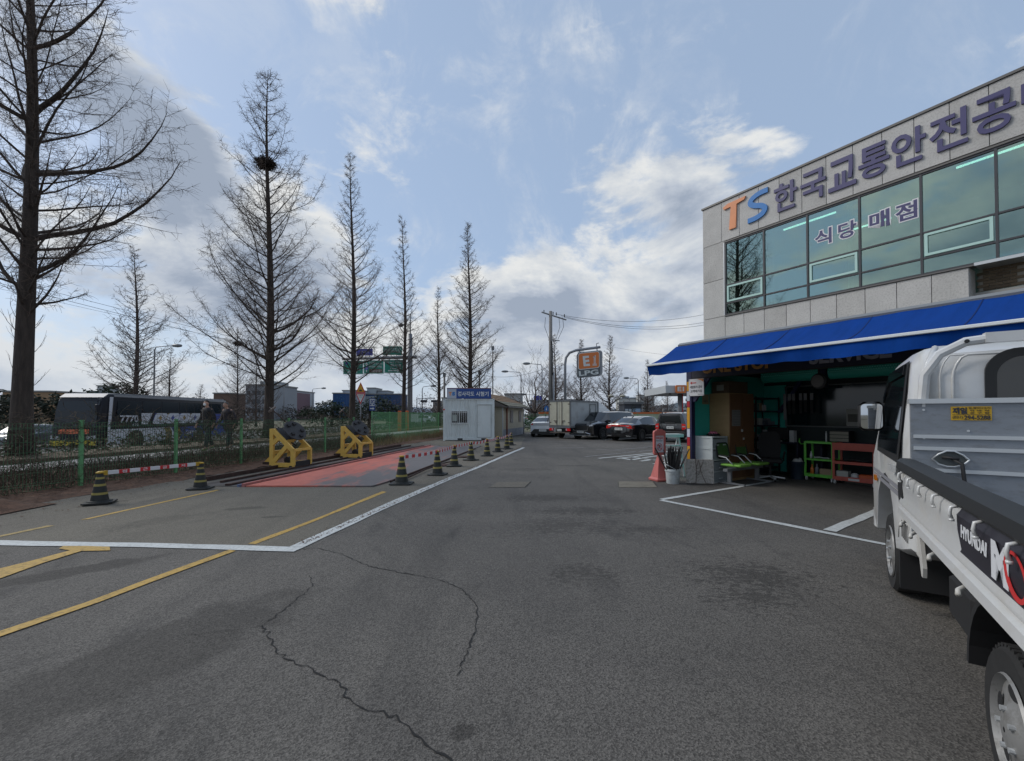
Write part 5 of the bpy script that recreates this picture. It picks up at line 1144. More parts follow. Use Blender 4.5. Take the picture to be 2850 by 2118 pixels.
for sg in (1,):
    yy = lambda z: sg * (hw_(z) + .004)
    def sidep(nm, pts, mt, th=.006, parent=TK):
        m = MB(); n2 = len(pts); m.add([(x, yy(z), z) for x, z in pts] + [(x, yy(z) + th * sg, z) for x, z in pts], [tuple(range(n2)), tuple(range(2 * n2 - 1, n2 - 1, -1))] + [(i, (i + 1) % n2, n2 + (i + 1) % n2, n2 + i) for i in range(n2)])
        return part(nm, m, mt, parent)
    sidep('door_window', [(1.95, 1.24), (2.98, 1.24), (3.06, 1.36), (2.86, 1.74), (2.68, 1.87), (1.97, 1.90)], m_glassd)
    sidep('window_seal', [(1.87, 1.18), (3.06, 1.20), (3.12, 1.30), (2.9, 1.80), (2.70, 1.93), (1.90, 1.955)], m_blackt, .003)
    sidep('door_seam', [(1.86, .62), (1.867, .62), (1.877, 1.95), (1.87, 1.95)], m_blackt, .003)
    sidep('door_seam', [(1.87, 1.955), (2.70, 1.935), (2.70, 1.928), (1.87, 1.948)], m_blackt, .003)
    sidep('rain_visor', [(1.98, 1.86), (2.66, 1.84), (2.88, 1.66), (2.92, 1.70), (2.70, 1.92), (1.97, 1.94)], m_glassd, .02)
    sidep('trim_strip', [(1.60, .98), (3.3, .98), (3.3, 1.01), (1.60, 1.01)], mat('grey_decal', (.22, .22, .24), .5), .003)
    sidep('trim_strip', [(1.60, .93), (3.3, .93), (3.3, .965), (1.60, .965)], bpy.data.materials['grey_decal'], .003)
    sidep('fuel_recess', [(1.78 + .06 * cos(a) * 1.0, 1.02 + .13 * sin(a)) for a in [i * pi / 8 for i in range(16)]], m_under, .004)
    sidep('side_repeater', [(3.05, .90), (3.15, .90), (3.15, .95), (3.05, .95)], m_amb, .02)
    sidep('door_handle', [(1.95, 1.10), (2.12, 1.10), (2.12, 1.15), (1.95, 1.15)], m_tw, .03)
    for k in range(5): sidep('vent_slot', [(1.50 + k * .05, .66), (1.515 + k * .05, .66), (1.515 + k * .05, .78), (1.50 + k * .05, .78)], m_under, .003)
m = MB(); m.add([(3.47, -.70, 1.20), (3.47, .70, 1.20), (2.95, .66, 1.86), (2.95, -.66, 1.86)], [(0, 1, 2, 3)]); part('windscreen', m, m_glassd, TK)
m = MB(); m.bbox(3.36, 3.54, -.84, .84, .34, .60, .04); part('bumper', m, m_tw, TK)
for sg in (1, -1): m = MB(); m.bbox(3.38, 3.53, sg * .66 - .16, sg * .66 + .16, .72, .94, .02); part('headlamp', m, m_head, TK)
# rear wall of the cab: recess, window, seal
m = MB(); n2 = 36
o_ = rrect(1.06, .58, .15, -.03, 1.665, 8); i_ = rrect(.96, .48, .12, -.03, 1.665, 8)
m.add([(1.335, a, b) for a, b in o_] + [(1.335, a, b) for a, b in i_] + [(1.36, a, b) for a, b in o_] + [(1.36, a, b) for a, b in i_], [f for i in range(n2) for f in ((i, (i + 1) % n2, n2 + (i + 1) % n2, n2 + i), (i, 2 * n2 + i, 2 * n2 + (i + 1) % n2, (i + 1) % n2), (n2 + i, n2 + (i + 1) % n2, 3 * n2 + (i + 1) % n2, 3 * n2 + i))])
part('rear_window_seal', m, m_blackt, TK, True, 30)
m = MB(); m.prism(i_, 1.345, 1.35, 'x'); part('rear_window', m, m_glassd, TK)
for q_, th_ in ((.16, .008), (.28, .005)):
    m = MB(); oo = rrect(1.12 + q_, .62 + q_ * .7, .18 + q_ / 3, 0, 1.65, 8); pts = [(1.352, a, min(b, 1.93)) for a, b in oo]; m.tube(pts + [pts[0]], th_, 5, False); part('pressed_rib', m, m_tw, TK, True)
for sg in (1, -1): m = MB(); m.tube([(1.34, sg * .80, .7), (1.335, sg * .80, 1.3), (1.36, sg * .755, 1.88), (1.46, sg * .70, 2.0)], .018, 6); part('gutter', m, m_tw, TK, True)
# mirror
MR = MB(); MR.tube([(2.90, .84, 1.42), (2.80, .95, 1.46), (2.55, .96, 1.52)], .022, 6); part('mirror_arm', MR, m_blackt, TK, True)
m = MB(); m.bbox(2.47, 2.56, .85, 1.035, 1.405, 1.665, .035); mh = part('mirror_housing', m, m_blackt, TK, True, 50)
m = MB(); m.prism(rrect(.150, .220, .03, .942, 1.535), 2.463, 2.469, 'x'); part('mirror_glass', m, mat('mirror', (.62, .64, .66), .02, 1.0), mh)
# bed
BX0, BX1, BY = -1.75, 1.28, .87
m = MB(); m.box(BX0, BX1, -BY + .02, BY - .02, .83, .88); part('deck', m, m_bed, TK)
m = MB(); m.box(BX1 - .045, BX1, -BY + .01, BY - .01, .79, 1.62); hb = part('headboard', m, m_bed, TK)
m = MB(); m.box(BX1 - .06, BX1 + .01, -BY, BY, 1.62, 1.65); part('headboard_cap', m, m_alul, hb)
for z in (1.19, 1.325, 1.40):
    m = MB(); m.box(BX1 - .058, BX1 - .0455, -BY + .02, BY - .02, z, z + .022); part('pressed_rib', m, m_alul, hb)
for y in (.683, -.683):
    m = MB(); pts = [(BX1 - .062, y + a * .55, 1.272 + b * .55) for a, b in [(-.15, 0), (-.10, .055), (-.03, .095), (.03, .095), (.10, .055), (.15, 0), (.10, -.055), (.03, -.08), (-.03, -.08), (-.10, -.055)]]; m.tube(pts + [pts[0]], .006, 5, False); part('lamp_opening_rim', m, m_alul, hb, True)
    m = MB(); m.poly([(BX1 - .047, a, b) for _, a, b in pts]); part('lamp_opening', m, mat('opening_grey', (.07, .08, .08), .6) if y > 0 else bpy.data.materials['opening_grey'], hb)
rr = random.Random(40)
for y, z in [(.80, 1.58), (.3, 1.58), (-.2, 1.58), (-.6, 1.58), (.80, 1.40), (.3, .98), (-.1, .98), (.6, 1.45), (-.35, 1.33)]:
    m = MB(); m.lathe([(.007, -.006), (.007, 0)], 8, (BX1 - .045, y, z), 'x'); part('rivet', m, m_alul, hb)
# sticker
m_yst = mat('yellow_sticker', (.56, .33, .012), .5)
m = MB(); m.box(BX1 - .049, BX1 - .0455, .50, .675, 1.515, 1.600); st_ = part('repair_sticker', m, m_yst, TK)
RB = (pi / 2, 0, -pi / 2); xs_ = BX1 - .051
text('sticker_lettering', '제일', m_sblk, st_, (xs_, .637, 1.574), RB, size=.06, extrude=.0008, bold=.003, fit=(.065, .040))
text('sticker_lettering', '탑,형바디수리', m_sblk, st_, (xs_, .552, 1.590), RB, size=.03, extrude=.0008, fit=(.09, .012))
text('sticker_lettering', '자 바 닥', m_sblk, st_, (xs_, .552, 1.575), RB, size=.03, extrude=.0008, fit=(.085, .011))
text('sticker_lettering', '공 구 함', m_sblk, st_, (xs_, .552, 1.561), RB, size=.03, extrude=.0008, fit=(.085, .011))
text('sticker_lettering', '(031)', m_sblk, st_, (xs_, .646, 1.532), RB, size=.04, extrude=.0008, fit=(.045, .022))
text('sticker_lettering', '294-5288', m_sblk, st_, (xs_, .562, 1.532), RB, size=.04, extrude=.0008, bold=.001, fit=(.112, .026))
m = MB(); m.beam((xs_, .67, 1.550), (xs_, .505, 1.550), .001, .002); part('sticker_line', m, m_sblk, st_)
# guard frame
def guard(m):
    for sg in (1, -1): m.tube([(BX1 - .02, sg * .80, 1.60), (BX1 - .02, sg * .79, 1.80), (BX1 - .02, sg * .72, 1.93), (BX1 - .02, sg * .60, 2.0), (BX1 - .02, sg * .40, 2.02)], .028, 8)
    m.box(BX1 - .05, BX1 + .01, -.52, .52, 1.985, 2.045)
m = MB(); guard(m); part('guard_frame', m, m_tw, TK, True, 40)
for y in (.06, -.22): m = MB(); m.box(BX1 - .045, BX1 - .005, y - .035, y + .035, 1.65, 1.984); part('guard_bar', m, m_tw, TK)
m = MB(); m.tube([(BX1 - .06, .24, 2.0), (BX1 - .075, .24, 1.955), (BX1 - .06, .24, 1.92)], .014, 6); part('rope_hook', m, m_twd, TK, True)
for y in (.60,): m = MB(); m.lathe([(.012, -.008), (.012, 0)], 10, (BX1 - .048, y, 2.0), 'x'); part('bolt', m, m_blackt, TK)
# left dropside: a pressed panel, its section bulges outwards
sec = [(.855, 1.115), (.885, 1.10), (.90, 1.06), (.905, .99), (.90, .90), (.915, .865), (.915, .845), (.895, .83), (.92, .81), (.925, .765), (.90, .745), (.86, .745), (.86, 1.115)]
zs = lambda z: .885 + (z - .745) * .80
sec = [(y, zs(z)) for y, z in sec]
m = MB(); m.prism(sec, BX0, BX1 + .02, 'x'); ds = part('dropside', m, m_tw, TK, True, 35)
m = MB(); m.prism([(.845, 1.182), (.915, 1.182), (.928, 1.20), (.923, 1.245), (.90, 1.262), (.85, 1.262), (.835, 1.24)], BX0, BX1 + .03, 'x'); part('rubber_rail', m, mat('rail_rubber', (.016, .017, .018), .55), ds, True, 40)
for k in range(7):
    x = BX1 - .08 - .31 * k
    m = MB(); m.tube([(x, .905, 1.178), (x, .928, 1.17), (x, .932, 1.145), (x, .926, 1.125)], .0065, 6); m.lathe([(.009, 0), (.009, .010)], 8, (x, .926, 1.114)); part('rope_hook', m, m_tw, ds, True)
for k, x in enumerate([1.18, .86, .40, -.1]):
    m = MB(); m.tube([(x, .90, .872), (x - .015, .925, .858), (x - .04, .93, .845)], .010, 6); part('lower_hook', m, m_twd, TK, True)
m = MB(); m.box(BX1 - .03, BX1 + .035, .85, .90, .86, 1.17); part('corner_bracket', m, m_twd, TK)
m = MB(); m.box(BX1 - .035, BX1 + .04, .885, .905, 1.0, 1.12); part('latch', m, m_blackt, TK)
# banner on the dropside
m_ban = mat('banner_black', (.018, .016, .024), .45)
bs = [(.9065, .99), (.9015, .90), (.9165, .866)]
m = MB(); bx = -.04; vs = []; secb = [(y, zs(z)) for y, z in [(.886, 1.100), (.9015, 1.06), (.9065, .99), (.902, .90), (.904, .885)]]
offs = [.02, .035, .0, -.03, -.02]
for x in (bx, BX0 + .1):
    for (y, z), o in zip(secb, offs): vs.append((x + (o if x == bx else 0), y + .003, z))
m.add(vs, [(i, i + 1, 5 + i + 1, 5 + i) for i in range(4)]); part('banner', m, m_ban, ds)
m_bw2 = mat('banner_white', (.62, .63, .65), .5); m_br2 = mat('banner_red', (.55, .03, .03), .5)
RS = (pi / 2, 0, pi)
def btext(s, x, z, w, h, mt, bold=.004): 
    o = text('banner_lettering', s, mt, ds, (x, .9115, zs(z)), RS, size=.1, extrude=.0008, bold=bold, fit=(w, h)); return o
btext('HYUNDAI', -.25, 1.0, .30, .05, m_bw2); btext('M', -.52, .985, .15, .125, m_bw2, .006); btext('BIS', -.92, .975, .36, .12, m_bw2, .006)
m = MB(); ring_prism(m, [(-.645 + .085 * cos(a) + .02 * sin(a), 1.075 + .070 * sin(a)) for a in [i * pi / 12 for i in range(24)]], [(-.650 + .066 * cos(a) + .02 * sin(a), 1.078 + .057 * sin(a)) for a in [i * pi / 12 for i in range(24)]], .910, .9125); part('red_ring', m, m_br2, ds)
# rear part of the body
m = MB(); m.box(BX0 - .03, BX0, -BY, BY, .84, 1.20); part('tailgate', m, m_tw, TK)
m = MB(); m.prism([(-a, b) for a, b in sec], BX0, BX1 + .02, 'x'); part('dropside', m, m_tw, TK, True, 35)
m = MB(); m.tube([(BX1 - .065, .68, 1.28), (BX1 - .10, .64, 1.25), (BX1 - .12, .62, .95)], .010, 6); m.tube([(BX1 - .06, .72, 1.285), (BX1 - .09, .65, 1.28)], .009, 6); part('strap', m, m_under, TK, True)
m = MB(); m.tube([(BX1 - .065, -.10, 1.42), (BX1 - .07, -.02, 1.36), (BX1 - .08, .03, 1.34), (BX1 - .08, .05, 1.29), (BX1 - .07, .02, 1.27)], .012, 6); part('strap', m, m_under, TK, True)
# chassis, mudguards, wheels
m = MB(); m.box(-1.6, 3.2, .28, .42, .50, .825); m.box(-1.6, 3.2, -.42, -.28, .50, .825); m.box(2.0, 3.2, -.78, .70, .40, .52); m.box(-1.7, 1.2, -.75, .75, .74, .825); part('chassis_rail', m, m_under, TK)
m = MB(); m.bbox(.55, 1.05, .45, .74, .36, .66, .05); part('battery_box', m, m_under, TK)
m = MB(); m.prism([(1.40, .62), (1.40, .80), (1.32, .82), (1.27, .74), (1.20, .58), (1.21, .52), (1.25, .52), (1.31, .62)], .80, .82, 'y'); part('side_step_bracket', m, m_twd, TK)
m = MB(); m.prism([(2.05, .62), (2.05, .18), (2.08, .18), (2.10, .62)], .45, .82, 'y'); part('mud_flap', m, m_under, TK)
arch = [(.44 * cos(a), .37 + .44 * sin(a)) for a in [i * pi / 14 for i in range(15)]]; arch2 = [(.41 * cos(a), .37 + .41 * sin(a)) for a in [i * pi / 14 for i in range(15)]]
m = MB(); m.prism([(x, z) for x, z in arch] + [(x, z) for x, z in reversed(arch2)], .50, .79, 'y'); part('mudguard', m, m_under, TK)
m_dull = mat('dull_rim', (.26, .26, .255), .5, .35, dirt=.6, dcol=(.10, .09, .075), dscale=14)
def disc_rim(w_, rr_, sg, w):
    for c in kids(w_): bpy.data.objects.remove(c)
    o = sg * w / 2
    m = MB(); m.lathe([(rr_ * .66, o - sg * .004), (rr_ * .64, o + sg * .006), (rr_ * .60, o - sg * .024), (rr_ * .34, o - sg * .012), (rr_ * .30, o - sg * .002), (rr_ * .20, o + sg * .010), (.01, o + sg * .015)], 36, axis='y', cap=False)
    rim = part('rim', m, m_dull, w_, True, 50)
    for k in range(5):
        m = MB(); a = k * 2 * pi / 5 + .3; e = Vector((cos(a), 0, sin(a))); t_ = Vector((-sin(a), 0, cos(a)))
        pts = [e * (rr_ * .47 + rr_ * .085 * cos(b)) + t_ * (rr_ * .15 * sin(b)) + Vector((0, o - sg * (.010), 0)) for b in [j * pi / 6 for j in range(12)]]
        m.poly([tuple(p) for p in pts]); part('rim_opening', m, m_under, w_, fix=False)
    m = MB()
    for k in range(5): a = k * 2 * pi / 5; m = MB(); m.lathe([(.011, o + sg * .0), (.011, o + sg * .02)], 8, (rr_ * .24 * cos(a), 0, rr_ * .24 * sin(a)), 'y'); part('wheel_nut', m, m_alul, w_)
for sg in (1, -1):
    w_ = wheel(TK, 2.60, sg * .715, .335, .195, 6, m_alloy, sg, hubr=.62); disc_rim(w_, .335, sg, .195)
    w_ = wheel(TK, -0.02, sg * .675, .315, .19, 6, m_alloy, sg, hubr=.64); disc_rim(w_, .315, sg, .19)
m = MB()
for k in range(48):                                         # tread blocks of the near rear wheel
    a = k * 2 * pi / 48
    for yb in (-.06, 0, .06): 
        c_ = (.316 * cos(a), yb, .316 * sin(a)); m.beam((c_[0] * .985, yb - .022, c_[2] * .985), (c_[0] * .985, yb + .022, c_[2] * .985), .022, .012)
o = part('tread', m, m_tyre, TK, loc=(-.02, .675, .315)); o['kind'] = 'stuff'
# ================================================================== trees
m_bark = mat('bark', (0.046, 0.035, 0.029), 0.95, var=.4, vscale=14, bump=1.0, bscale=40, stretch=(1, 1, .15))
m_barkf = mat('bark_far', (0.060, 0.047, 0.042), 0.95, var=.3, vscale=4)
m_twig = mat('twigs', (0.10, 0.074, 0.060), 0.95)
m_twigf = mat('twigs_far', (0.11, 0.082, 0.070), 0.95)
def bare_tree(seed, H, Rc, r0, zs, nb, dens=1.0, low=.9, heavy=(), tw=.0075, lean=0.0, k2=1.0, top_r=.5):
    """metasequoia: straight tapered trunk, rising limbs, feathery side twigs -> trunk, limbs, twigs"""
    rr = random.Random(seed); T, Lb, Tw = MB(), MB(), MB()
    n = 22; tp = []; rs = []
    wob = [rr.uniform(-1, 1) for _ in range(4)]
    def tc_(z): t = z / H; return Vector((lean * z + .10 * sin(t * 5 + wob[0]) * t * 2, .10 * sin(t * 4 + wob[1]) * t * 2, z))
    for i in range(n + 1):
        z = H * i / n; tp.append(tc_(z)); rs.append(max(.012, r0 * ((1 - z / H) ** .85) + (r0 * .35 * math.exp(-z / .7))))
    T.tube(tp, rs, 10)
    def seg(mb, p, q, a, b, n_=3):
        d = q - p
        if d.length < 1e-4: return
        u = d.cross(Vector((.3, .2, .9))).normalized(); v = d.cross(u).normalized(); vs = []
        for c_, r_ in ((p, a), (q, b)):
            for j in range(n_): t = 2 * pi * j / n_; vs.append(tuple(c_ + (u * cos(t) + v * sin(t)) * r_))
        mb.add(vs, [(j, (j + 1) % n_, n_ + (j + 1) % n_, n_ + j) for j in range(n_)])
    def twig(p, d, L, r_):
        q = p + d * L * .5; seg(Tw, p, q, r_, r_ * .8)
        d2 = (d + Vector((rr.uniform(-.5, .5), rr.uniform(-.5, .5), rr.uniform(-.5, .45)))).normalized(); e = q + d2 * L * .5; seg(Tw, q, e, r_ * .8, r_ * .45)
        return q, e, d2
    specs = []
    for i in range(nb):
        t = (i + rr.random()) / nb; z = zs + (H - zs) * (t ** 1.12) * .985
        f = (z - zs) / (H - zs); L = Rc * ((1 - f) ** top_r if f > .12 else low + f) * rr.uniform(.42, 1.16) * (1 if f > .05 else .8)
        specs.append((z, i * 2.399 + rr.uniform(-.5, .5), max(.35, L), r0 * .15 * (1 - f) ** .8 * rr.uniform(.5, 1.25) + .009, rr.uniform(.25, .75), False))
    for (z, az, L, r_) in heavy: specs.append((z, az, L, r_, .28, True))
    for z, az, L, rb, up, hv in specs:
        p = tc_(z); d = Vector((cos(az) * cos(up), sin(az) * cos(up), sin(up))); ns = 9 if hv else 7; pts = [p]; dirs = [d]
        for k in range(ns):
            turn = (.16 if not hv else .22) * (k / ns + .3); d = (d + Vector((rr.uniform(-.13, .13), rr.uniform(-.13, .13), turn + rr.uniform(-.12, .10)))).normalized()
            pts.append(pts[-1] + d * L / ns); dirs.append(d)
        for k in range(ns): seg(Lb, pts[k], pts[k + 1], rb * (1 - k / ns) ** .9 + .006, rb * (1 - (k + 1) / ns) ** .9 + .005, 5 if rb > .03 else 3)
        nsub = int(max(4, L * 3.3 * dens) * (1.4 if hv else 1))
        for s in range(nsub):
            t = .12 + .88 * (s + rr.random()) / nsub; k = min(ns - 1, int(t * ns)); fr = t * ns - k; q = pts[k].lerp(pts[k + 1], fr); bd = dirs[k]
            side = bd.cross(Vector((0, 0, 1)));  side = side.normalized() if side.length > .01 else Vector((1, 0, 0))
            sd_ = (side * (1 if s % 2 else -1) * rr.uniform(.5, 1.1) + bd * rr.uniform(.4, 1.0) + Vector((0, 0, rr.uniform(-.35, .75)))).normalized()
            SL = L * rr.uniform(.16, .42) * (1.15 - t * .75); SL = min(SL, 1.7) + .15; sr = max(tw * .9, rb * .25 * (1 - t))
            a = q; dd = sd_; st = 4 if SL > .8 else 3
            for j in range(st):
                dn = (dd + Vector((rr.uniform(-.25, .25), rr.uniform(-.25, .25), rr.uniform(-.12, .22)))).normalized(); b_ = a + dn * SL / st
                seg(Tw, a, b_, sr * (1 - j / st * .6), sr * (1 - (j + 1) / st * .6))
                for _ in range(max(1, int(2.4 * dens * k2))):
                    td = (dn * .5 + Vector((rr.uniform(-1, 1), rr.uniform(-1, 1), rr.uniform(-.9, .6)))).normalized()
                    twig(a.lerp(b_, rr.random()), td, rr.uniform(.12, .42) * (.6 + .12 * L), tw * .72)
                a = b_; dd = dn
    # spindly shoots low on the trunk
    for i in range(14):
        z = rr.uniform(zs * .25, zs); az = rr.uniform(0, 2 * pi); p = tc_(z); d = Vector((cos(az), sin(az), rr.uniform(.1, 1))).normalized()
        for k in range(5):
            q = p + d * rr.uniform(.12, .26); seg(Tw, p, q, .012 - k * .0018, .010 - k * .0018); 
            if k: twig(p, (d + Vector((rr.uniform(-1, 1), rr.uniform(-1, 1), .6))).normalized(), rr.uniform(.15, .4), tw * .7)
            p = q; d = (d + Vector((rr.uniform(-.2, .2), rr.uniform(-.2, .2), .4))).normalized()
    return T, Lb, Tw
def plant_tree(label, loc, mbs, group, mb=None, mt=None, rz=0, scale=1, name='metasequoia_tree', fine=True):
    t = thing(name, label, 'tree', loc, rz, group, scale=scale)
    mb = mb or m_bark; mt = mt or m_twig
    part('trunk', mbs[0], mb, t, True, fix=False)
    c = MB(); c.add(mbs[1].v, mbs[1].f); c.mi = 1; c.add(mbs[2].v, mbs[2].f)
    part('crown', c, [mb, mt], t, fix=False)['kind'] = 'stuff'
    return t
GT = 'bare trees along the roadside'
tr = bare_tree(11, 20.5, 4.4, .25, 4.2, 100, 1.25, .75, heavy=[(6.6, .15, 5.2, .085), (5.4, -.3, 4.4, .06), (8.6, .5, 4.6, .07), (5.0, 2.9, 4.6, .065), (6.6, 3.3, 5.0, .07), (8.2, 2.6, 4.8, .06), (10.4, -.4, 4.2, .07), (10.2, 3.6, 4.2, .07), (12.5, .2, 3.8, .06)], tw=.0065, top_r=.5, k2=1.5)
plant_tree('tallest bare tree with the thickest trunk, at the left edge', (-14.68, 13, .25), tr, GT)
tr = bare_tree(23, 19.4, 5.3, .24, 2.5, 128, 1.15, .95, heavy=[(4.6, .2, 3.4, .07), (4.2, 2.8, 4.2, .07), (6.0, 2.6, 4.0, .06), (5.6, .5, 3.6, .07)], tw=.0072, top_r=.66, k2=1.5)
t2 = plant_tree('bare tree with a large bird nest high on its trunk, above the yellow stands', (-12.73, 22.7, .25), tr, GT)
tr3 = bare_tree(35, 19.7, 5.0, .22, 3.4, 112, 1.05, .95, heavy=[(5.6, 2.9, 4.0, .06), (4.8, .3, 3.6, .07)], tw=.0085, top_r=.95, k2=1.4)
t3 = plant_tree('slender pointed bare tree just left of the red triangular road sign', (-11.19, 30.4, .25), tr3, GT)
tr4 = bare_tree(47, 19.1, 4.7, .20, 3.6, 92, .9, .9, tw=.0095, top_r=1.15, k2=1.4)
t4 = plant_tree('thin bare tree in front of the grey gantry post', (-9.63, 38.6, .2), tr4, GT)
t5 = plant_tree('short bare tree standing left of the container booth', (-7.94, 47, .2), bare_tree(52, 15.2, 4.8, .22, 3.6, 80, .85, .9, tw=.011, top_r=1.1, k2=1.4), GT)
tr6 = bare_tree(61, 19.3, 4.6, .26, 2.8, 140, 1.1, .95, tw=.0105, top_r=.88, k2=1.5)
t6 = plant_tree('dense conical bare tree rising right behind the container booth', (-3.91, 40, 0), tr6, GT)
GF = 'bare trees on the far side of the highway'
def far(src, lab, loc, sc, rz, grp=GF, mats=True):
    o = dup(src, loc, rz, lab, grp, sc)
    return o
CH.clear()
trf = bare_tree(75, 17, 5.0, .24, 2.5, 110, .85, .95, tw=.014, top_r=.85, k2=1.3)
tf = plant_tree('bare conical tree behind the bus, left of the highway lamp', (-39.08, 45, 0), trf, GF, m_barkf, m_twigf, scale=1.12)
far(tf, 'small bare tree topped by a dark nest, above the rear of the bus', (-37.96, 60, 0), (.62, .62, .80), 1.1)
far(tf, 'low bushy bare tree right of the highway lamp', (-40.98, 52, 0), (.62, .62, .56), 2.3)
far(tf, 'lowest bare tree behind the tail of the bus', (-43.1, 60, 0), (.62, .62, .34), 3.0)
far(tf, 'bare tree immediately left of the grey office block', (-33, 56, 0), (.55, .55, .62), 4.0)
trg = bare_tree(88, 13, 4.3, .20, 2.4, 88, .9, 1.0, heavy=[(3.4, .3, 3.4, .07), (3.0, 2.8, 3.2, .07), (4.6, 1.4, 3, .06)], tw=.015, top_r=1.05, k2=1.3)
GG = 'bare trees behind the parked cars'
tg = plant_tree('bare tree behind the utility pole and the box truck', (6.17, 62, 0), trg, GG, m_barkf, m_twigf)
far(tg, 'bare tree partly hidden by the round cornered orange gas sign', (10.24, 64, 0), .97, 1.4, GG)
far(tg, 'bare tree above the roof of the black people carrier', (13.5, 60, 0), .96, 2.7, GG)
far(tg, 'bare tree just left of the awning corner', (19.3, 62, 0), .72, 3.9, GG)
far(tg, 'tiny bare tree top between the awning and the gas canopy', (30, 84, 0), .62, 5.0, GG)
# broad round headed tree
def round_tree(seed, H, Rr, tw=.02):
    rr = random.Random(seed); T, Lb, Tw = MB(), MB(), MB()
    T.tube([(0, 0, 0), (.05, 0, H * .2), (0, .05, H * .3)], [.32, .26, .22], 9)
    def grow(p, d, L, r_, lv):
        for k in range(3):
            dn = (d + Vector((rr.uniform(-.3, .3), rr.uniform(-.3, .3), rr.uniform(-.1, .25)))).normalized(); q = p + dn * L / 3
            (Lb if lv < 2 else Tw).tube([p, q], [r_, r_ * .8], 4 if lv < 2 else 3, False); r_ *= .8; p = q; d = dn
            if lv < 4 and k: 
                for _ in range(2 if lv < 3 else 3): grow(p, (d + Vector((rr.uniform(-1, 1), rr.uniform(-1, 1), rr.uniform(-.4, .6))) * .9).normalized(), L * rr.uniform(.5, .75), max(tw * .5, r_ * .6), lv + 1)
    for i in range(8): a = i * 2 * pi / 8; grow(Vector((0, 0, H * .24)), Vector((cos(a), sin(a), .55)).normalized(), Rr * .75, .13, 1)
    grow(Vector((0, 0, H * .28)), Vector((.1, 0, 1)), Rr * .8, .14, 1)
    return T, Lb, Tw
plant_tree('round headed bare tree behind the siding clad cabin', (2.9, 56, 0), round_tree(5, 7.2, 4.6), 'broad bare trees', m_barkf, m_twigf, name='broad_tree')
# ------------------------------------------------------------------ nests
m_nest = mat('nest_twigs', (.022, .016, .013), 1.0)
def nest(lab, loc, r_):
    rr = random.Random(int(r_ * 100)); m = MB()
    for i in range(420):
        a = rr.uniform(0, 2 * pi); b = rr.uniform(-1, 1); q = rr.uniform(.55, 1.0); p = Vector((cos(a) * sqrt(1 - b * b), sin(a) * sqrt(1 - b * b), b * .62)) * r_ * q
        d = Vector((rr.uniform(-1, 1), rr.uniform(-1, 1), rr.uniform(-.4, .4))).normalized() * r_ * rr.uniform(.3, .8); m.tube([p - d * .5, p + d * .5], .013, 3, False)
    m.lathe([(.1 * r_, -.5 * r_), (.7 * r_, -.3 * r_), (.85 * r_, .1 * r_), (.5 * r_, .35 * r_)], 9)
    o = part('bird_nest', m, m_nest, None, loc=loc, fix=False); tag(o, lab, 'nest')
nest('large dark stick nest high in the tree above the yellow stands', (-12.95, 22.6, 14.75), .52)
nest('small dark stick nest on the tree top behind the bus tail', (-37.6, 59.5, 11.3), .62)

# ------------------------------------------------------------------ fence
m_fgr = mat('fence_green', (0.12, 0.33, 0.14), 0.5, dirt=.35, dcol=(.03, .05, .02), dscale=9)
m_fgw = mat('fence_wire_green', (0.06, 0.16, 0.075), 0.6, dirt=.5, dcol=(.03, .03, .02), dscale=6)
FN = thing('mesh_fence', 'green welded mesh fence with square posts overgrown by dead vines along the yard', 'fence', (FX0, 0, 0), 0)
def fl(s, o=0, z=0): p = fp(s, o, z); return Vector((p[0] - FX0, p[1], p[2]))
pm = MB(); pm.bbox(-.03, .03, -.03, .03, 0, 1.42, .006); pm.box(-.033, .033, -.033, .033, 1.42, 1.435); pme = pm.mesh('post', m_fgr)
def wire_panel(L, H, dx, zs_, w, z0=.06, fold=True):
    m = MB()
    n = int(L / dx)
    for i in range(1, n): x = L * i / n; m.box(-w, w, x - w, x + w, z0, z0 + H)
    for z in zs_: m.box(-w, w, .03, L - .03, z - w, z + w)
    if fold:
        for zc_ in (z0 + H - .10, z0 + .12):
            for k in range(n):
                x = L * (k + .5) / n; m.box(.0, .05, x - w * .8, x + w * .8, zc_ - w, zc_ + w)
            m.box(.045, .055, .03, L - .03, zc_ - w, zc_ + w)
    return m
ang = -atan2(FS, 1)
SPC = 2.08; seglen = SPC * sqrt(1 + FS * FS)
wp = wire_panel(seglen, 1.32, .055, [.08, .22, .42, .62, .82, 1.02, 1.18, 1.30, 1.38], .0028); wme = wp.mesh('mesh_panel', m_fgw, fix=False)
s0 = 9.2 - 3 * SPC
for k in range(9):
    s = s0 + k * SPC
    o = link('post', pme, FN, fl(s), (0, 0, ang))
    if k < 8: link('mesh_panel', wme, FN, fl(s), (0, 0, ang))
# taller netting further on
FN2 = thing('mesh_fence', 'taller green netted fence with round posts running up to the container booth', 'fence', (FX0, 0, 0), 0)
pm = MB(); pm.tube([(0, 0, 0), (0, 0, 1.72)], .028, 8); pme2 = pm.mesh('post', m_fgr)
spots = [(-7.0, 21.7), (-6.75, 24.0), (-6.45, 26.6), (-6.1, 29.4), (-5.5, 32.6), (-3.2, 33.4), (-1.0, 34)]
for i, (x, y) in enumerate(spots):
    link('post', pme2, FN2, (x - FX0, y, 0))
    if i + 1 < len(spots):
        q = Vector((spots[i + 1][0] - x, spots[i + 1][1] - y, 0)); m = wire_panel(q.length, 1.6, .055, [.1, .4, .7, 1.0, 1.3, 1.6, 1.66], .0045, .06, False)
        m.box(-.012, .012, 0, q.length, 1.66, 1.685)
        part('mesh_panel', m, m_fgw if False else m_fgr, FN2, loc=(x - FX0, y, 0), rot=(0, 0, -atan2(q.x, q.y)), fix=False)
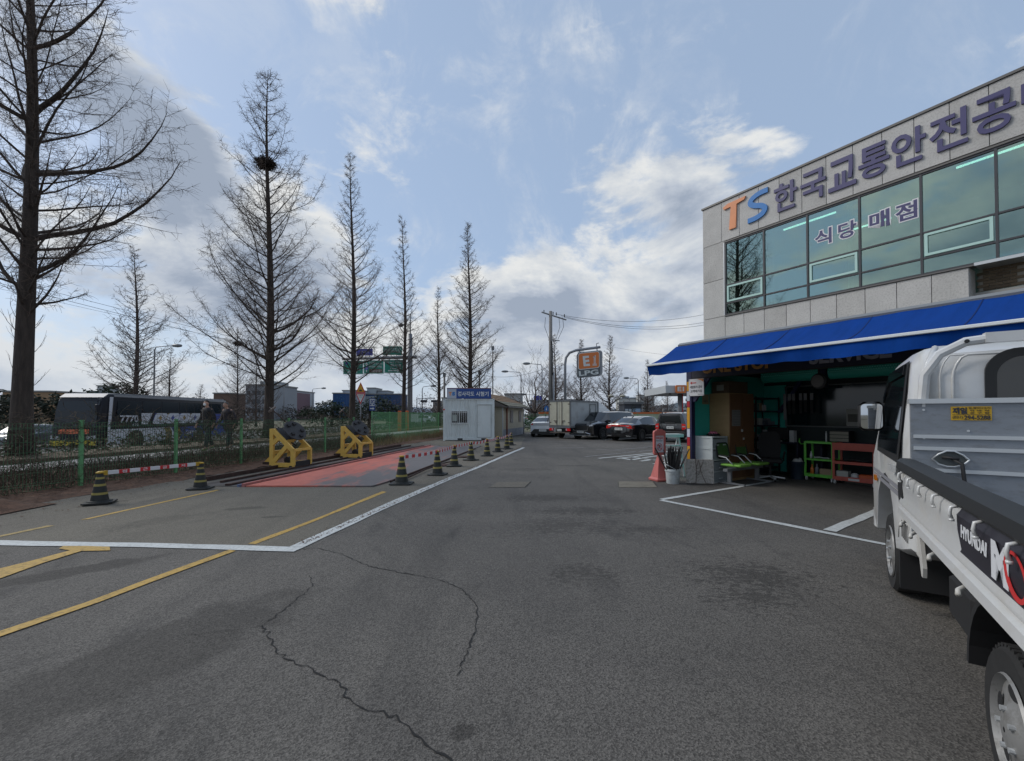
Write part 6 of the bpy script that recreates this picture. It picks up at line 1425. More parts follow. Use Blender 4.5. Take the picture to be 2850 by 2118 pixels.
FN3 = thing('mesh_fence', 'green fence behind the white saloon and the grey box truck', 'fence', (2, 38, 0), 0)
for i in range(14):
    link('post', pme2, FN3, (i * 2.1 - 1.2, i * .22, 0)); q = wire_panel(2.1, 1.5, .12, [.1, .5, .9, 1.3, 1.6], .006, .06, False)
    if i == 0: qm = q.mesh('mesh_panel', m_fgr, fix=False)
    if i < 13: link('mesh_panel', qm, FN3, (i * 2.1 - 1.2, i * .22, 0), (0, 0, -pi / 2 + .10))
# dead vines over the fence, dry undergrowth beyond it
m_vine = mat('dead_vine', (0.085, 0.062, 0.043), 0.95, var=.4, vscale=9); m_vine2 = mat('dark_creeper', (0.045, 0.042, 0.026), 0.95, var=.4, vscale=9)
rr = random.Random(77); m = MB(); m2 = MB()
def rib(mb, p, q, w):
    d = (q - p); a = d.cross(Vector((rr.uniform(-1, 1), rr.uniform(-1, 1), .3))).normalized() * w; b_ = d.cross(a).normalized() * w
    mb.add([tuple(p + a), tuple(p - a * .5 + b_), tuple(p - a * .5 - b_), tuple(q + a), tuple(q - a * .5 + b_), tuple(q - a * .5 - b_)], [(0, 1, 4, 3), (1, 2, 5, 4), (2, 0, 3, 5)])
for i in range(4300):
    s = rr.uniform(2.5, 21.5); dens_ = 1 if s < 14 else .55
    if rr.random() > dens_: continue
    top = rr.random() < .28
    z = rr.uniform(1.15, 1.5) if top else abs(rr.gauss(0, .5)) if rr.random() < .6 else rr.uniform(0, 1.4)
    p = fl(s, rr.gauss(.03, .07), z) + Vector((FX0, 0, 0)); d = Vector((fd.x * rr.choice((-1, 1)), fd.y * rr.choice((-1, 1)), rr.uniform(-.8, .8) if not top else rr.uniform(-.2, .2))).normalized()
    for k in range(rr.randint(3, 6)):
        dn = (d + Vector((rr.uniform(-.35, .35), rr.uniform(-.6, .6), rr.uniform(-.7, .7)))).normalized(); q = p + dn * rr.uniform(.05, .16); rib(m if rr.random() < .6 else m2, p, q, rr.uniform(.0022, .005)); p = q; d = dn
for i in range(8500):   # scrub on the bank behind
    s = rr.uniform(1, 24); o = rr.uniform(.05, 1.8); p = Vector(fp(s, o, .06 + .12 * o)); d = Vector((rr.uniform(-.6, .6), rr.uniform(-.6, .6), 1)).normalized(); H_ = rr.uniform(.1, .42) * (1.25 - o * .3)
    q = p + d * H_; rib(m if rr.random() < .5 else m2, p, q, rr.uniform(.002, .0045)); rib(m, q, q + Vector((rr.uniform(-.2, .2), rr.uniform(-.2, .2), rr.uniform(-.08, .1))), .002)
o = part('dead_vines', m, m_vine, None, fix=False); o['kind'] = 'stuff'; o['label'] = 'brown dead vines and dry stalks on the mesh fence'
o = part('dark_creeper', m2, m_vine2, None, fix=False); o['kind'] = 'stuff'; o['label'] = 'dark tangled creeper on the mesh fence'
# leafy masses: many small faces in lumpy volumes
def foliage(mb, c, rad, n, rr, sz=.12, flat=.6, hollow=.3):
    for i in range(n):
        while True:
            x, y, z = rr.uniform(-1, 1), rr.uniform(-1, 1), rr.uniform(-1, 1); d = x * x + y * y + z * z
            if hollow < d < 1: break
        k = 1 + .22 * sin(x * 7 + c[0]) * sin(y * 6 + z * 5 + c[1])
        p = Vector((c[0] + x * rad[0] * k, c[1] + y * rad[1] * k, c[2] + z * rad[2] * k)); a = Vector((rr.uniform(-1, 1), rr.uniform(-1, 1), rr.uniform(-.6, .6))).normalized() * sz * rr.uniform(.5, 1.3)
        b_ = a.cross(Vector((rr.uniform(-1, 1), rr.uniform(-1, 1), rr.uniform(-1, 1)))).normalized() * sz * flat * rr.uniform(.5, 1.2)
        mb.add([tuple(p - a), tuple(p + b_), tuple(p + a), tuple(p - b_)], [(0, 1, 2, 3)])
m_hedge = mat('hedge_brown_green', (0.070, 0.060, 0.034), 0.9, var=.5, vscale=1.2); m_pine = mat('pine_needles', (0.018, 0.032, 0.016), 0.9, var=.5, vscale=.8)
m_green = mat('evergreen_hedge', (0.030, 0.075, 0.020), 0.9, var=.4, vscale=1.0); m_straw = mat('dry_grass', (0.22, 0.17, 0.085), 0.95, var=.3, vscale=2); m_ever = mat('dark_evergreen', (0.022, 0.030, 0.020), .95, var=.5, vscale=.6)
rr = random.Random(14)
m = MB()
for s in [x * .8 for x in range(-6, 75)]:
    p = fp(s, 6.2, .55); foliage(m, p, (.55, .6, .32 + rr.uniform(0, .06)), 130, rr, .06, .6, .3)
o = part('low_hedge', m, m_hedge, None, fix=False); tag(o, 'long low brownish hedge between the pavement and the highway', 'hedge')
m = MB()
for s in [x * 1.1 for x in range(0, 70)]:
    p = fp(s, 14.6, .0); foliage(m, (p[0], p[1], -.1), (.6, .8, .42), 70, rr, .09, .6, .3)
o = part('median_hedge', m, m_hedge, None, fix=False); tag(o, 'clipped dark hedge on the highway median hiding the bus wheels', 'hedge')
m = MB()
for i in range(9000):
    s = rr.uniform(20, 60); o_ = rr.uniform(-.6, 1.6) if rr.random() < .5 else rr.uniform(1, 7); p = Vector(fp(s, o_, .05)); 
    if p.x > -1.2 and p.y < 36: continue
    d = Vector((rr.uniform(-.5, .5), rr.uniform(-.5, .5), 1)).normalized(); q = p + d * rr.uniform(.12, .5); w = Vector((.012, .006, 0)); m.add([tuple(p - w), tuple(p + w), tuple(q)], [(0, 1, 2)])
o = part('dry_grass', m, m_straw, None, fix=False); o['kind'] = 'stuff'; o['label'] = 'straw coloured dry grass at the foot of the far fence'
def evergreen(lab, loc, blobs, mt, n=500, sz=.22, trunk=None, cat='tree', grp=None, name='pine_tree'):
    t = thing(name, lab, cat, loc, 0, grp); m = MB(); rr = random.Random(int(abs(loc[0]) * 10))
    for c, r_ in blobs: foliage(m, c, r_, n, rr, sz, .5, .15)
    part('crown', m, mt, t, fix=False)
    if trunk: m = MB(); m.tube(trunk, [.2, .15, .08][:len(trunk)] + [.08] * max(0, len(trunk) - 3), 7); part('trunk', m, m_bark, t, True)
evergreen('dark spreading pine behind the front of the bus', (-47.5, 52, 0), [((-2, 0, 3.2), (2, 2, 1.5)), ((.5, .3, 4.4), (2.0, 2, 1.1)), ((2.2, 0, 3.6), (1.6, 1.6, 1.2)), ((-.3, 0, 1.4), (3.4, 2, 1.5))], m_pine, 700, .2, [(0, 0, 0), (.2, 0, 2), (.6, .2, 3.6)])
evergreen('dark evergreen mass behind the thick trunk at the left', (-50.5, 46, 0), [((-5, 0, 2.2), (3, 2, 2.0)), ((-1, 0, 2.0), (2.6, 2, 1.9)), ((2.5, 1, 2.3), (2.4, 2, 1.6))], m_ever, 900, .24, None, 'shrub', None, 'evergreen_shrub')
evergreen('low dark evergreen at the left edge under the tan building', (-60, 48, 0), [((-3, 0, 2.0), (3.5, 2, 1.9)), ((2, 0, 1.9), (3, 2, 1.9))], m_ever, 900, .24, None, 'shrub', None, 'evergreen_shrub')
evergreen('flat topped dark pine between the nest tree and the pointed tree', (-22.5, 54, 0), [((-2.2, 0, 1.7), (1.9, 1.5, .7)), ((-.3, 0, 2.6), (1.8, 1.4, .7)), ((1.6, 0, 1.8), (2, 1.5, .8)), ((.2, 0, .8), (3, 1.6, .8))], m_pine, 560, .17, [(0, 0, 0), (.3, 0, 1.6), (0, 0, 2.6)])
evergreen('dark pine behind the red triangular road sign', (-16.5, 50, 0), [((-1, 0, 1.8), (1.6, 1.3, 1.5)), ((1.2, 0, 2.4), (1.6, 1.3, 1.4)), ((3.0, 0, 1.5), (1.5, 1.2, 1.2))], m_pine, 600, .17, [(0, 0, 0), (.2, 0, 1.6), (0, 0, 2.6)])
evergreen('clipped green hedge behind the fence left of the white saloon', (.9, 41, 0), [((-.8, 0, .8), (1.1, .8, .75)), ((.9, 0, .8), (1.1, .8, .7))], m_green, 700, .09, None, 'hedge', None, 'hedge')
for i, (x, h) in enumerate([(15.35, 2.6), (16.9, 2.3)]):
    evergreen(('taller' if i == 0 else 'shorter') + ' slim dark conifer in front of the gas station kiosk', (x, 55, 0), [((0, 0, h * .55), (.34, .34, h * .6))], m_ever, 420, .08, None, 'tree', 'slim conifers by the kiosk', 'conifer')
evergreen('brown leafless thicket under the highway lamp', (-36, 50, 0), [((-4, 0, 1.6), (3, 2, 1.9)), ((0, 0, 1.5), (3, 2, 2.2)), ((4, 0, 1.2), (3, 2, 1.5))], mat('russet_thicket', (.065, .045, .036), .95, var=.5, vscale=.7), 900, .13, None, 'shrub', None, 'thicket')
evergreen('reddish brown thicket between the pointed tree and the gantry', (-13.5, 60, 0), [((-2, 0, 1.8), (2.6, 2, 2.0)), ((2, 0, 2.2), (2.4, 2, 2.4))], mat('red_thicket', (.085, .05, .042), .95, var=.5, vscale=.7), 900, .12, None, 'shrub', None, 'thicket')
m = MB(); rr = random.Random(55)
for i in range(46):
    x = -8 + i * 2.4; foliage(m, (x + rr.uniform(-1, 1), 120 + rr.uniform(-8, 8), 1.8), (3.4, 3, 2.6 + rr.uniform(-.8, 2.2)), 420, rr, .30, .5, .3)
o = part('bare_wood', m, mat('winter_wood', (.10, .078, .070), .95, var=.4, vscale=.25), None, fix=False); o['kind'] = 'stuff'; o['label'] = 'far off brown leafless wood behind the gas station'
m = MB()
for i in range(40):
    x = -90 + i * 2.2; foliage(m, (x, 112 + rr.uniform(-6, 6), 1.4), (2.6, 2, 2.0 + rr.uniform(-.6, 1.3)), 300, rr, .28, .5, .3)
o = part('far_woodland', m, mat('grey_winter_wood', (.060, .052, .048), .95, var=.4, vscale=.25), None, fix=False); o['kind'] = 'stuff'; o['label'] = 'grey brown band of far trees behind the highway'
# ================================================================== container booth
m_ctr = mat('container_white', (0.62, 0.66, 0.66), 0.5, var=.05, vscale=2, dirt=.35, dcol=(.34, .34, .31), dscale=2.2, stretch=(1, 1, .4))
m_ctd = mat('container_white_shaded_side', (0.42, 0.46, 0.50), 0.5, var=.05, vscale=2)  # container white darkened in colour for the shaded side
CT = thing('container_booth', 'small white corrugated container office with a barred window and blue sign on its roof', 'container', (-4.07, 25.7, 0), radians(2))
CW, CD, CHt = 3.02, 2.6, 2.5
def corr(x0, x1, z0, z1, mb, y=0, d=.035, p=.16):
    n = max(1, round((x1 - x0) / p)); w = (x1 - x0) / n; xs = []
    for i in range(n):
        a = x0 + i * w; xs += [(a, y), (a + w * .32, y), (a + w * .5, y + d), (a + w * .82, y + d)]
    xs.append((x1, y)); k = len(xs)
    mb.add([(a, b, z0) for a, b in xs] + [(a, b, z1) for a, b in xs], [(i, i + 1, k + i + 1, k + i) for i in range(k - 1)])
m = MB(); corr(.10, 1.98, .18, .98, m, .02); corr(.10, .42, .98, 1.80, m, .02); corr(1.48, 1.98, .98, 1.80, m, .02); corr(.10, 1.98, 1.80, 2.40, m, .02)
m.box(1.98, CW - .10, .02, .06, .18, 2.40); part('front_wall', m, m_ctr, CT, fix=False)
m = MB(); m.M = Matrix.Rotation(pi / 2, 4, 'Z'); corr(.10, CD - .1, .18, 2.40, m, -CW + .02, .035, .3); part('side_wall', m, m_ctd, CT, fix=False)
m = MB(); m.box(.02, CW - .05, .08, CD, .2, 2.42); part('inner_shell', m, m_black, CT) if False else None
m = MB(); m.box(.05, CW - .06, 1.2, CD - .05, .2, 2.40); m.box(.02, .06, .06, CD, .15, 2.4); m.box(.02, CW, .1, CD, 2.36, 2.40); part('inner_wall', m, m_dwall, CT)
for nm, b_ in (('corner_post', (0, .11, 0, .11, 0, CHt)), ('corner_post', (CW - .11, CW, 0, .11, 0, CHt)), ('corner_post', (CW - .11, CW, CD - .11, CD, 0, CHt)),
               ('top_rail', (.11, CW - .11, .0, .09, 2.40, 2.48)), ('bottom_rail', (.11, CW - .11, .0, .09, .04, .18)), ('side_rail', (CW - .09, CW, .11, CD - .11, 2.40, 2.48)), ('side_rail', (CW - .09, CW, .11, CD - .11, .04, .18)), ('roof', (.05, CW - .05, .09, CD, 2.42, 2.46))):
    m = MB(); m.box(*b_); part(nm, m, m_ctr, CT)
for x in (.85, 2.25): m = MB(); m.box(x, x + .30, -.004, .0, .05, .15); part('fork_pocket', m, m_black, CT)
for x, z in ((.055, 2.44), (CW - .055, 2.44)): m = MB(); m.lathe([(.02, -.004), (.02, -.001)], 10, (x, 0, z), 'y'); part('corner_hole', m, m_black, CT)
m = MB(); ring_prism(m, [(.42, .98), (1.48, .98), (1.48, 1.80), (.42, 1.80)], [(.50, 1.06), (1.42, 1.06), (1.42, 1.74), (.50, 1.74)], -.02, .06); m.box(.93, .97, -.01, .05, 1.06, 1.74); wf = part('window_frame', m, m_ctr, CT)
m = MB(); m.box(.50, 1.42, .045, .05, 1.06, 1.74); part('window_pane', m, m_glassd, wf)
m = MB(); m.box(.53, .80, .035, .04, 1.16, 1.54); part('paper_notice', m, mat('window_paper', (.34, .38, .35), .8), wf)
for k in range(9): m = MB(); x = .46 + k * .125; m.box(x - .008, x + .008, -.06, -.044, 1.0, 1.78); part('window_bar', m, m_alul, wf)
for z in (1.05, 1.66): m = MB(); m.box(.40, 1.50, -.068, -.060, z, z + .02); part('window_bar', m, m_alul, wf)
m = MB(); m.bbox(2.02, 2.82, -.012, .019, .20, 2.12, .006); dr = part('door', m, m_ctr, CT); m = MB(); ring_prism(m, [(2.0, .185), (2.84, .185), (2.84, 2.135), (2.0, 2.135)], [(2.02, .20), (2.82, .20), (2.82, 2.12), (2.02, 2.12)], -.006, .019); part('door_gap', m, mat('gap_grey', (.20, .21, .21), .8), CT)  # dark ring stands in for the shaded gap round the door
m = MB(); m.lathe([(.03, -.05), (.035, -.04), (.015, -.03), (.015, 0)], 12, (2.09, 0, 1.10), 'y'); part('door_knob', m, m_alul, dr)
m = MB(); m.box(1.98, 2.86, -.05, .02, 2.14, 2.19); part('door_hood', m, m_ctr, CT)
m = MB(); m.lathe([(.05, -.06), (.05, -.01)], 12, (.05, 0, 1.85), 'y'); part('alarm_bell', m, m_sred, CT)
SGN = thing('roof_sign', 'blue and white container roof sign with orange and blue TS and white Hangul', 'sign', (-3.85, 25.65, 2.50), radians(2))
m = MB(); m.box(0, 2.62, 0, .12, 0, .60); part('sign_box', m, mat('sign_blue', (.010, .055, .24), .4), SGN)
m = MB(); m.box(.0, .56, -.006, -.001, .0, .56); part('sign_white_field', m, mat('sign_pale', (.42, .45, .52), .5), SGN)
m = MB(); m.box(-.01, 2.63, -.01, .13, .601, .63); part('sign_top', m, mat('sign_rust', (.30, .12, .05), .7), SGN)
text('sign_lettering', 'T', m_or, SGN, (.20, -.010, .28), size=.3, extrude=.002, bold=.02, fit=(.18, .22)); text('sign_lettering', 'S', m_bl, SGN, (.40, -.010, .28), size=.3, extrude=.002, bold=.02, fit=(.18, .22))
text('sign_lettering', '경사각도', m_whitep, SGN, (1.13, -.008, .28), size=.3, extrude=.002, bold=.008, fit=(.98, .28)); text('sign_lettering', '시험기', m_whitep, SGN, (2.09, -.008, .28), size=.3, extrude=.002, bold=.008, fit=(.74, .28))
# siding clad cabin behind
m_sid = mat('cream_siding', (.40, .36, .28), .7, dirt=.3, dcol=(.26, .23, .18), dscale=2); m_shin = mat('brown_shingle', (.20, .125, .07), .85, var=.3, vscale=9); m_shg = mat('grey_shingle', (.17, .16, .12), .85, var=.3, vscale=9)
CB = thing('siding_cabin', 'cream siding clad cabin with a brown shingle roof behind the container booth', 'cabin', (-.62, 29.0, 0), radians(90 - 14))
# local x runs away from the camera along the wall, y to the left
LW = 6.4
m = MB(); m.box(0, LW, .03, 2.8, 0, 2.25); part('wall', m, mat('cabin_wall', (.33, .30, .24), .8), CB)
for k in range(13):
    z = .55 + k * .13; m = MB(); m.prism([(.0, z), (.0, z + .012), (.028, z + .128), (.029, z)], 0, LW, 'x'); o = part('siding_board', m, m_sid, CB)
    m = MB(); m.M = Matrix.Rotation(pi / 2, 4, 'Z'); m.prism([(.0, z), (.0, z + .012), (.028, z + .128), (.029, z)], .03, 2.8, 'x'); 
m = MB(); m.box(-.03, 0, .03, 2.8, 0, 2.3); part('end_wall', m, m_sid, CB)
m = MB(); m.box(0, LW, -.015, .028, 0, .54); part('plinth', m, mat('grey_plinth', (.24, .25, .28), .8, var=.2, vscale=2), CB)
m = MB(); m.box(-.04, .06, -.03, .02, 0, 2.25); part('corner_trim', m, m_alul, CB)
for x in (2.0, 4.7):
    m = MB(); m.box(x, x + .75, -.03, .0, 1.0, 1.85); w_ = part('window', m, mat('mauve_shutter', (.20, .16, .16), .7) if 'mauve_shutter' not in bpy.data.materials else bpy.data.materials['mauve_shutter'], CB)
    for k in range(4): m = MB(); m.box(x + .06 + k * .2, x + .085 + k * .2, -.06, -.045, .95, 1.9); part('window_bar', m, m_alul, w_)
m = MB(); m.tube([(.9, -.06, 0), (.9, -.06, 1.95), (1.1, -.16, 2.15)], .05, 8); part('downpipe', m, mat('rust_pipe', (.22, .07, .04), .6), CB, True)
m = MB(); m.tube([(LW - .1, -.06, 0), (LW - .1, -.06, 2.0)], .04, 8); part('downpipe', m, m_alul, CB, True)
for r_ in range(6):
    y0r = -.45 + r_ * .36; z0r = 2.13 + r_ * .155
    m = MB(); 
    for c_ in range(18): x = -.3 + c_ * .40; m.prism([(y0r, z0r), (y0r + .40, z0r + .155), (y0r + .40, z0r + .175), (y0r, z0r + .03 + .004 * (c_ % 3))], x + .004, x + .396, 'x')
    o = part('shingle_row', m, m_shg if r_ < 2 else m_shin, CB); o['kind'] = 'stuff'
m = MB(); m.prism([(-.44, 2.06), (1.7, 2.98), (2.9, 2.4), (2.9, 2.3), (-.40, 2.02)], -.28, LW + .3, 'x'); part('roof_deck', m, m_brf, CB)
m = MB(); m.prism([(1.72, 3.06), (3.2, 2.38), (3.2, 2.34), (1.72, 2.99)], -.3, LW + .3, 'x'); part('roof_back', m, m_shin, CB)
m = MB(); m.box(-.3, LW + .3, -.50, -.44, 2.02, 2.12); part('gutter', m, m_cap, CB)

# ================================================================== yellow test stands
m_yel = mat('stand_yellow', (0.66, 0.41, 0.085), 0.45, var=.08, vscale=4, dirt=.28, dcol=(.16, .085, .02), dscale=7)
m_disc = mat('disc_grey', (.035, .034, .036), .6, var=.2, vscale=12); m_dark = mat('oily_black', (.014, .013, .014), .6)
def stand():
    T = thing('tilt_stand', 'yellow steel tilt stand with a tilted grey disc, the nearer of the two', 'stand', (-7.0, 12.55, .0), radians(-12), 'yellow stands on the rails')
    L, D, Hh = .80, .72, 1.14; w, t = .12, .065
    def member(p, q, y, nm='side_member'):
        a = Vector((p[0], p[1])); b_ = Vector((q[0], q[1])); d = (b_ - a).normalized(); n_ = Vector((-d.y, d.x)) * w / 2
        m = MB(); m.prism([tuple(a + n_), tuple(b_ + n_), tuple(b_ - n_), tuple(a - n_)], y, y + t, 'y'); return part(nm, m, m_yel, T)
    for k, y in enumerate((0, D)):
        e = .0007 * k
        m = MB(); m.box(0, w, y, y + t, .06, Hh); part('upright', m, m_yel, T)
        member((w * .8, Hh - .05), (L - .045, .52), y - .001); member((L - .045, .545), (L - .045, .10), y + .001)
        member((.05, .105), (L, .105), y + .0015, 'bottom_rail'); member((.07, .70), (.30, .93 - .04), y + .002, 'brace'); member((.06, .12), (.57, .66), y + .003, 'brace')
    m = MB(); m.box(.0, w, t, D, Hh - .06, Hh); part('top_rail', m, m_yel, T)
    m = MB(); m.box(L - .10, L + .01, t, D, .50, .56); part('cross_rail', m, m_yel, T)
    m = MB(); m.box(L - .06, L, t, D, .05, .20); part('cross_rail', m, m_dark, T)
    m = MB(); m.box(.0, .08, t, D, .40, .50); part('cross_rail', m, m_yel, T)
    m = MB(); m.prism([(-.36, .16), (0.0, .48), (0.0, .16)], D * .3, D * .3 + .04, 'y'); part('back_gusset', m, m_yel, T)
    m = MB(); m.box(-.40, .0, D * .3 - .02, D * .3 + .06, .08, .155); part('foot', m, m_rust, T)
    # sloped plate and disc
    sl = atan2(.52 - Hh, L - w); ux = Vector((cos(sl), 0, sin(sl))); un = Vector((-sin(sl), 0, cos(sl)))
    o0 = Vector((w, 0, Hh + .0))
    m = MB(); pts = [o0 + ux * a + un * .03 + Vector((0, b_, 0)) for a, b_ in ((.02, .06), (.50, .06), (.50, .70), (.02, .70))]; m.add([tuple(p) for p in pts] + [tuple(p + un * .02) for p in pts], [(0, 1, 2, 3), (7, 6, 5, 4), (0, 4, 5, 1), (1, 5, 6, 2), (2, 6, 7, 3), (3, 7, 4, 0)]); part('sloped_plate', m, m_dark, T)
    # the disc leans further back on its pivot
    c = o0 + ux * .34 + un * .22 + Vector((0, .40, 0)); dn = (un + Vector((.25, -.36, .05))).normalized(); du = (ux - dn * ux.dot(dn)).normalized(); dv = dn.cross(du)
    m = MB(); n_ = 28; R1 = .31
    ring = lambda rr_, h: [tuple(c + du * rr_ * 1.12 * cos(a) + dv * rr_ * sin(a) + dn * h) for a in [i * 2 * pi / n_ for i in range(n_)]]
    m.add(ring(R1, 0) + ring(R1, .025), [tuple(range(n_ - 1, -1, -1)), tuple(range(n_, 2 * n_))] + [(i, (i + 1) % n_, n_ + (i + 1) % n_, n_ + i) for i in range(n_)]); dsk = part('disc', m, m_disc, T)
    for a, b_ in ((-.20, .09), (-.20, -.10), (.08, .17), (.10, -.16), (.24, .03)):
        p = c + du * a + dv * b_ + dn * .025; s_ = .042
        m = MB(); q = [p + du * x * s_ + dv * y * s_ for x, y in ((-1, -1), (1, -1), (1, 1), (-1, 1))]; m.add([tuple(v) for v in q] + [tuple(v + dn * .055) for v in q], [(4, 5, 6, 7), (0, 1, 5, 4), (1, 2, 6, 5), (2, 3, 7, 6), (3, 0, 4, 7)]); part('rubber_block', m, m_dark, dsk)
    m = MB(); m.tube([tuple(c - dn * .01), tuple(c - dn * .16 - Vector((0, 0, .05)))], .05, 8); part('pivot', m, m_dark, T)
    r0_ = Vector((w + .24, .38, Hh + .08)); r1_ = Vector((-.06, .16, Hh + .56))
    m = MB(); m.tube([tuple(r0_), tuple(r1_)], .014, 6); rod = part('handle_rod', m, m_rust, T, True)
    d = (r1_ - r0_).normalized(); a_ = d.cross(Vector((0, 1, 0))).normalized(); b2 = d.cross(a_)
    m = MB(); pts = [tuple(r1_ + a_ * .12 * cos(x) + b2 * .12 * sin(x)) for x in [i * 2 * pi / 20 for i in range(21)]]; m.tube(pts, .014, 6, False); m.tube([pts[0], pts[10]], .008, 4); m.tube([pts[5], pts[15]], .008, 4); m.tube([tuple(r1_), tuple(r1_ + d * .10)], .012, 5); part('hand_wheel', m, mat('worn_wheel', (.16, .14, .13), .5, .3), rod, True)
    # motor and jack inside
    m = MB(); m.lathe([(.02, -.16), (.10, -.15), (.11, 0), (.08, .1), (.04, .14)], 12, (.42, .35, .22), 'y'); m.bbox(.30, .55, .2, .5, .06, .16, .02); part('motor', m, m_dark, T, True, 40)
    m = MB(); m.tube([(.42, .35, .25), (.5, .4, .62)], .025, 7); m.tube([(.42, .38, .72), (.6, .38, .64)], .02, 6); part('jack', m, m_dark, T)
    for x in (.05, L - .08):
        for y in (-.02, D + .02): m = MB(); m.lathe([(.045, -.02), (.045, .02)], 12, (x, y, .048), 'y'); part('roller', m, m_dark, T)
    return T
S1 = stand()
CH.clear()
dup(S1, (-6.05, 15.35, 0), radians(-12), 'yellow steel tilt stand with a tilted grey disc, the farther of the two', 'yellow stands on the rails')

# ================================================================== cones, barrier and tape
m_cblk = mat('cone_black', (0.010, 0.012, 0.011), 0.6, var=.2, vscale=9); m_cyel = mat('cone_yellow', (0.27, 0.22, 0.055), 0.6, var=.15, vscale=9, dirt=.3, dcol=(.08, .07, .03), dscale=9)
def cone():
    T = thing('traffic_cone', 'x', 'traffic cone', (0, 0, 0), 0)
    m = MB(); a = .17; b_ = .22
    oc = [(b_, -a), (b_, a), (a, b_), (-a, b_), (-b_, a), (-b_, -a), (-a, -b_), (a, -b_)]
    m.prism(oc, 0, .03, 'z'); m.lathe([(.19, .03), (.18, .05), (.135, .055), (.13, .07)], 16); part('base', m, m_cblk, T)
    rad = lambda z: .135 - (z - .06) * .17
    zs_ = [(.06, .17, 0), (.17, .215, 1), (.215, .34, 0), (.34, .385, 1), (.385, .48, 0), (.48, .52, 1), (.52, .60, 0)]
    for z0, z1, k in zs_: m = MB(); e = .002 if k else 0; m.lathe([(rad(z0) + e, z0), (rad(z1) + e, z1)], 20); part('stripe' if k else 'cone_section', m, m_cyel if k else m_cblk, T, True, 40)
    m = MB(); m.lathe([(.05, .60), (.055, .605), (.055, .625), (.03, .635)], 14); part('cap', m, mat('cone_cap', (.42, .26, .02), .5), T)
    return T
c0 = cone(); CH.clear()
C_ = [(-2.46, 9.71), (-1.91, 11.19), (-1.73, 13.03), (-1.39, 14.73), (-0.93, 16.28), (-0.59, 18.05), (-0.23, 19.54), (-0.05, 22.03)]
labs = ['striped cone nearest the camera in the taped row, on a wide base', 'second striped cone from the front of the taped row', 'third striped cone from the front of the taped row', 'fourth striped cone of the taped row, beside the drain cap', 'fifth striped cone of the taped row, in front of the container', 'sixth striped cone of the taped row, in front of the container door', 'last but one striped cone of the taped row', 'farthest striped cone, at the end of the tape']
g_ = 'striped cones along the platform'
for (x, y), lb in zip(C_, labs):
    if x == -2.46: c0.location = (x, y, .004); c0['label'] = lb; c0['group'] = g_; c0.scale = (1.08, 1.08, 1)
    else:
        d_ = dup(c0, (x, y, .006), R.uniform(-.6, .6), lb, g_, (1, 1, R.uniform(.97, 1.02))); d_.rotation_euler = (R.uniform(-.03, .03), R.uniform(-.03, .03), d_.rotation_euler.z)
dup(c0, (-7.16, 7.57, .02), .5, 'striped cone at the left end of the red and white barrier pole', g_, (.92, .92, .86)); dup(c0, (-6.48, 9.06, .01), .2, 'striped cone at the right end of the red and white barrier pole', g_, (.92, .92, .86))
m_rtape = mat('tape_red', (.50, .025, .03), .4); m_wtape = mat('tape_white', (.60, .60, .62), .4)
def tape(nm, lab, cat, pts, h, n, sag=0.0, slant=0.0, th=.004):
    m = MB(); P0 = [Vector(p) for p in pts]; segs = []
    for a, b_ in zip(P0, P0[1:]):
        L = (b_ - a).length; k = max(2, int(L / n))
        for j in range(k): segs.append((a.lerp(b_, j / k) - Vector((0, 0, sag * sin(pi * j / k))), a.lerp(b_, (j + 1) / k) - Vector((0, 0, sag * sin(pi * (j + 1) / k)))))
    for i, (p, q) in enumerate(segs):
        m.mi = i % 2; d = (q - p).normalized(); nn = d.cross(Vector((0, 0, 1))).normalized() * th; u = Vector((0, 0, h / 2)); s_ = d * slant
        v = [p - u, q - u, q + u + s_, p + u + s_]; m.add([tuple(x - nn) for x in v] + [tuple(x + nn) for x in v], [(0, 1, 2, 3), (7, 6, 5, 4), (0, 4, 5, 1), (3, 2, 6, 7)])
    o = part(nm, m, [m_wtape, m_rtape], None, fix=False); tag(o, lab, cat); return o
top = [(x, y, .60) for x, y in C_]
tape('barrier_tape', 'red and white tape strung across the tops of the row of cones', 'tape', [top[0], top[1], top[2], top[3]], .075, .13, .015)
tape('barrier_tape', 'slanted red and white tape between the farther cones before the container', 'tape', top[3:], .085, .16, .05, .05)
BP = thing('barrier_pole', 'red and white barrier pole carrying Hangul letters between the two left cones', 'barrier', (-7.16, 7.57, .53), atan2(9.06 - 7.57, -6.48 + 7.16))
Lb_ = math.dist((-7.16, 7.57), (-6.48, 9.06)); k0 = .10; 
segn = 9; w = (Lb_ - .2) / segn
for i in range(segn):
    m = MB(); x = k0 + i * w; m.box(x, x + w, -.012, .012, -.033, .033); s_ = part('pole_section', m, m_rtape if i % 2 else m_wtape, BP)
    if i % 2: text('pole_letter', '접근금지'[i // 2], m_wtape, s_, (x + w / 2, -.014, 0), size=.05, extrude=.0005, bold=.001, fit=(.075, .052))
for x in (0, Lb_): m = MB(); m.lathe([(.05, .0), (.06, .005), (.06, .02), (.03, .03)], 14, (x, 0, -.0)); m.box(*( (x, x + .1) if x == 0 else (x - .1, x)), -.018, .018, -.038, .038); part('end_clip', m, bpy.data.materials['cone_cap'], BP)

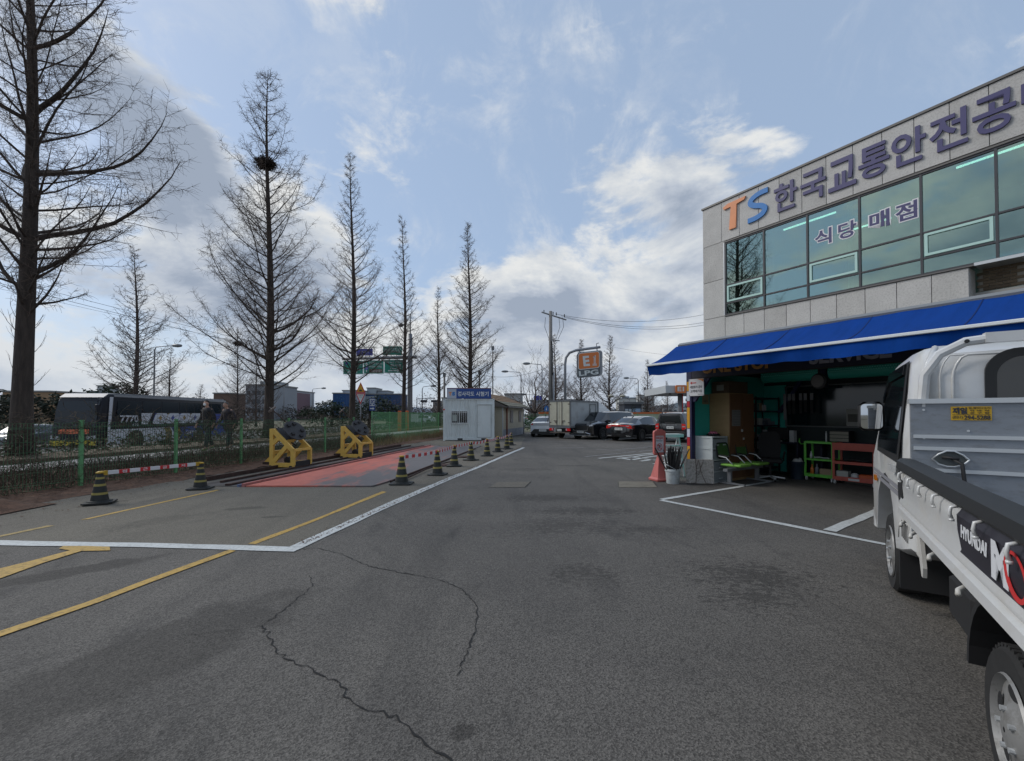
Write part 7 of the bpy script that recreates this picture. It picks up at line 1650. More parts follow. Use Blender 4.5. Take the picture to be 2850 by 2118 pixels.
# ================================================================== people
def skin(name, verts, edges, mt, parent, sub=1):
    me = bpy.data.meshes.new(name); me.from_pydata([v[:3] for v in verts], edges, []); o = bpy.data.objects.new(name, me); COL.objects.link(o)
    sk = o.modifiers.new('s', 'SKIN'); sk.use_smooth_shade = True; sk.branch_smoothing = .6
    for i, v in enumerate(verts): me.skin_vertices[0].data[i].radius = (v[3], v[4] if len(v) > 4 else v[3])
    me.skin_vertices[0].data[0].use_root = True
    ss = o.modifiers.new('u', 'SUBSURF'); ss.levels = sub; ss.render_levels = sub
    dg = bpy.context.evaluated_depsgraph_get(); nm = bpy.data.meshes.new_from_object(o.evaluated_get(dg)); bpy.data.objects.remove(o); nm.name = name
    nm.materials.clear(); nm.materials.append(mt); nm.polygons.foreach_set('use_smooth', [True] * len(nm.polygons)); return link(name, nm, parent)
m_skin = mat('skin', (.46, .27, .20), .55); m_hair = mat('dark_hair', (.02, .018, .017), .8); m_hairg = mat('greying_hair', (.09, .085, .08), .8); m_jk = mat('black_jacket', (.014, .015, .018), .85); m_jk2 = mat('dark_plum_jacket', (.022, .018, .024), .85); m_trs = mat('dark_trousers', (.018, .018, .022), .85)
m_shoe = mat('lime_trainers', (.20, .42, .08), .6); m_shoeg = mat('grey_trainers', (.18, .2, .2), .6)
def person(lab, loc, rz, H, jk, hair, shoe, bow, mask, glasses, stride, arm):
    T = thing('person', lab, 'person', loc, rz, None, scale=H / 1.72)     # faces +x
    b = bow
    V = [(0, 0, .93, .13, .15), (.0, 0, 1.10, .115, .15), (.02 + b * .3, 0, 1.28, .115, .17), (.02 + b * .5, 0, 1.43, .075, .12), (.03 + b * .8, 0, 1.50, .052), (.05 + b, 0, 1.565 - b * .2, .07), (.05 + b * 1.1, 0, 1.63 - b * .25, .088), (.04 + b * 1.1, 0, 1.69 - b * .28, .07)]
    E = [(i, i + 1) for i in range(7)]
    leg = {}; 
    for sg, st in ((1, stride), (-1, -stride)):
        i = len(V); V += [(.0, sg * .09, .86, .085), (.02 + st * .45, sg * .095, .48, .058), (st * .75 - (.08 if st < 0 else 0), sg * .095, .11 + (.05 if st < 0 else 0), .038), (st * .75 + .12, sg * .10, .05, .03)]
        E += [(0, i), (i, i + 1), (i + 1, i + 2), (i + 2, i + 3)]; leg[sg] = i
    arms = {}
    for sg, sw in ((1, -arm), (-1, arm)):
        i = len(V); sx = .02 + b * .4
        V += [(sx, sg * .17, 1.40, .055), (sx + sw * .35 - .02, sg * .225, 1.14, .043), (sx + sw + .06, sg * .215, .93, .030), (sx + sw + .10, sg * .205, .86, .032, .018)]
        E += [(3, i), (i, i + 1), (i + 1, i + 2), (i + 2, i + 3)]; arms[sg] = i; hx, hy, hz = V[i + 3][:3]
        for k in range(4):
            j = len(V); o = (k - 1.5) * .018; ln_ = (.045, .052, .048, .036)[k]
            V += [(hx + o * .8 + .01, hy, hz - .045, .009), (hx + o * .9 + .022, hy - sg * .008, hz - .045 - ln_ * .6, .008), (hx + o + .028 , hy - sg * .02, hz - .045 - ln_, .0065)]; E += [(i + 3, j), (j, j + 1), (j + 1, j + 2)]
        j = len(V); V += [(hx + .035, hy - sg * .01, hz - .01, .010), (hx + .05, hy - sg * .018, hz - .045, .008)]; E += [(i + 3, j), (j, j + 1)]
    skin('body', V, E, m_skin, T)
    g = lambda i, e, e2=None: (*V[i][:3], V[i][3] + e, (V[i][4] if len(V[i]) > 4 else V[i][3]) + (e2 if e2 is not None else e))
    a1, a2 = arms[1], arms[-1]
    JV = [g(1, .045), g(2, .055, .05), (V[3][0], 0, 1.41, .125, .16), (V[4][0], 0, 1.51, .075), (0, 0, .90, .17, .185), (0, 0, .80, .165, .18)] + [g(a1, .03), g(a1 + 1, .026), g(a1 + 2, .022), g(a2, .03), g(a2 + 1, .026), g(a2 + 2, .022)]
    skin('jacket', JV, [(0, 1), (1, 2), (2, 3), (0, 4), (4, 5), (2, 6), (6, 7), (7, 8), (2, 9), (9, 10), (10, 11)], jk, T)
    l1, l2 = leg[1], leg[-1]
    skin('trousers', [g(0, .025), g(l1, .028), g(l1 + 1, .025), g(l1 + 2, .028), g(l2, .028), g(l2 + 1, .025), g(l2 + 2, .028)], [(0, 1), (1, 2), (2, 3), (0, 4), (4, 5), (5, 6)], m_trs, T)
    for i in (l1, l2):
        x, y, z = V[i + 2][:3]; skin('shoe', [(x - .04, y, z - .06, .045, .042), (x + .05, y, z - .065, .042, .045), (x + .15, y + .0, z - .08, .03, .042)], [(0, 1), (1, 2)], shoe, T)
    hx, hz = V[6][0], V[6][2]
    m = MB(); vs = []; fs = []
    for i in range(7):
        for j in range(14):
            th = i / 6 * 1.75; ph = j / 14 * 2 * pi; lim = 1 if cos(ph) < .2 or th < .75 else .75 / th; t_ = th * lim
            vs.append((hx - .012 + .098 * sin(t_) * cos(ph), .090 * sin(t_) * sin(ph), hz + .005 + .105 * cos(t_)))
    fs = [(i * 14 + j, (i + 1) * 14 + j, (i + 1) * 14 + (j + 1) % 14, i * 14 + (j + 1) % 14) for i in range(6) for j in range(14)]; m.add(vs, fs); part('hair', m, hair, T, True, fix=False)
    m = MB(); m.add([(hx + .085, -.014, hz - .01), (hx + .085, .014, hz - .01), (hx + .112, 0, hz - .03), (hx + .086, 0, hz + .02)], [(0, 2, 3), (1, 3, 2), (0, 1, 2)]); part('nose', m, m_skin, T)
    for sg in (1, -1):
        m = MB(); m.lathe([(.006, 0), (.022, .004), (.024, .012), (.012, .018)], 10, (hx - .005, sg * .084, hz - .015), 'y'); part('ear', m, m_skin, T)
        m = MB(); m.lathe([(.002, -.004), (.009, 0), (.002, .004)], 8, (hx + .079, sg * .030, hz + .018), 'x'); part('eye', m, m_sblk, T)
    if mask: m = MB(); m.lathe([(.055, -.03), (.052, .0), (.03, .022), (.008, .028)], 14, (hx + .062, 0, hz - .045), 'x'); part('face_mask', m, m_whitep, T, True)
    else: m = MB(); m.box(hx + .082, hx + .088, -.022, .022, hz - .058, hz - .052); part('mouth', m, m_sred, T)
    if glasses:
        m = MB()
        for sg in (1, -1): pts = [(hx + .092, sg * .032 + .024 * cos(a), hz + .016 + .018 * sin(a)) for a in [i * pi / 6 for i in range(13)]]; m.tube(pts, .0025, 4, False); m.tube([(hx + .09, sg * .055, hz + .02), (hx, sg * .085, hz + .015)], .0025, 4)
        part('glasses', m, m_sblk, T)
    return T
hd = atan2(-fd.y, -fd.x)
person('walking man with a white face mask and black jacket beyond the mesh fence', (-10.55, 15.1, .305), hd - .15, 1.74, m_jk, m_hair, m_shoe, .03, True, False, .20, .14)
person('walking man with glasses and bowed head in a dark jacket beyond the fence', (-10.05, 15.45, .305), hd - .1, 1.70, m_jk2, m_hairg, m_shoeg, .10, False, True, .18, .16)
# ================================================================== roadside signs, lamps, poles
m_galv = mat('galvanised_steel', (.24, .25, .27), .5, .4, var=.1, vscale=2); m_concp = mat('concrete_pole', (.20, .19, .18), .85, var=.15, vscale=2); m_sgreen = mat('sign_green', (.01, .24, .17), .4); m_sblue = mat('sign_royal_blue', (.05, .07, .42), .4)
m_sw = mat('sign_reflective_white', (.60, .63, .62), .5); m_sbrown = mat('sign_brown', (.10, .035, .02), .5); m_lamp = mat('lamp_head', (.18, .19, .20), .4, .3); m_lens = mat('lamp_lens', (.45, .47, .46), .2)
GN = thing('gantry_sign', 'green overhead direction sign hanging from a thick grey gantry post', 'road sign', (-9.4, 40, 0))
m = MB(); m.tube([(0, 0, 0), (0, 0, 6.4), (0, 0, 9.0)], [.24, .22, .19], 12); part('post', m, m_galv, GN, True); m = MB(); m.tube([(0, 0, 9.0), (0, 0, 10.9)], [.06, .05], 6); part('mast', m, m_galv, GN, True)
m = MB(); m.tube([(-6.3, .1, 6.72), (.6, 0, 6.85)], [.13, .15], 10); part('boom', m, m_galv, GN, True)
m = MB(); m.tube([(0, 0, 9.9), (-.8, 0, 9.9)], .03, 5); m.lathe([(.05, .16), (.24, .05), (.26, -.06), (.1, -.2)], 12, (-.85, 0, 9.85)); part('camera_dome', m, m_lamp, GN, True)
m = MB(); m.box(.15, .75, -.25, .1, .9, 1.6); part('control_cabinet', m, m_whitep, GN)
for x0, x1, nmn in ((-6.15, -4.32, 0), (-4.26, -2.42, 1), (-2.36, -.62, 2)):
    zb, zt = 5.26 + nmn * .06, 6.5 + nmn * .05
    m = MB(); m.box(x0, x1, -.06, 0, zb, zt); pn = part('sign_panel', m, m_sgreen, GN)
    m = MB(); ring_prism(m, [(x0 + .03, zb + .03), (x1 - .03, zb + .03), (x1 - .03, zt - .03), (x0 + .03, zt - .03)], [(x0 + .05, zb + .05), (x1 - .05, zb + .05), (x1 - .05, zt - .05), (x0 + .05, zt - .05)], -.066, -.061); part('sign_border', m, m_sw, pn)
    for x in (x0 + .4, x1 - .4): m = MB(); m.box(x - .03, x + .03, -.03, .03, zt, 6.75); part('hanger', m, m_galv, pn)
    def st(s, x, z, w, h, mt=m_sw): text('sign_lettering', s, mt, pn, (x, -.066, z), size=.3, extrude=.002, bold=.006, fit=(w, h))
    if nmn == 0:
        st('오산', x0 + .95, zt - .25, .55, .25); st('Osan', x0 + 1.5, zt - .3, .3, .14); st('수원역', x0 + .95, zt - .55, .6, .2); st('수원버스터미널', x0 + 1.0, zt - .80, 1.2, .17)
        m = MB(); m.prism([(x0 + .35, zb + .2), (x0 + .6, zb + .34), (x0 + .6, zb + .24), (x0 + 1.3, zb + .24), (x0 + 1.3, zb + .16), (x0 + .6, zb + .16), (x0 + .6, zb + .06)], -.070, -.066, 'y'); part('arrow', m, m_sw, pn)
        m = MB(); m.lathe([(.13, -.070), (.13, -.066)], 14, (x0 + .32, 0, zt - .22), 'y'); part('route_shield', m, m_sblue, pn); st('1', x0 + .32, zt - .22, .05, .14)
    if nmn == 1:
        st('인천', x0 + .75, zt - .25, .55, .28); st('Incheon', x0 + 1.42, zt - .30, .62, .17); st('서수원버스터미널', x0 + 1.05, zt - .58, 1.2, .2)
        m = MB(); m.prism([(x0 + .1, zt - .42), (x0 + .26, zt - .18), (x0 + .42, zt - .42), (x0 + .31, zt - .42), (x0 + .31, zb + .15), (x0 + .21, zb + .15), (x0 + .21, zt - .42)], -.069, -.066, 'y'); part('arrow', m, m_sw, pn)
        m = MB(); m.lathe([(.17, -.073), (.17, -.070)], 14, (x0 + .26, 0, zt - .70), 'y'); part('route_shield', m, m_sblue, pn); text('sign_lettering', '42', m_sw, pn, (x0 + .26, -.075, zt - .70), size=.2, extrude=.001, fit=(.2, .15))
        m = MB(); m.box(x0 + .5, x1 - .12, -.070, -.062, zb + .09, zb + .43); part('museum_plate', m, m_sbrown, pn); text('sign_lettering', '국립농업박물관', m_sw, pn, ((x0 + x1) / 2 + .25, -.073, zb + .26), size=.2, extrude=.001, fit=(1.0, .24))
    if nmn == 2:
        st('서울 Seoul', x0 + .5, zt - .22, .75, .18); st('안양 Anyang', x0 + 1.32, zt - .20, .62, .16); st('화서역', x0 + 1.05, zt - .52, .95, .28); st('Hwaseo Stn', x0 + 1.05, zt - .80, .95, .15)
        m = MB(); m.prism([(x0 + 1.45, zb + .22), (x0 + 1.2, zb + .36), (x0 + 1.2, zb + .26), (x0 + .35, zb + .26), (x0 + .35, zb + .17), (x0 + 1.2, zb + .17), (x0 + 1.2, zb + .08)], -.070, -.066, 'y'); part('arrow', m, m_sw, pn)
for x0, x1, zb, zt, mt, s in ((-4.95, -3.45, 7.0, 7.62, m_sblue, '수원시'), (-2.5, -.75, 7.05, 7.85, m_sgreen, '서둔교차로')):
    m = MB(); m.box(x0, x1, -.05, 0, zb, zt); pn = part('sign_panel', m, mt, GN); text('sign_lettering', s, m_sw, pn, ((x0 + x1) / 2, -.056, zb + (zt - zb) * .55), size=.3, extrude=.002, bold=.004, fit=((x1 - x0) * (.5 if mt == m_sblue else .9), (zt - zb) * (.4 if mt == m_sblue else .62)))
    if mt == m_sblue: text('sign_lettering', 'Suwon-si', m_sw, pn, ((x0 + x1) / 2, -.056, zb + .12), size=.1, extrude=.002, fit=(.6, .11))
    for x in (x0 + .3, x1 - .3): m = MB(); m.box(x - .03, x + .03, .002, .05, 6.8, zb + .3); part('bracket', m, m_galv, pn)
m = MB(); m.tube([(-5.1, .02, 6.8), (-5.1, .02, 7.75), (-3.3, .02, 7.75), (-3.3, .02, 6.8)], .03, 5); part('bracket', m, m_galv, GN)
# warning signs
WS = thing('warning_sign', 'red edged yellow speed bump triangle above an inverted white triangle on a post', 'road sign', (-10.45, 30, .1))
m = MB(); m.tube([(0, 0, 0), (0, 0, 3.6)], .035, 7); part('post', m, m_galv, WS, True)
def tri(a, z0, z1, y, mt, nm, up=True, par=WS):
    pts = [(-a, z0), (a, z0), (0, z1)] if up else [(-a, z1), (a, z1), (0, z0)]; m = MB(); m.prism(pts, y - .004, y, 'y'); return part(nm, m, mt, par)
m_wred = mat('warning_red', (.50, .03, .03), .4); m_wyel = mat('warning_yellow', (.62, .32, .02), .4)
tri(.34, 2.95, 3.70, -.04, m_wred, 'warning_plate'); tri(.24, 3.02, 3.56, -.046, m_wyel, 'warning_field'); m = MB(); m.prism([(-.15, 3.06), (.15, 3.06), (.10, 3.12), (.03, 3.18), (-.05, 3.17)], -.055, -.05, 'y'); part('bump_symbol', m, m_sblk, WS)
tri(.34, 2.15, 2.92, -.04, m_wred, 'yield_plate', False); tri(.25, 2.30, 2.85, -.046, m_sw, 'yield_field', False); text('sign_lettering', '천천히', m_sblk, WS, (0, -.053, 2.77), size=.1, extrude=.001, fit=(.30, .10)); text('sign_lettering', 'SLOW', m_sblk, WS, (0, -.053, 2.65), size=.1, extrude=.001, fit=(.18, .07))
LG = thing('lpg_sign', 'small blue and white board reading LPG with a white arrow', 'sign', (-10.3, 32, 0))
m = MB(); m.tube([(0, 0, 0), (0, 0, 1.9)], .03, 6); part('post', m, m_galv, LG); m = MB(); m.box(-.21, .21, -.03, 0, 1.85, 2.75); part('board', m, mat('lpg_blue', (.015, .06, .25), .4), LG)
m = MB(); m.box(-.18, .18, -.036, -.031, 2.18, 2.70); part('white_field', m, m_sw, LG); text('sign_lettering', 'LPG', bpy.data.materials['lpg_blue'], LG, (0, -.039, 2.44), size=.3, extrude=.001, bold=.01, fit=(.32, .40))
m = MB(); m.prism([(-.15, 1.96), (.05, 1.96), (.05, 1.90), (.17, 2.0), (.05, 2.10), (.05, 2.04), (-.15, 2.04)], -.036, -.031, 'y'); part('arrow', m, m_sw, LG)
for i, x in enumerate((-8.85, -8.25)):
    T = thing('barrier_post', 'orange square post with a black and yellow striped arm, %s' % ('left of the thin tree' if i == 0 else 'right of the thin tree'), 'post', (x, 34.2, 0), 0, 'orange posts beside the thin tree')
    m = MB(); m.bbox(-.11, .11, -.11, .11, 0, 1.85, .02); part('post', m, mat('post_orange', (.55, .11, .02), .5) if i == 0 else bpy.data.materials['post_orange'], T)
    m = MB(); m.box(-.115, .115, -.118, -.112, .5, .62); m.box(-.115, .115, -.118, -.112, .8, .92); part('stripe', m, m_cyel, T)['kind'] = 'stuff'
def lamp(lab, X, Y, H, arm, n=1, base=0, r_=.06, head=.45, grp='street lamps'):
    T = thing('street_lamp', lab, 'street lamp', (X, Y, base), 0, grp)
    m = MB(); s_ = 1 if arm > 0 else -1; m.tube([(0, 0, 0), (0, 0, H - .3), (s_ * .15, 0, H), (arm, 0, H + .12)], [r_ * 1.3, r_, r_ * .8, r_ * .6], 7); part('pole', m, m_galv, T, True)
    for k in ((arm,) if n == 1 else (arm, -arm)):
        s2 = 1 if k > 0 else -1; m = MB(); m.lathe([(.02, -head), (.13, -head * .6), (.17, head * .1), (.12, head * .8), (.03, head)], 10, (k + s2 * head * .7, 0, H + .12), 'x'); hd_ = part('lamp_head', m, m_lamp, T, True)
        m = MB(); m.lathe([(.02, -.08), (.11, -.05), (.13, 0)], 10, (k + s2 * head * .8, 0, H + .03)); part('lens', m, m_lens, hd_, True)
    return T
lamp('tall highway lamp with its arm to the right, behind the bus', -33, 40, 8.1, 1.7, base=-.3, head=.5)
lamp('far highway lamp right of the blue mural building', -34.5, 75, 6.0, 1.6)
lamp('faint lamp seen through the branches right of the nest tree trunk', -31.5, 60, 5.6, -1.2)
lamp('street lamp arching left behind the siding cabin', 1.25, 60, 7.4, -1.9, head=.5)
lamp('street lamp arching left, just left of the utility pole', 3.6, 52, 7.55, -1.55, head=.48)
lamp('lower street lamp arching left behind the utility pole', 4.3, 68, 4.6, -2.2, head=.45)
lamp('street lamp arching left between the two gas signs', 19.2, 66, 7.0, -1.5, head=.45)
lamp('grey lamp mast beside the traffic signals left of the container', -12.4, 60, 5.4, 1.2)
T = thing('twin_lamp', 'short two headed cream park lamp above the people carrier', 'street lamp', (11.6, 48, 0)); m = MB(); m.tube([(0, 0, 0), (0, 0, 3.4)], .05, 7); m.tube([(-.65, 0, 3.55), (0, 0, 3.4), (.65, 0, 3.55)], .03, 6); part('pole', m, mat('cream_post', (.30, .29, .24), .6), T, True)
for s_ in (-1, 1): m = MB(); m.lathe([(.04, .2), (.30, .06), (.34, 0), (.22, -.12), (.05, -.16)], 12, (s_ * .65, 0, 3.6)); part('lamp_head', m, bpy.data.materials['cream_post'], T, True)
# traffic signals
T = thing('traffic_signal', 'traffic light boxes hanging from a thin arm left of the container', 'traffic light', (-12.7, 58, 0)); m = MB(); m.tube([(0, 0, 0), (0, 0, 3.7), (2.4, 0, 3.75)], .07, 6); part('mast', m, m_galv, T)
for x in (.5, 1.9): m = MB(); m.box(x, x + .85, -.15, .1, 3.2, 3.5); part('signal_box', m, m_sblk, T)
for lab, X, Y, H, r_ in [('brown wooden pole rising behind the container sign', -6.7, 43, 5.6, .12), ('slim grey post behind the dense conical tree', -3.3, 44, 5.9, .09), ('very tall thin mast with a small box at its tip', -1.95, 44, 8.4, .06), ('grey post between the two right hand lamps', 20.2, 66, 5.6, .06)]:
    T = thing('pole', lab, 'pole', (X, Y, 0)); m = MB(); m.tube([(0, 0, 0), (0, 0, H)], [r_ * 1.1, r_ * .8], 7); part('shaft', m, m_concp, T, True)
    m = MB(); m.box(-.14, .14, -.1, .1, H - .3, H + .1); part('top_box', m, m_lamp, T)
# utility pole and wires
UP = thing('utility_pole', 'tall concrete utility pole with a slanting crossarm behind the box truck', 'utility pole', (3.57, 40, 0))
m = MB(); m.tube([(0, 0, 0), (0, 0, 11.1)], [.22, .15], 12); part('shaft', m, m_concp, UP, True); m = MB(); m.tube([(.24, -.1, 0), (.24, -.1, 5.4)], .10, 8); part('conduit', m, m_galv, UP, True)
m = MB(); m.beam((-.85, -.3, 10.95), (1.55, .9, 10.50), .10); part('crossarm', m, m_lamp, UP); m = MB(); m.beam((-.2, 0, 8.45), (.85, .3, 8.42), .08); part('lower_arm', m, m_lamp, UP)
for x, z in ((-.6, 10.98), (.25, 10.82), (.55, 10.76), (1.3, 10.6)): m = MB(); m.lathe([(.03, 0), (.05, .08), (.03, .14), (.05, .2), (.04, .28)], 8, (x, .2, z)); part('insulator', m, m_black, UP, True)
for x in (-.45, .8, 1.15): m = MB(); m.tube([(x, .3, 10.6), (x - .08 * (1 if x < 0 else -1), .25, 9.7), (x * .75 + .05, .2, 9.0), (x * .5 + .1, .1, 8.5)], .02, 4); part('jumper_cable', m, m_black, UP, True)
m = MB(); m.tube([(.1, -.2, 8.3), (.2, -.22, 6.5), (.16, -.2, 5.2)], .035, 5); m.tube([(.02, -.2, 8.4), (.05, -.2, 6.0), (.1, -.2, 3.0)], .02, 5); part('cable', m, m_black, UP, True)
def wire(lab, p, q, sag, r_=.012, n=24, grp='overhead wires'):
    P, Q = Vector(p), Vector(q); m = MB(); m.tube([P.lerp(Q, i / n) - Vector((0, 0, sag * 4 * (i / n) * (1 - i / n))) for i in range(n + 1)], r_, 4, False)
    o = part('overhead_wire', m, m_black, None, fix=False); tag(o, lab, 'wire', grp)
wire('upper of the three wires running right from the utility pole to behind the building', (4.0, 40.2, 10.9), (26, 44, 13.6), 1.5, .016)
wire('middle of the three wires running right from the utility pole', (4.6, 40.5, 10.8), (26, 44, 12.7), 1.6, .016); wire('lowest of the three wires running right from the utility pole', (4.9, 40.7, 10.7), (26, 44, 12.4), 1.6, .016)
wire('upper sloping wire crossing behind the thick left trunk', (-27.8, 20, 8.95), (-9, 47, 5.1), .25, .013); wire('lower sloping wire crossing behind the thick left trunk', (-27.8, 20, 8.7), (-9, 47, 4.9), .35, .015); wire('thin third sloping wire near the nest tree', (-27.8, 20, 8.3), (-9, 47, 5.0), .1, .009)
wire('slack wire between the far lamp and the utility pole', (-3.3, 44, 5.6), (3.5, 40, 6.0), .55, .014); wire('thin wire from the gas sign lamp towards the awning', (8.3, 40, 8.0), (24, 42, 7.4), .6, .008)
# ------------------------------------------------------------------ gas station
GS = thing('gas_sign', 'orange and grey rounded gas company sign reading E1 LPG hung from a curved pole', 'sign', (4.9, 40, 0))
m = MB(); m.tube([(0, 0, 0), (0, 0, 6.2), (.08, 0, 6.8), (.4, 0, 7.25), (1.0, 0, 7.48), (2.0, 0, 7.62), (3.25, 0, 7.78)], .12, 10); part('curved_pole', m, m_galv, GS, True)
sh = .10
def rr2(w, h, r_, cx, cz): return [(x, z + (x - cx) * sh) for x, z in rrect(w, h, r_, cx, cz, 5)]
m = MB(); m.prism(rr2(2.35, 2.35, .30, 2.25, 6.2), -.14, .14, 'y'); part('sign_case', m, m_galv, GS); m = MB(); m.prism(rr2(2.10, 2.28, .26, 2.15, 6.2), -.165, -.145, 'y'); part('grey_face', m, mat('sign_slate', (.09, .10, .11), .4), GS)
m = MB(); m.prism(rr2(1.98, 1.55, .22, 2.16, 6.52), -.185, -.166, 'y'); part('white_edge', m, m_sw, GS); m = MB(); m.prism(rr2(1.86, 1.42, .18, 2.16, 6.52), -.20, -.186, 'y'); part('orange_face', m, mat('gas_orange', (.62, .17, .035), .4), GS)
rs_ = (pi / 2, -atan2(sh, 1), 0)
text('sign_lettering', 'E', m_sw, GS, (1.92, -.205, 6.47), rs_, size=1, extrude=.004, bold=.04, fit=(.58, .95)); text('sign_lettering', 'LPG', m_sw, GS, (2.14, -.172, 5.40), rs_, size=1, extrude=.004, bold=.03, fit=(1.80, .46))
m = MB(); m.prism([(2.50, 6.82), (2.78, 7.02), (2.78, 6.90), (2.62, 6.80)], -.208, -.204, 'y'); 
for k in range(9): m.box(2.60 if k < 7 else 2.50, 2.80 if k < 7 else 2.88, -.208, -.204, 6.84 - k * .098, 6.90 - k * .098)
part('digit_one', m, m_sw, GS)
for x in (1.35, 2.95): m = MB(); m.box(x - .04, x + .04, -.04, .04, 7.28 + (x - 2.25) * sh, 7.62 + x * .05 - .1); part('hanger', m, m_galv, GS)
m = MB(); m.tube([(2.9, 0, 7.8), (2.9, 0, 8.1), (3.1, -.1, 8.15)], .04, 5); part('spot_lamp', m, m_lamp, GS)
GC = thing('gas_canopy', 'white gas station canopy with an orange E1 box and coloured LPG discs', 'canopy', (16.5, 50, 0), radians(-3))
m = MB(); m.box(.3, 9, -3, 6, 3.9, 4.7); part('fascia', m, mat('canopy_white', (.42, .45, .47), .5), GC); m = MB(); m.tube([(2.6, -.5, 0), (2.6, -.5, 3.9)], .22, 12); part('column', m, m_galv, GC, True); m = MB(); m.box(2.85, 2.95, -.6, -.4, 0, 3.9); part('red_pipe', m, m_wred, GC)
m = MB(); m.prism(rrect(1.10, .85, .12, 1.85, 4.30), -3.25, -3.0, 'y'); bx_ = part('sign_box', m, bpy.data.materials['gas_orange'], GC); text('sign_lettering', 'E1', m_sw, bx_, (1.82, -3.26, 4.30), size=.5, extrude=.002, bold=.02, fit=(.7, .5))
for i, (c_, ch) in enumerate(zip(((.45, .06, .03), (.55, .38, .03), (.05, .32, .06)), 'LPG')):
    m = MB(); m.lathe([(.36, -3.2), (.36, -3.0)], 18, (2.85 + i * .62, 0, 4.30), 'y'); d_ = part('disc', m, mat('disc_colour_' + 'rya'[i], c_, .4), GC); text('sign_lettering', ch, m_sw, d_, (2.85 + i * .62, -3.21, 4.30), size=.4, extrude=.002, bold=.015, fit=(.28, .40))
for x in (.9, 3.6): m = MB(); m.lathe([(.03, .2), (.18, 0), (.12, -.1)], 8, (x, -2.5, 3.75)); part('canopy_lamp', m, m_lamp, GC)
WL = thing('station_wall', 'low cream wall with an orange coping behind the parked cars', 'wall', (2.7, 43, 0), radians(3.5))
for k in range(11): m = MB(); m.box(k * 2.0 + .01, k * 2.0 + 1.99, 0, .12, 0, 1.62); part('wall_panel', m, mat('cream_wall', (.40, .40, .30), .8, var=.08, vscale=1) if k == 0 else bpy.data.materials['cream_wall'], WL)
m = MB(); m.box(-.05, 22, -.06, .18, 1.62, 1.80); part('coping', m, mat('coping_orange', (.52, .12, .025), .5), WL)
KS = thing('station_kiosk', 'glass fronted gas station kiosk with bright posters', 'kiosk', (15.0, 58, 0)); m = MB(); m.box(0, 2.3, 0, 3, 0, 2.95); part('wall', m, mat('kiosk_dark', (.06, .07, .09), .5), KS); m = MB(); m.box(-.2, 2.5, -.3, 3.2, 2.951, 3.25); part('roof', m, m_lamp, KS)
for k, (x0, x1, z0, z1, c_) in enumerate([(.1, .5, .3, 2.3, (.55, .62, .66)), (.6, .95, .3, 2.3, (.50, .58, .62)), (1.1, 2.15, 1.6, 2.35, (.35, .50, .66)), (1.1, 2.15, .9, 1.55, (.55, .22, .09)), (1.1, 2.15, .3, .85, (.5, .55, .6))]): m = MB(); m.box(x0, x1, -.03, -.002, z0, z1); part('poster', m, mat('poster_tone_' + 'abcde'[k], c_, .5), KS)
T = thing('road_sign', 'blue road sign with white lettering beside the round headed tree', 'road sign', (4.0, 70, 0)); m = MB(); m.tube([(0, 0, 0), (0, 0, 4.0)], .06, 6); part('post', m, m_galv, T); m = MB(); m.box(-.5, .9, -.08, 0, 3.9, 4.6); part('board', m, m_sblue, T)
T = thing('pedestrian_sign', 'blue pentagon crossing sign just left of the box truck roof', 'road sign', (4.35, 55, 0)); m = MB(); m.tube([(0, 0, 0), (0, 0, 2.0)], .03, 6); part('post', m, m_galv, T); m = MB(); m.prism([(-.28, 2.0), (.28, 2.0), (.28, 2.45), (0, 2.8), (-.28, 2.45)], -.05, -.02, 'y'); part('board', m, mat('crossing_blue', (.02, .14, .42), .4), T); m = MB(); m.prism([(-.1, 2.1), (.1, 2.1), (0, 2.5)], -.056, -.051, 'y'); part('figure', m, m_sw, T)
# ------------------------------------------------------------------ buildings far off
def block(lab, x0, x1, Y, D_, H, wallc, wins=(), roofc=(.2, .2, .2), extra=None, cat='building', name='distant_building'):
    T = thing(name, lab, cat, ((x0 + x1) / 2, Y, -.1)); w = (x1 - x0) / 2
    m = MB(); m.box(-w, w, 0, D_, 0, H); part('wall', m, mat('facade_paint', wallc, .8, var=.06, vscale=.2), T); m = MB(); m.box(-w - .2, w + .2, -.2, D_ + .2, H + .005, H + .35); part('roof', m, mat('roof_trim', roofc, .7), T)
    for (a, b_, c_, d_) in wins: m = MB(); m.box(a, b_, -.06, -.002, c_, d_); part('window', m, m_fwin, T)
    return T
m_fwin = mat('far_window', (.045, .06, .075), .3)
block('tan flat roofed building beyond the left edge trees', -108, -98, 92, 14, 6.4, (.26, .17, .10), [(-4 + i * 2, -2.8 + i * 2, 4.3, 5.4) for i in range(4)])
block('narrow teal and grey tower behind the dark pine', -147, -145, 150, 6, 9.6, (.06, .22, .24)); T = block('slim grey tower top behind the dark pine', -145.3, -143, 152, 6, 11.6, (.30, .32, .34))
block('plain brown building right of the bus tail', -82.5, -78, 120, 10, 7.4, (.13, .085, .065))
T = block('big grey office block left of the nest tree trunk', -67.5, -60.4, 110, 12, 9.0, (.24, .26, .29), [(-3.2 + i * 1.3, -2.4 + i * 1.3, z, z + 1.1) for i in range(5) for z in (2.2, 4.4, 6.6)])
m = MB(); m.box(-.5, 3.2, 1, 8, 9.36, 10.2); part('roof_house', m, mat('roof_house_grey', (.27, .30, .32), .8), T)
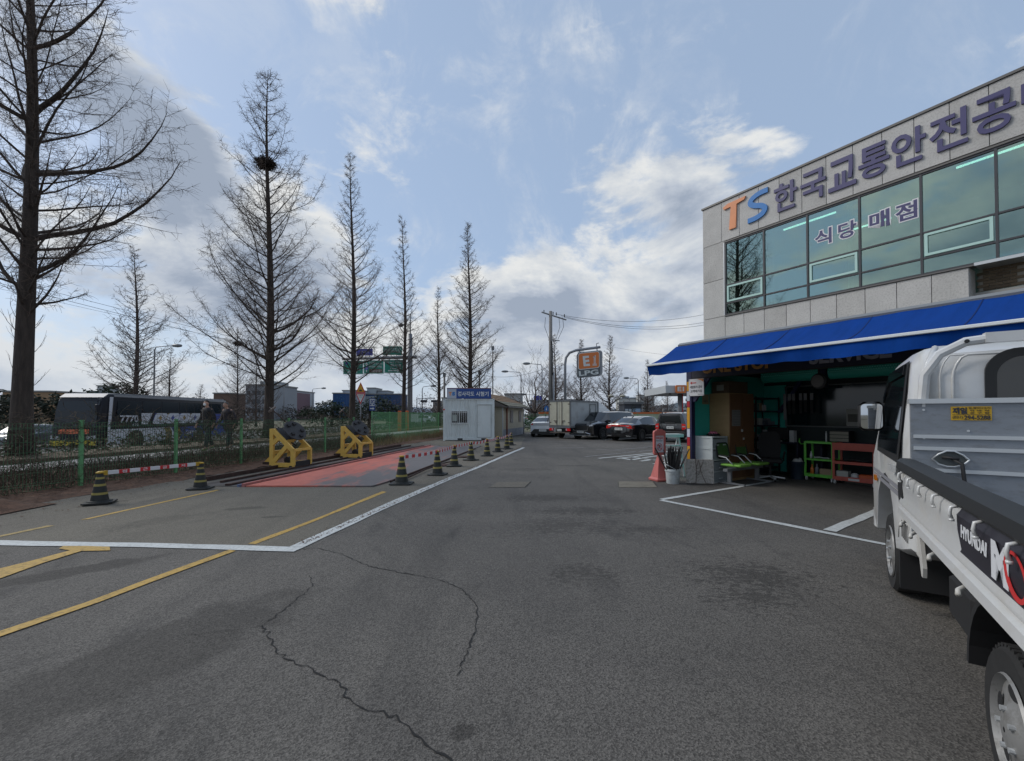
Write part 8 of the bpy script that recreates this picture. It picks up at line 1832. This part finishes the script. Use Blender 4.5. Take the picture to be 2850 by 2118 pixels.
T = block('white block with dark sign lettering and rows of windows right of the nest tree', -71.0, -65.6, 130, 14, 8.7, (.40, .43, .46), [(-.6 + i * 1.1, .2 + i * 1.1, z, z + .9) for i in range(3) for z in (2.2, 5.9)] + [(-2.4 + i * .75, -1.9 + i * .75, z, z + .55) for i in range(6) for z in (7.2, 8.0)])
m = MB(); m.box(2.72, 3.2, 0, 10, 0, 8.3); part('side_bay', m, mat('side_bay_maroon', (.16, .10, .12), .8), T)
block('white building behind the blue mural building', -57.0, -50.6, 146, 10, 9.6, (.36, .40, .45), [(-2.6 + i * 1.4, -1.8 + i * 1.4, 7.6, 8.6) for i in range(4)])
T = block('building with a deep blue mural wall right of the far hill', -57.8, -53.6, 140, 10, 8.4, (.016, .06, .17)); rr = random.Random(19); m = MB()
for i in range(60): x, z = rr.uniform(-1.8, 1.6), rr.uniform(.8, 7.8); m.box(x, x + rr.uniform(.1, .5), -.05, -.002, z, z + .12)
part('mural_strokes', m, mat('mural_teal', (.04, .16, .28), .7), T)['kind'] = 'stuff'
block('grey cube building behind the warning triangle', -50.8, -48.0, 152, 8, 10.8, (.30, .34, .37)); block('pale penthouse above the long blue building', -47.8, -44.2, 154, 8, 9.9, (.27, .31, .35))
T = block('long low blue building behind the gantry post', -50.9, -38.6, 150, 10, 8.6, (.022, .055, .13), [(7 - 3.2 + i * 1.2 - 4, 7 - 2.4 + i * 1.2 - 4, 4.6, 6.6) for i in range(3)])
m = MB(); m.box(-6.1, -2.0, -.3, 0, .0, 8.0); part('grey_bay', m, mat('bay_grey', (.24, .27, .30), .8), T)
for i, (x0, x1, Y, H, lb) in enumerate([(152, 162, 600, 27, 'left high rise apartment tower behind the park lamp'), (164, 173.5, 600, 25.5, 'right high rise apartment tower behind the park lamp')]):
    T = thing('apartment_tower', lb, 'building', (x0, Y, 0), 0, 'far apartment towers'); m = MB(); m.box(0, x1 - x0, 0, 10, 0, H); part('wall', m, mat('apartment_pale', (.36, .40, .44), .9) if i == 0 else bpy.data.materials['apartment_pale'], T)
    for k in range(5): m = MB(); m.box(1 + k * 1.8, 1.7 + k * 1.8, -.2, -.02, 2, H - 1); part('window_column', m, m_fwin, T)
for i, (u, Y, w, H, c_, lb) in enumerate([(-21, 130, 5, 6.5, (.34, .33, .30), 'white low block left of the container booth'), (-25.5, 140, 4.5, 5.8, (.22, .20, .19), 'brown grey block beside the traffic signals'), (-2.0, 120, 5, 7.2, (.36, .37, .36), 'cream shop block above the cabin roof'), (9, 210, 12, 8.5, (.26, .27, .30), 'grey apartment row behind the gas sign'), (24, 230, 14, 9.5, (.24, .25, .28), 'dark apartment row behind the middle bare tree'), (64, 260, 10, 11, (.42, .43, .42), 'white villa group on the rise right of the awning corner tree'), (78, 265, 9, 13.5, (.38, .40, .40), 'upper white villa on the rise behind the gas canopy')]):
    block(lb, u, u + w, Y, 8, H, c_, [(-w / 2 + .6 + k * 1.4, -w / 2 + 1.4 + k * 1.4, z, z + .9) for k in range(int(w / 1.6)) for z in ([2, 4.4] if H < 8 else [2.5, 5, 7.4])])
T = block('long green roofed market hall behind the round headed tree', 5.2, 10.5, 135, 8, 3.2, (.30, .30, .28), [], (.015, .16, .12)); 
T = thing('white_fence_wall', 'long white louvred wall beyond the orange coping', 'wall', (33, 95, 0)); 
m = MB(); m.box(0, 15, 0, .2, 0, 3.0); part('wall', m, mat('white_louvre', (.42, .44, .43), .7), T)
for k in range(14): m = MB(); m.box(.3 + k * 1.05, .9 + k * 1.05, -.04, -.002, 2.2, 2.6); part('louvre', m, m_fwin, T)
# hills, distance haze put into their bluish colours
m_hill = mat('hill_wooded_hazed', (.075, .105, .125), 1.0, var=.2, vscale=.012); m_hillb = mat('hill_far_hazed', (.13, .17, .22), 1.0, var=.1, vscale=.01)
def ridge(name, pts, Y, mt, dep=200):
    rr = random.Random(int(Y)); m = MB(); P_ = []
    for (xa, ha), (xb, hb) in zip(pts, pts[1:]):
        for k in range(14): t = k / 14; P_.append((xa + (xb - xa) * t, ha + (hb - ha) * (3 * t * t - 2 * t ** 3) + rr.uniform(-.02, .02) * (ha + hb)))
    P_.append(pts[-1]); n_ = len(P_); vs = [(x, Y, -5) for x, h in P_] + [(x, Y + dep * .5, h * .6 + rr.uniform(-1, 1)) for x, h in P_] + [(x, Y + dep, h) for x, h in P_] + [(x, Y + dep * 3, -5) for x, h in P_]
    m.add(vs, [(k * n_ + i, k * n_ + i + 1, (k + 1) * n_ + i + 1, (k + 1) * n_ + i) for k in range(3) for i in range(n_ - 1)]); structure(name, m, mt, True)
ridge('hill', [(-1000, 8), (-860, 20), (-760, 34), (-700, 48), (-640, 56), (-600, 57), (-560, 50), (-480, 40), (-380, 30), (-250, 16), (-100, 10)], 1500, m_hillb)
ridge('wooded_hill', [(-560, 4), (-480, 12), (-430, 20), (-380, 24), (-330, 19), (-260, 8), (-160, 3)], 800, m_hill)
ridge('low_hill', [(20, 2), (120, 7), (210, 14), (300, 22), (380, 26), (460, 24), (600, 10)], 520, m_hill)
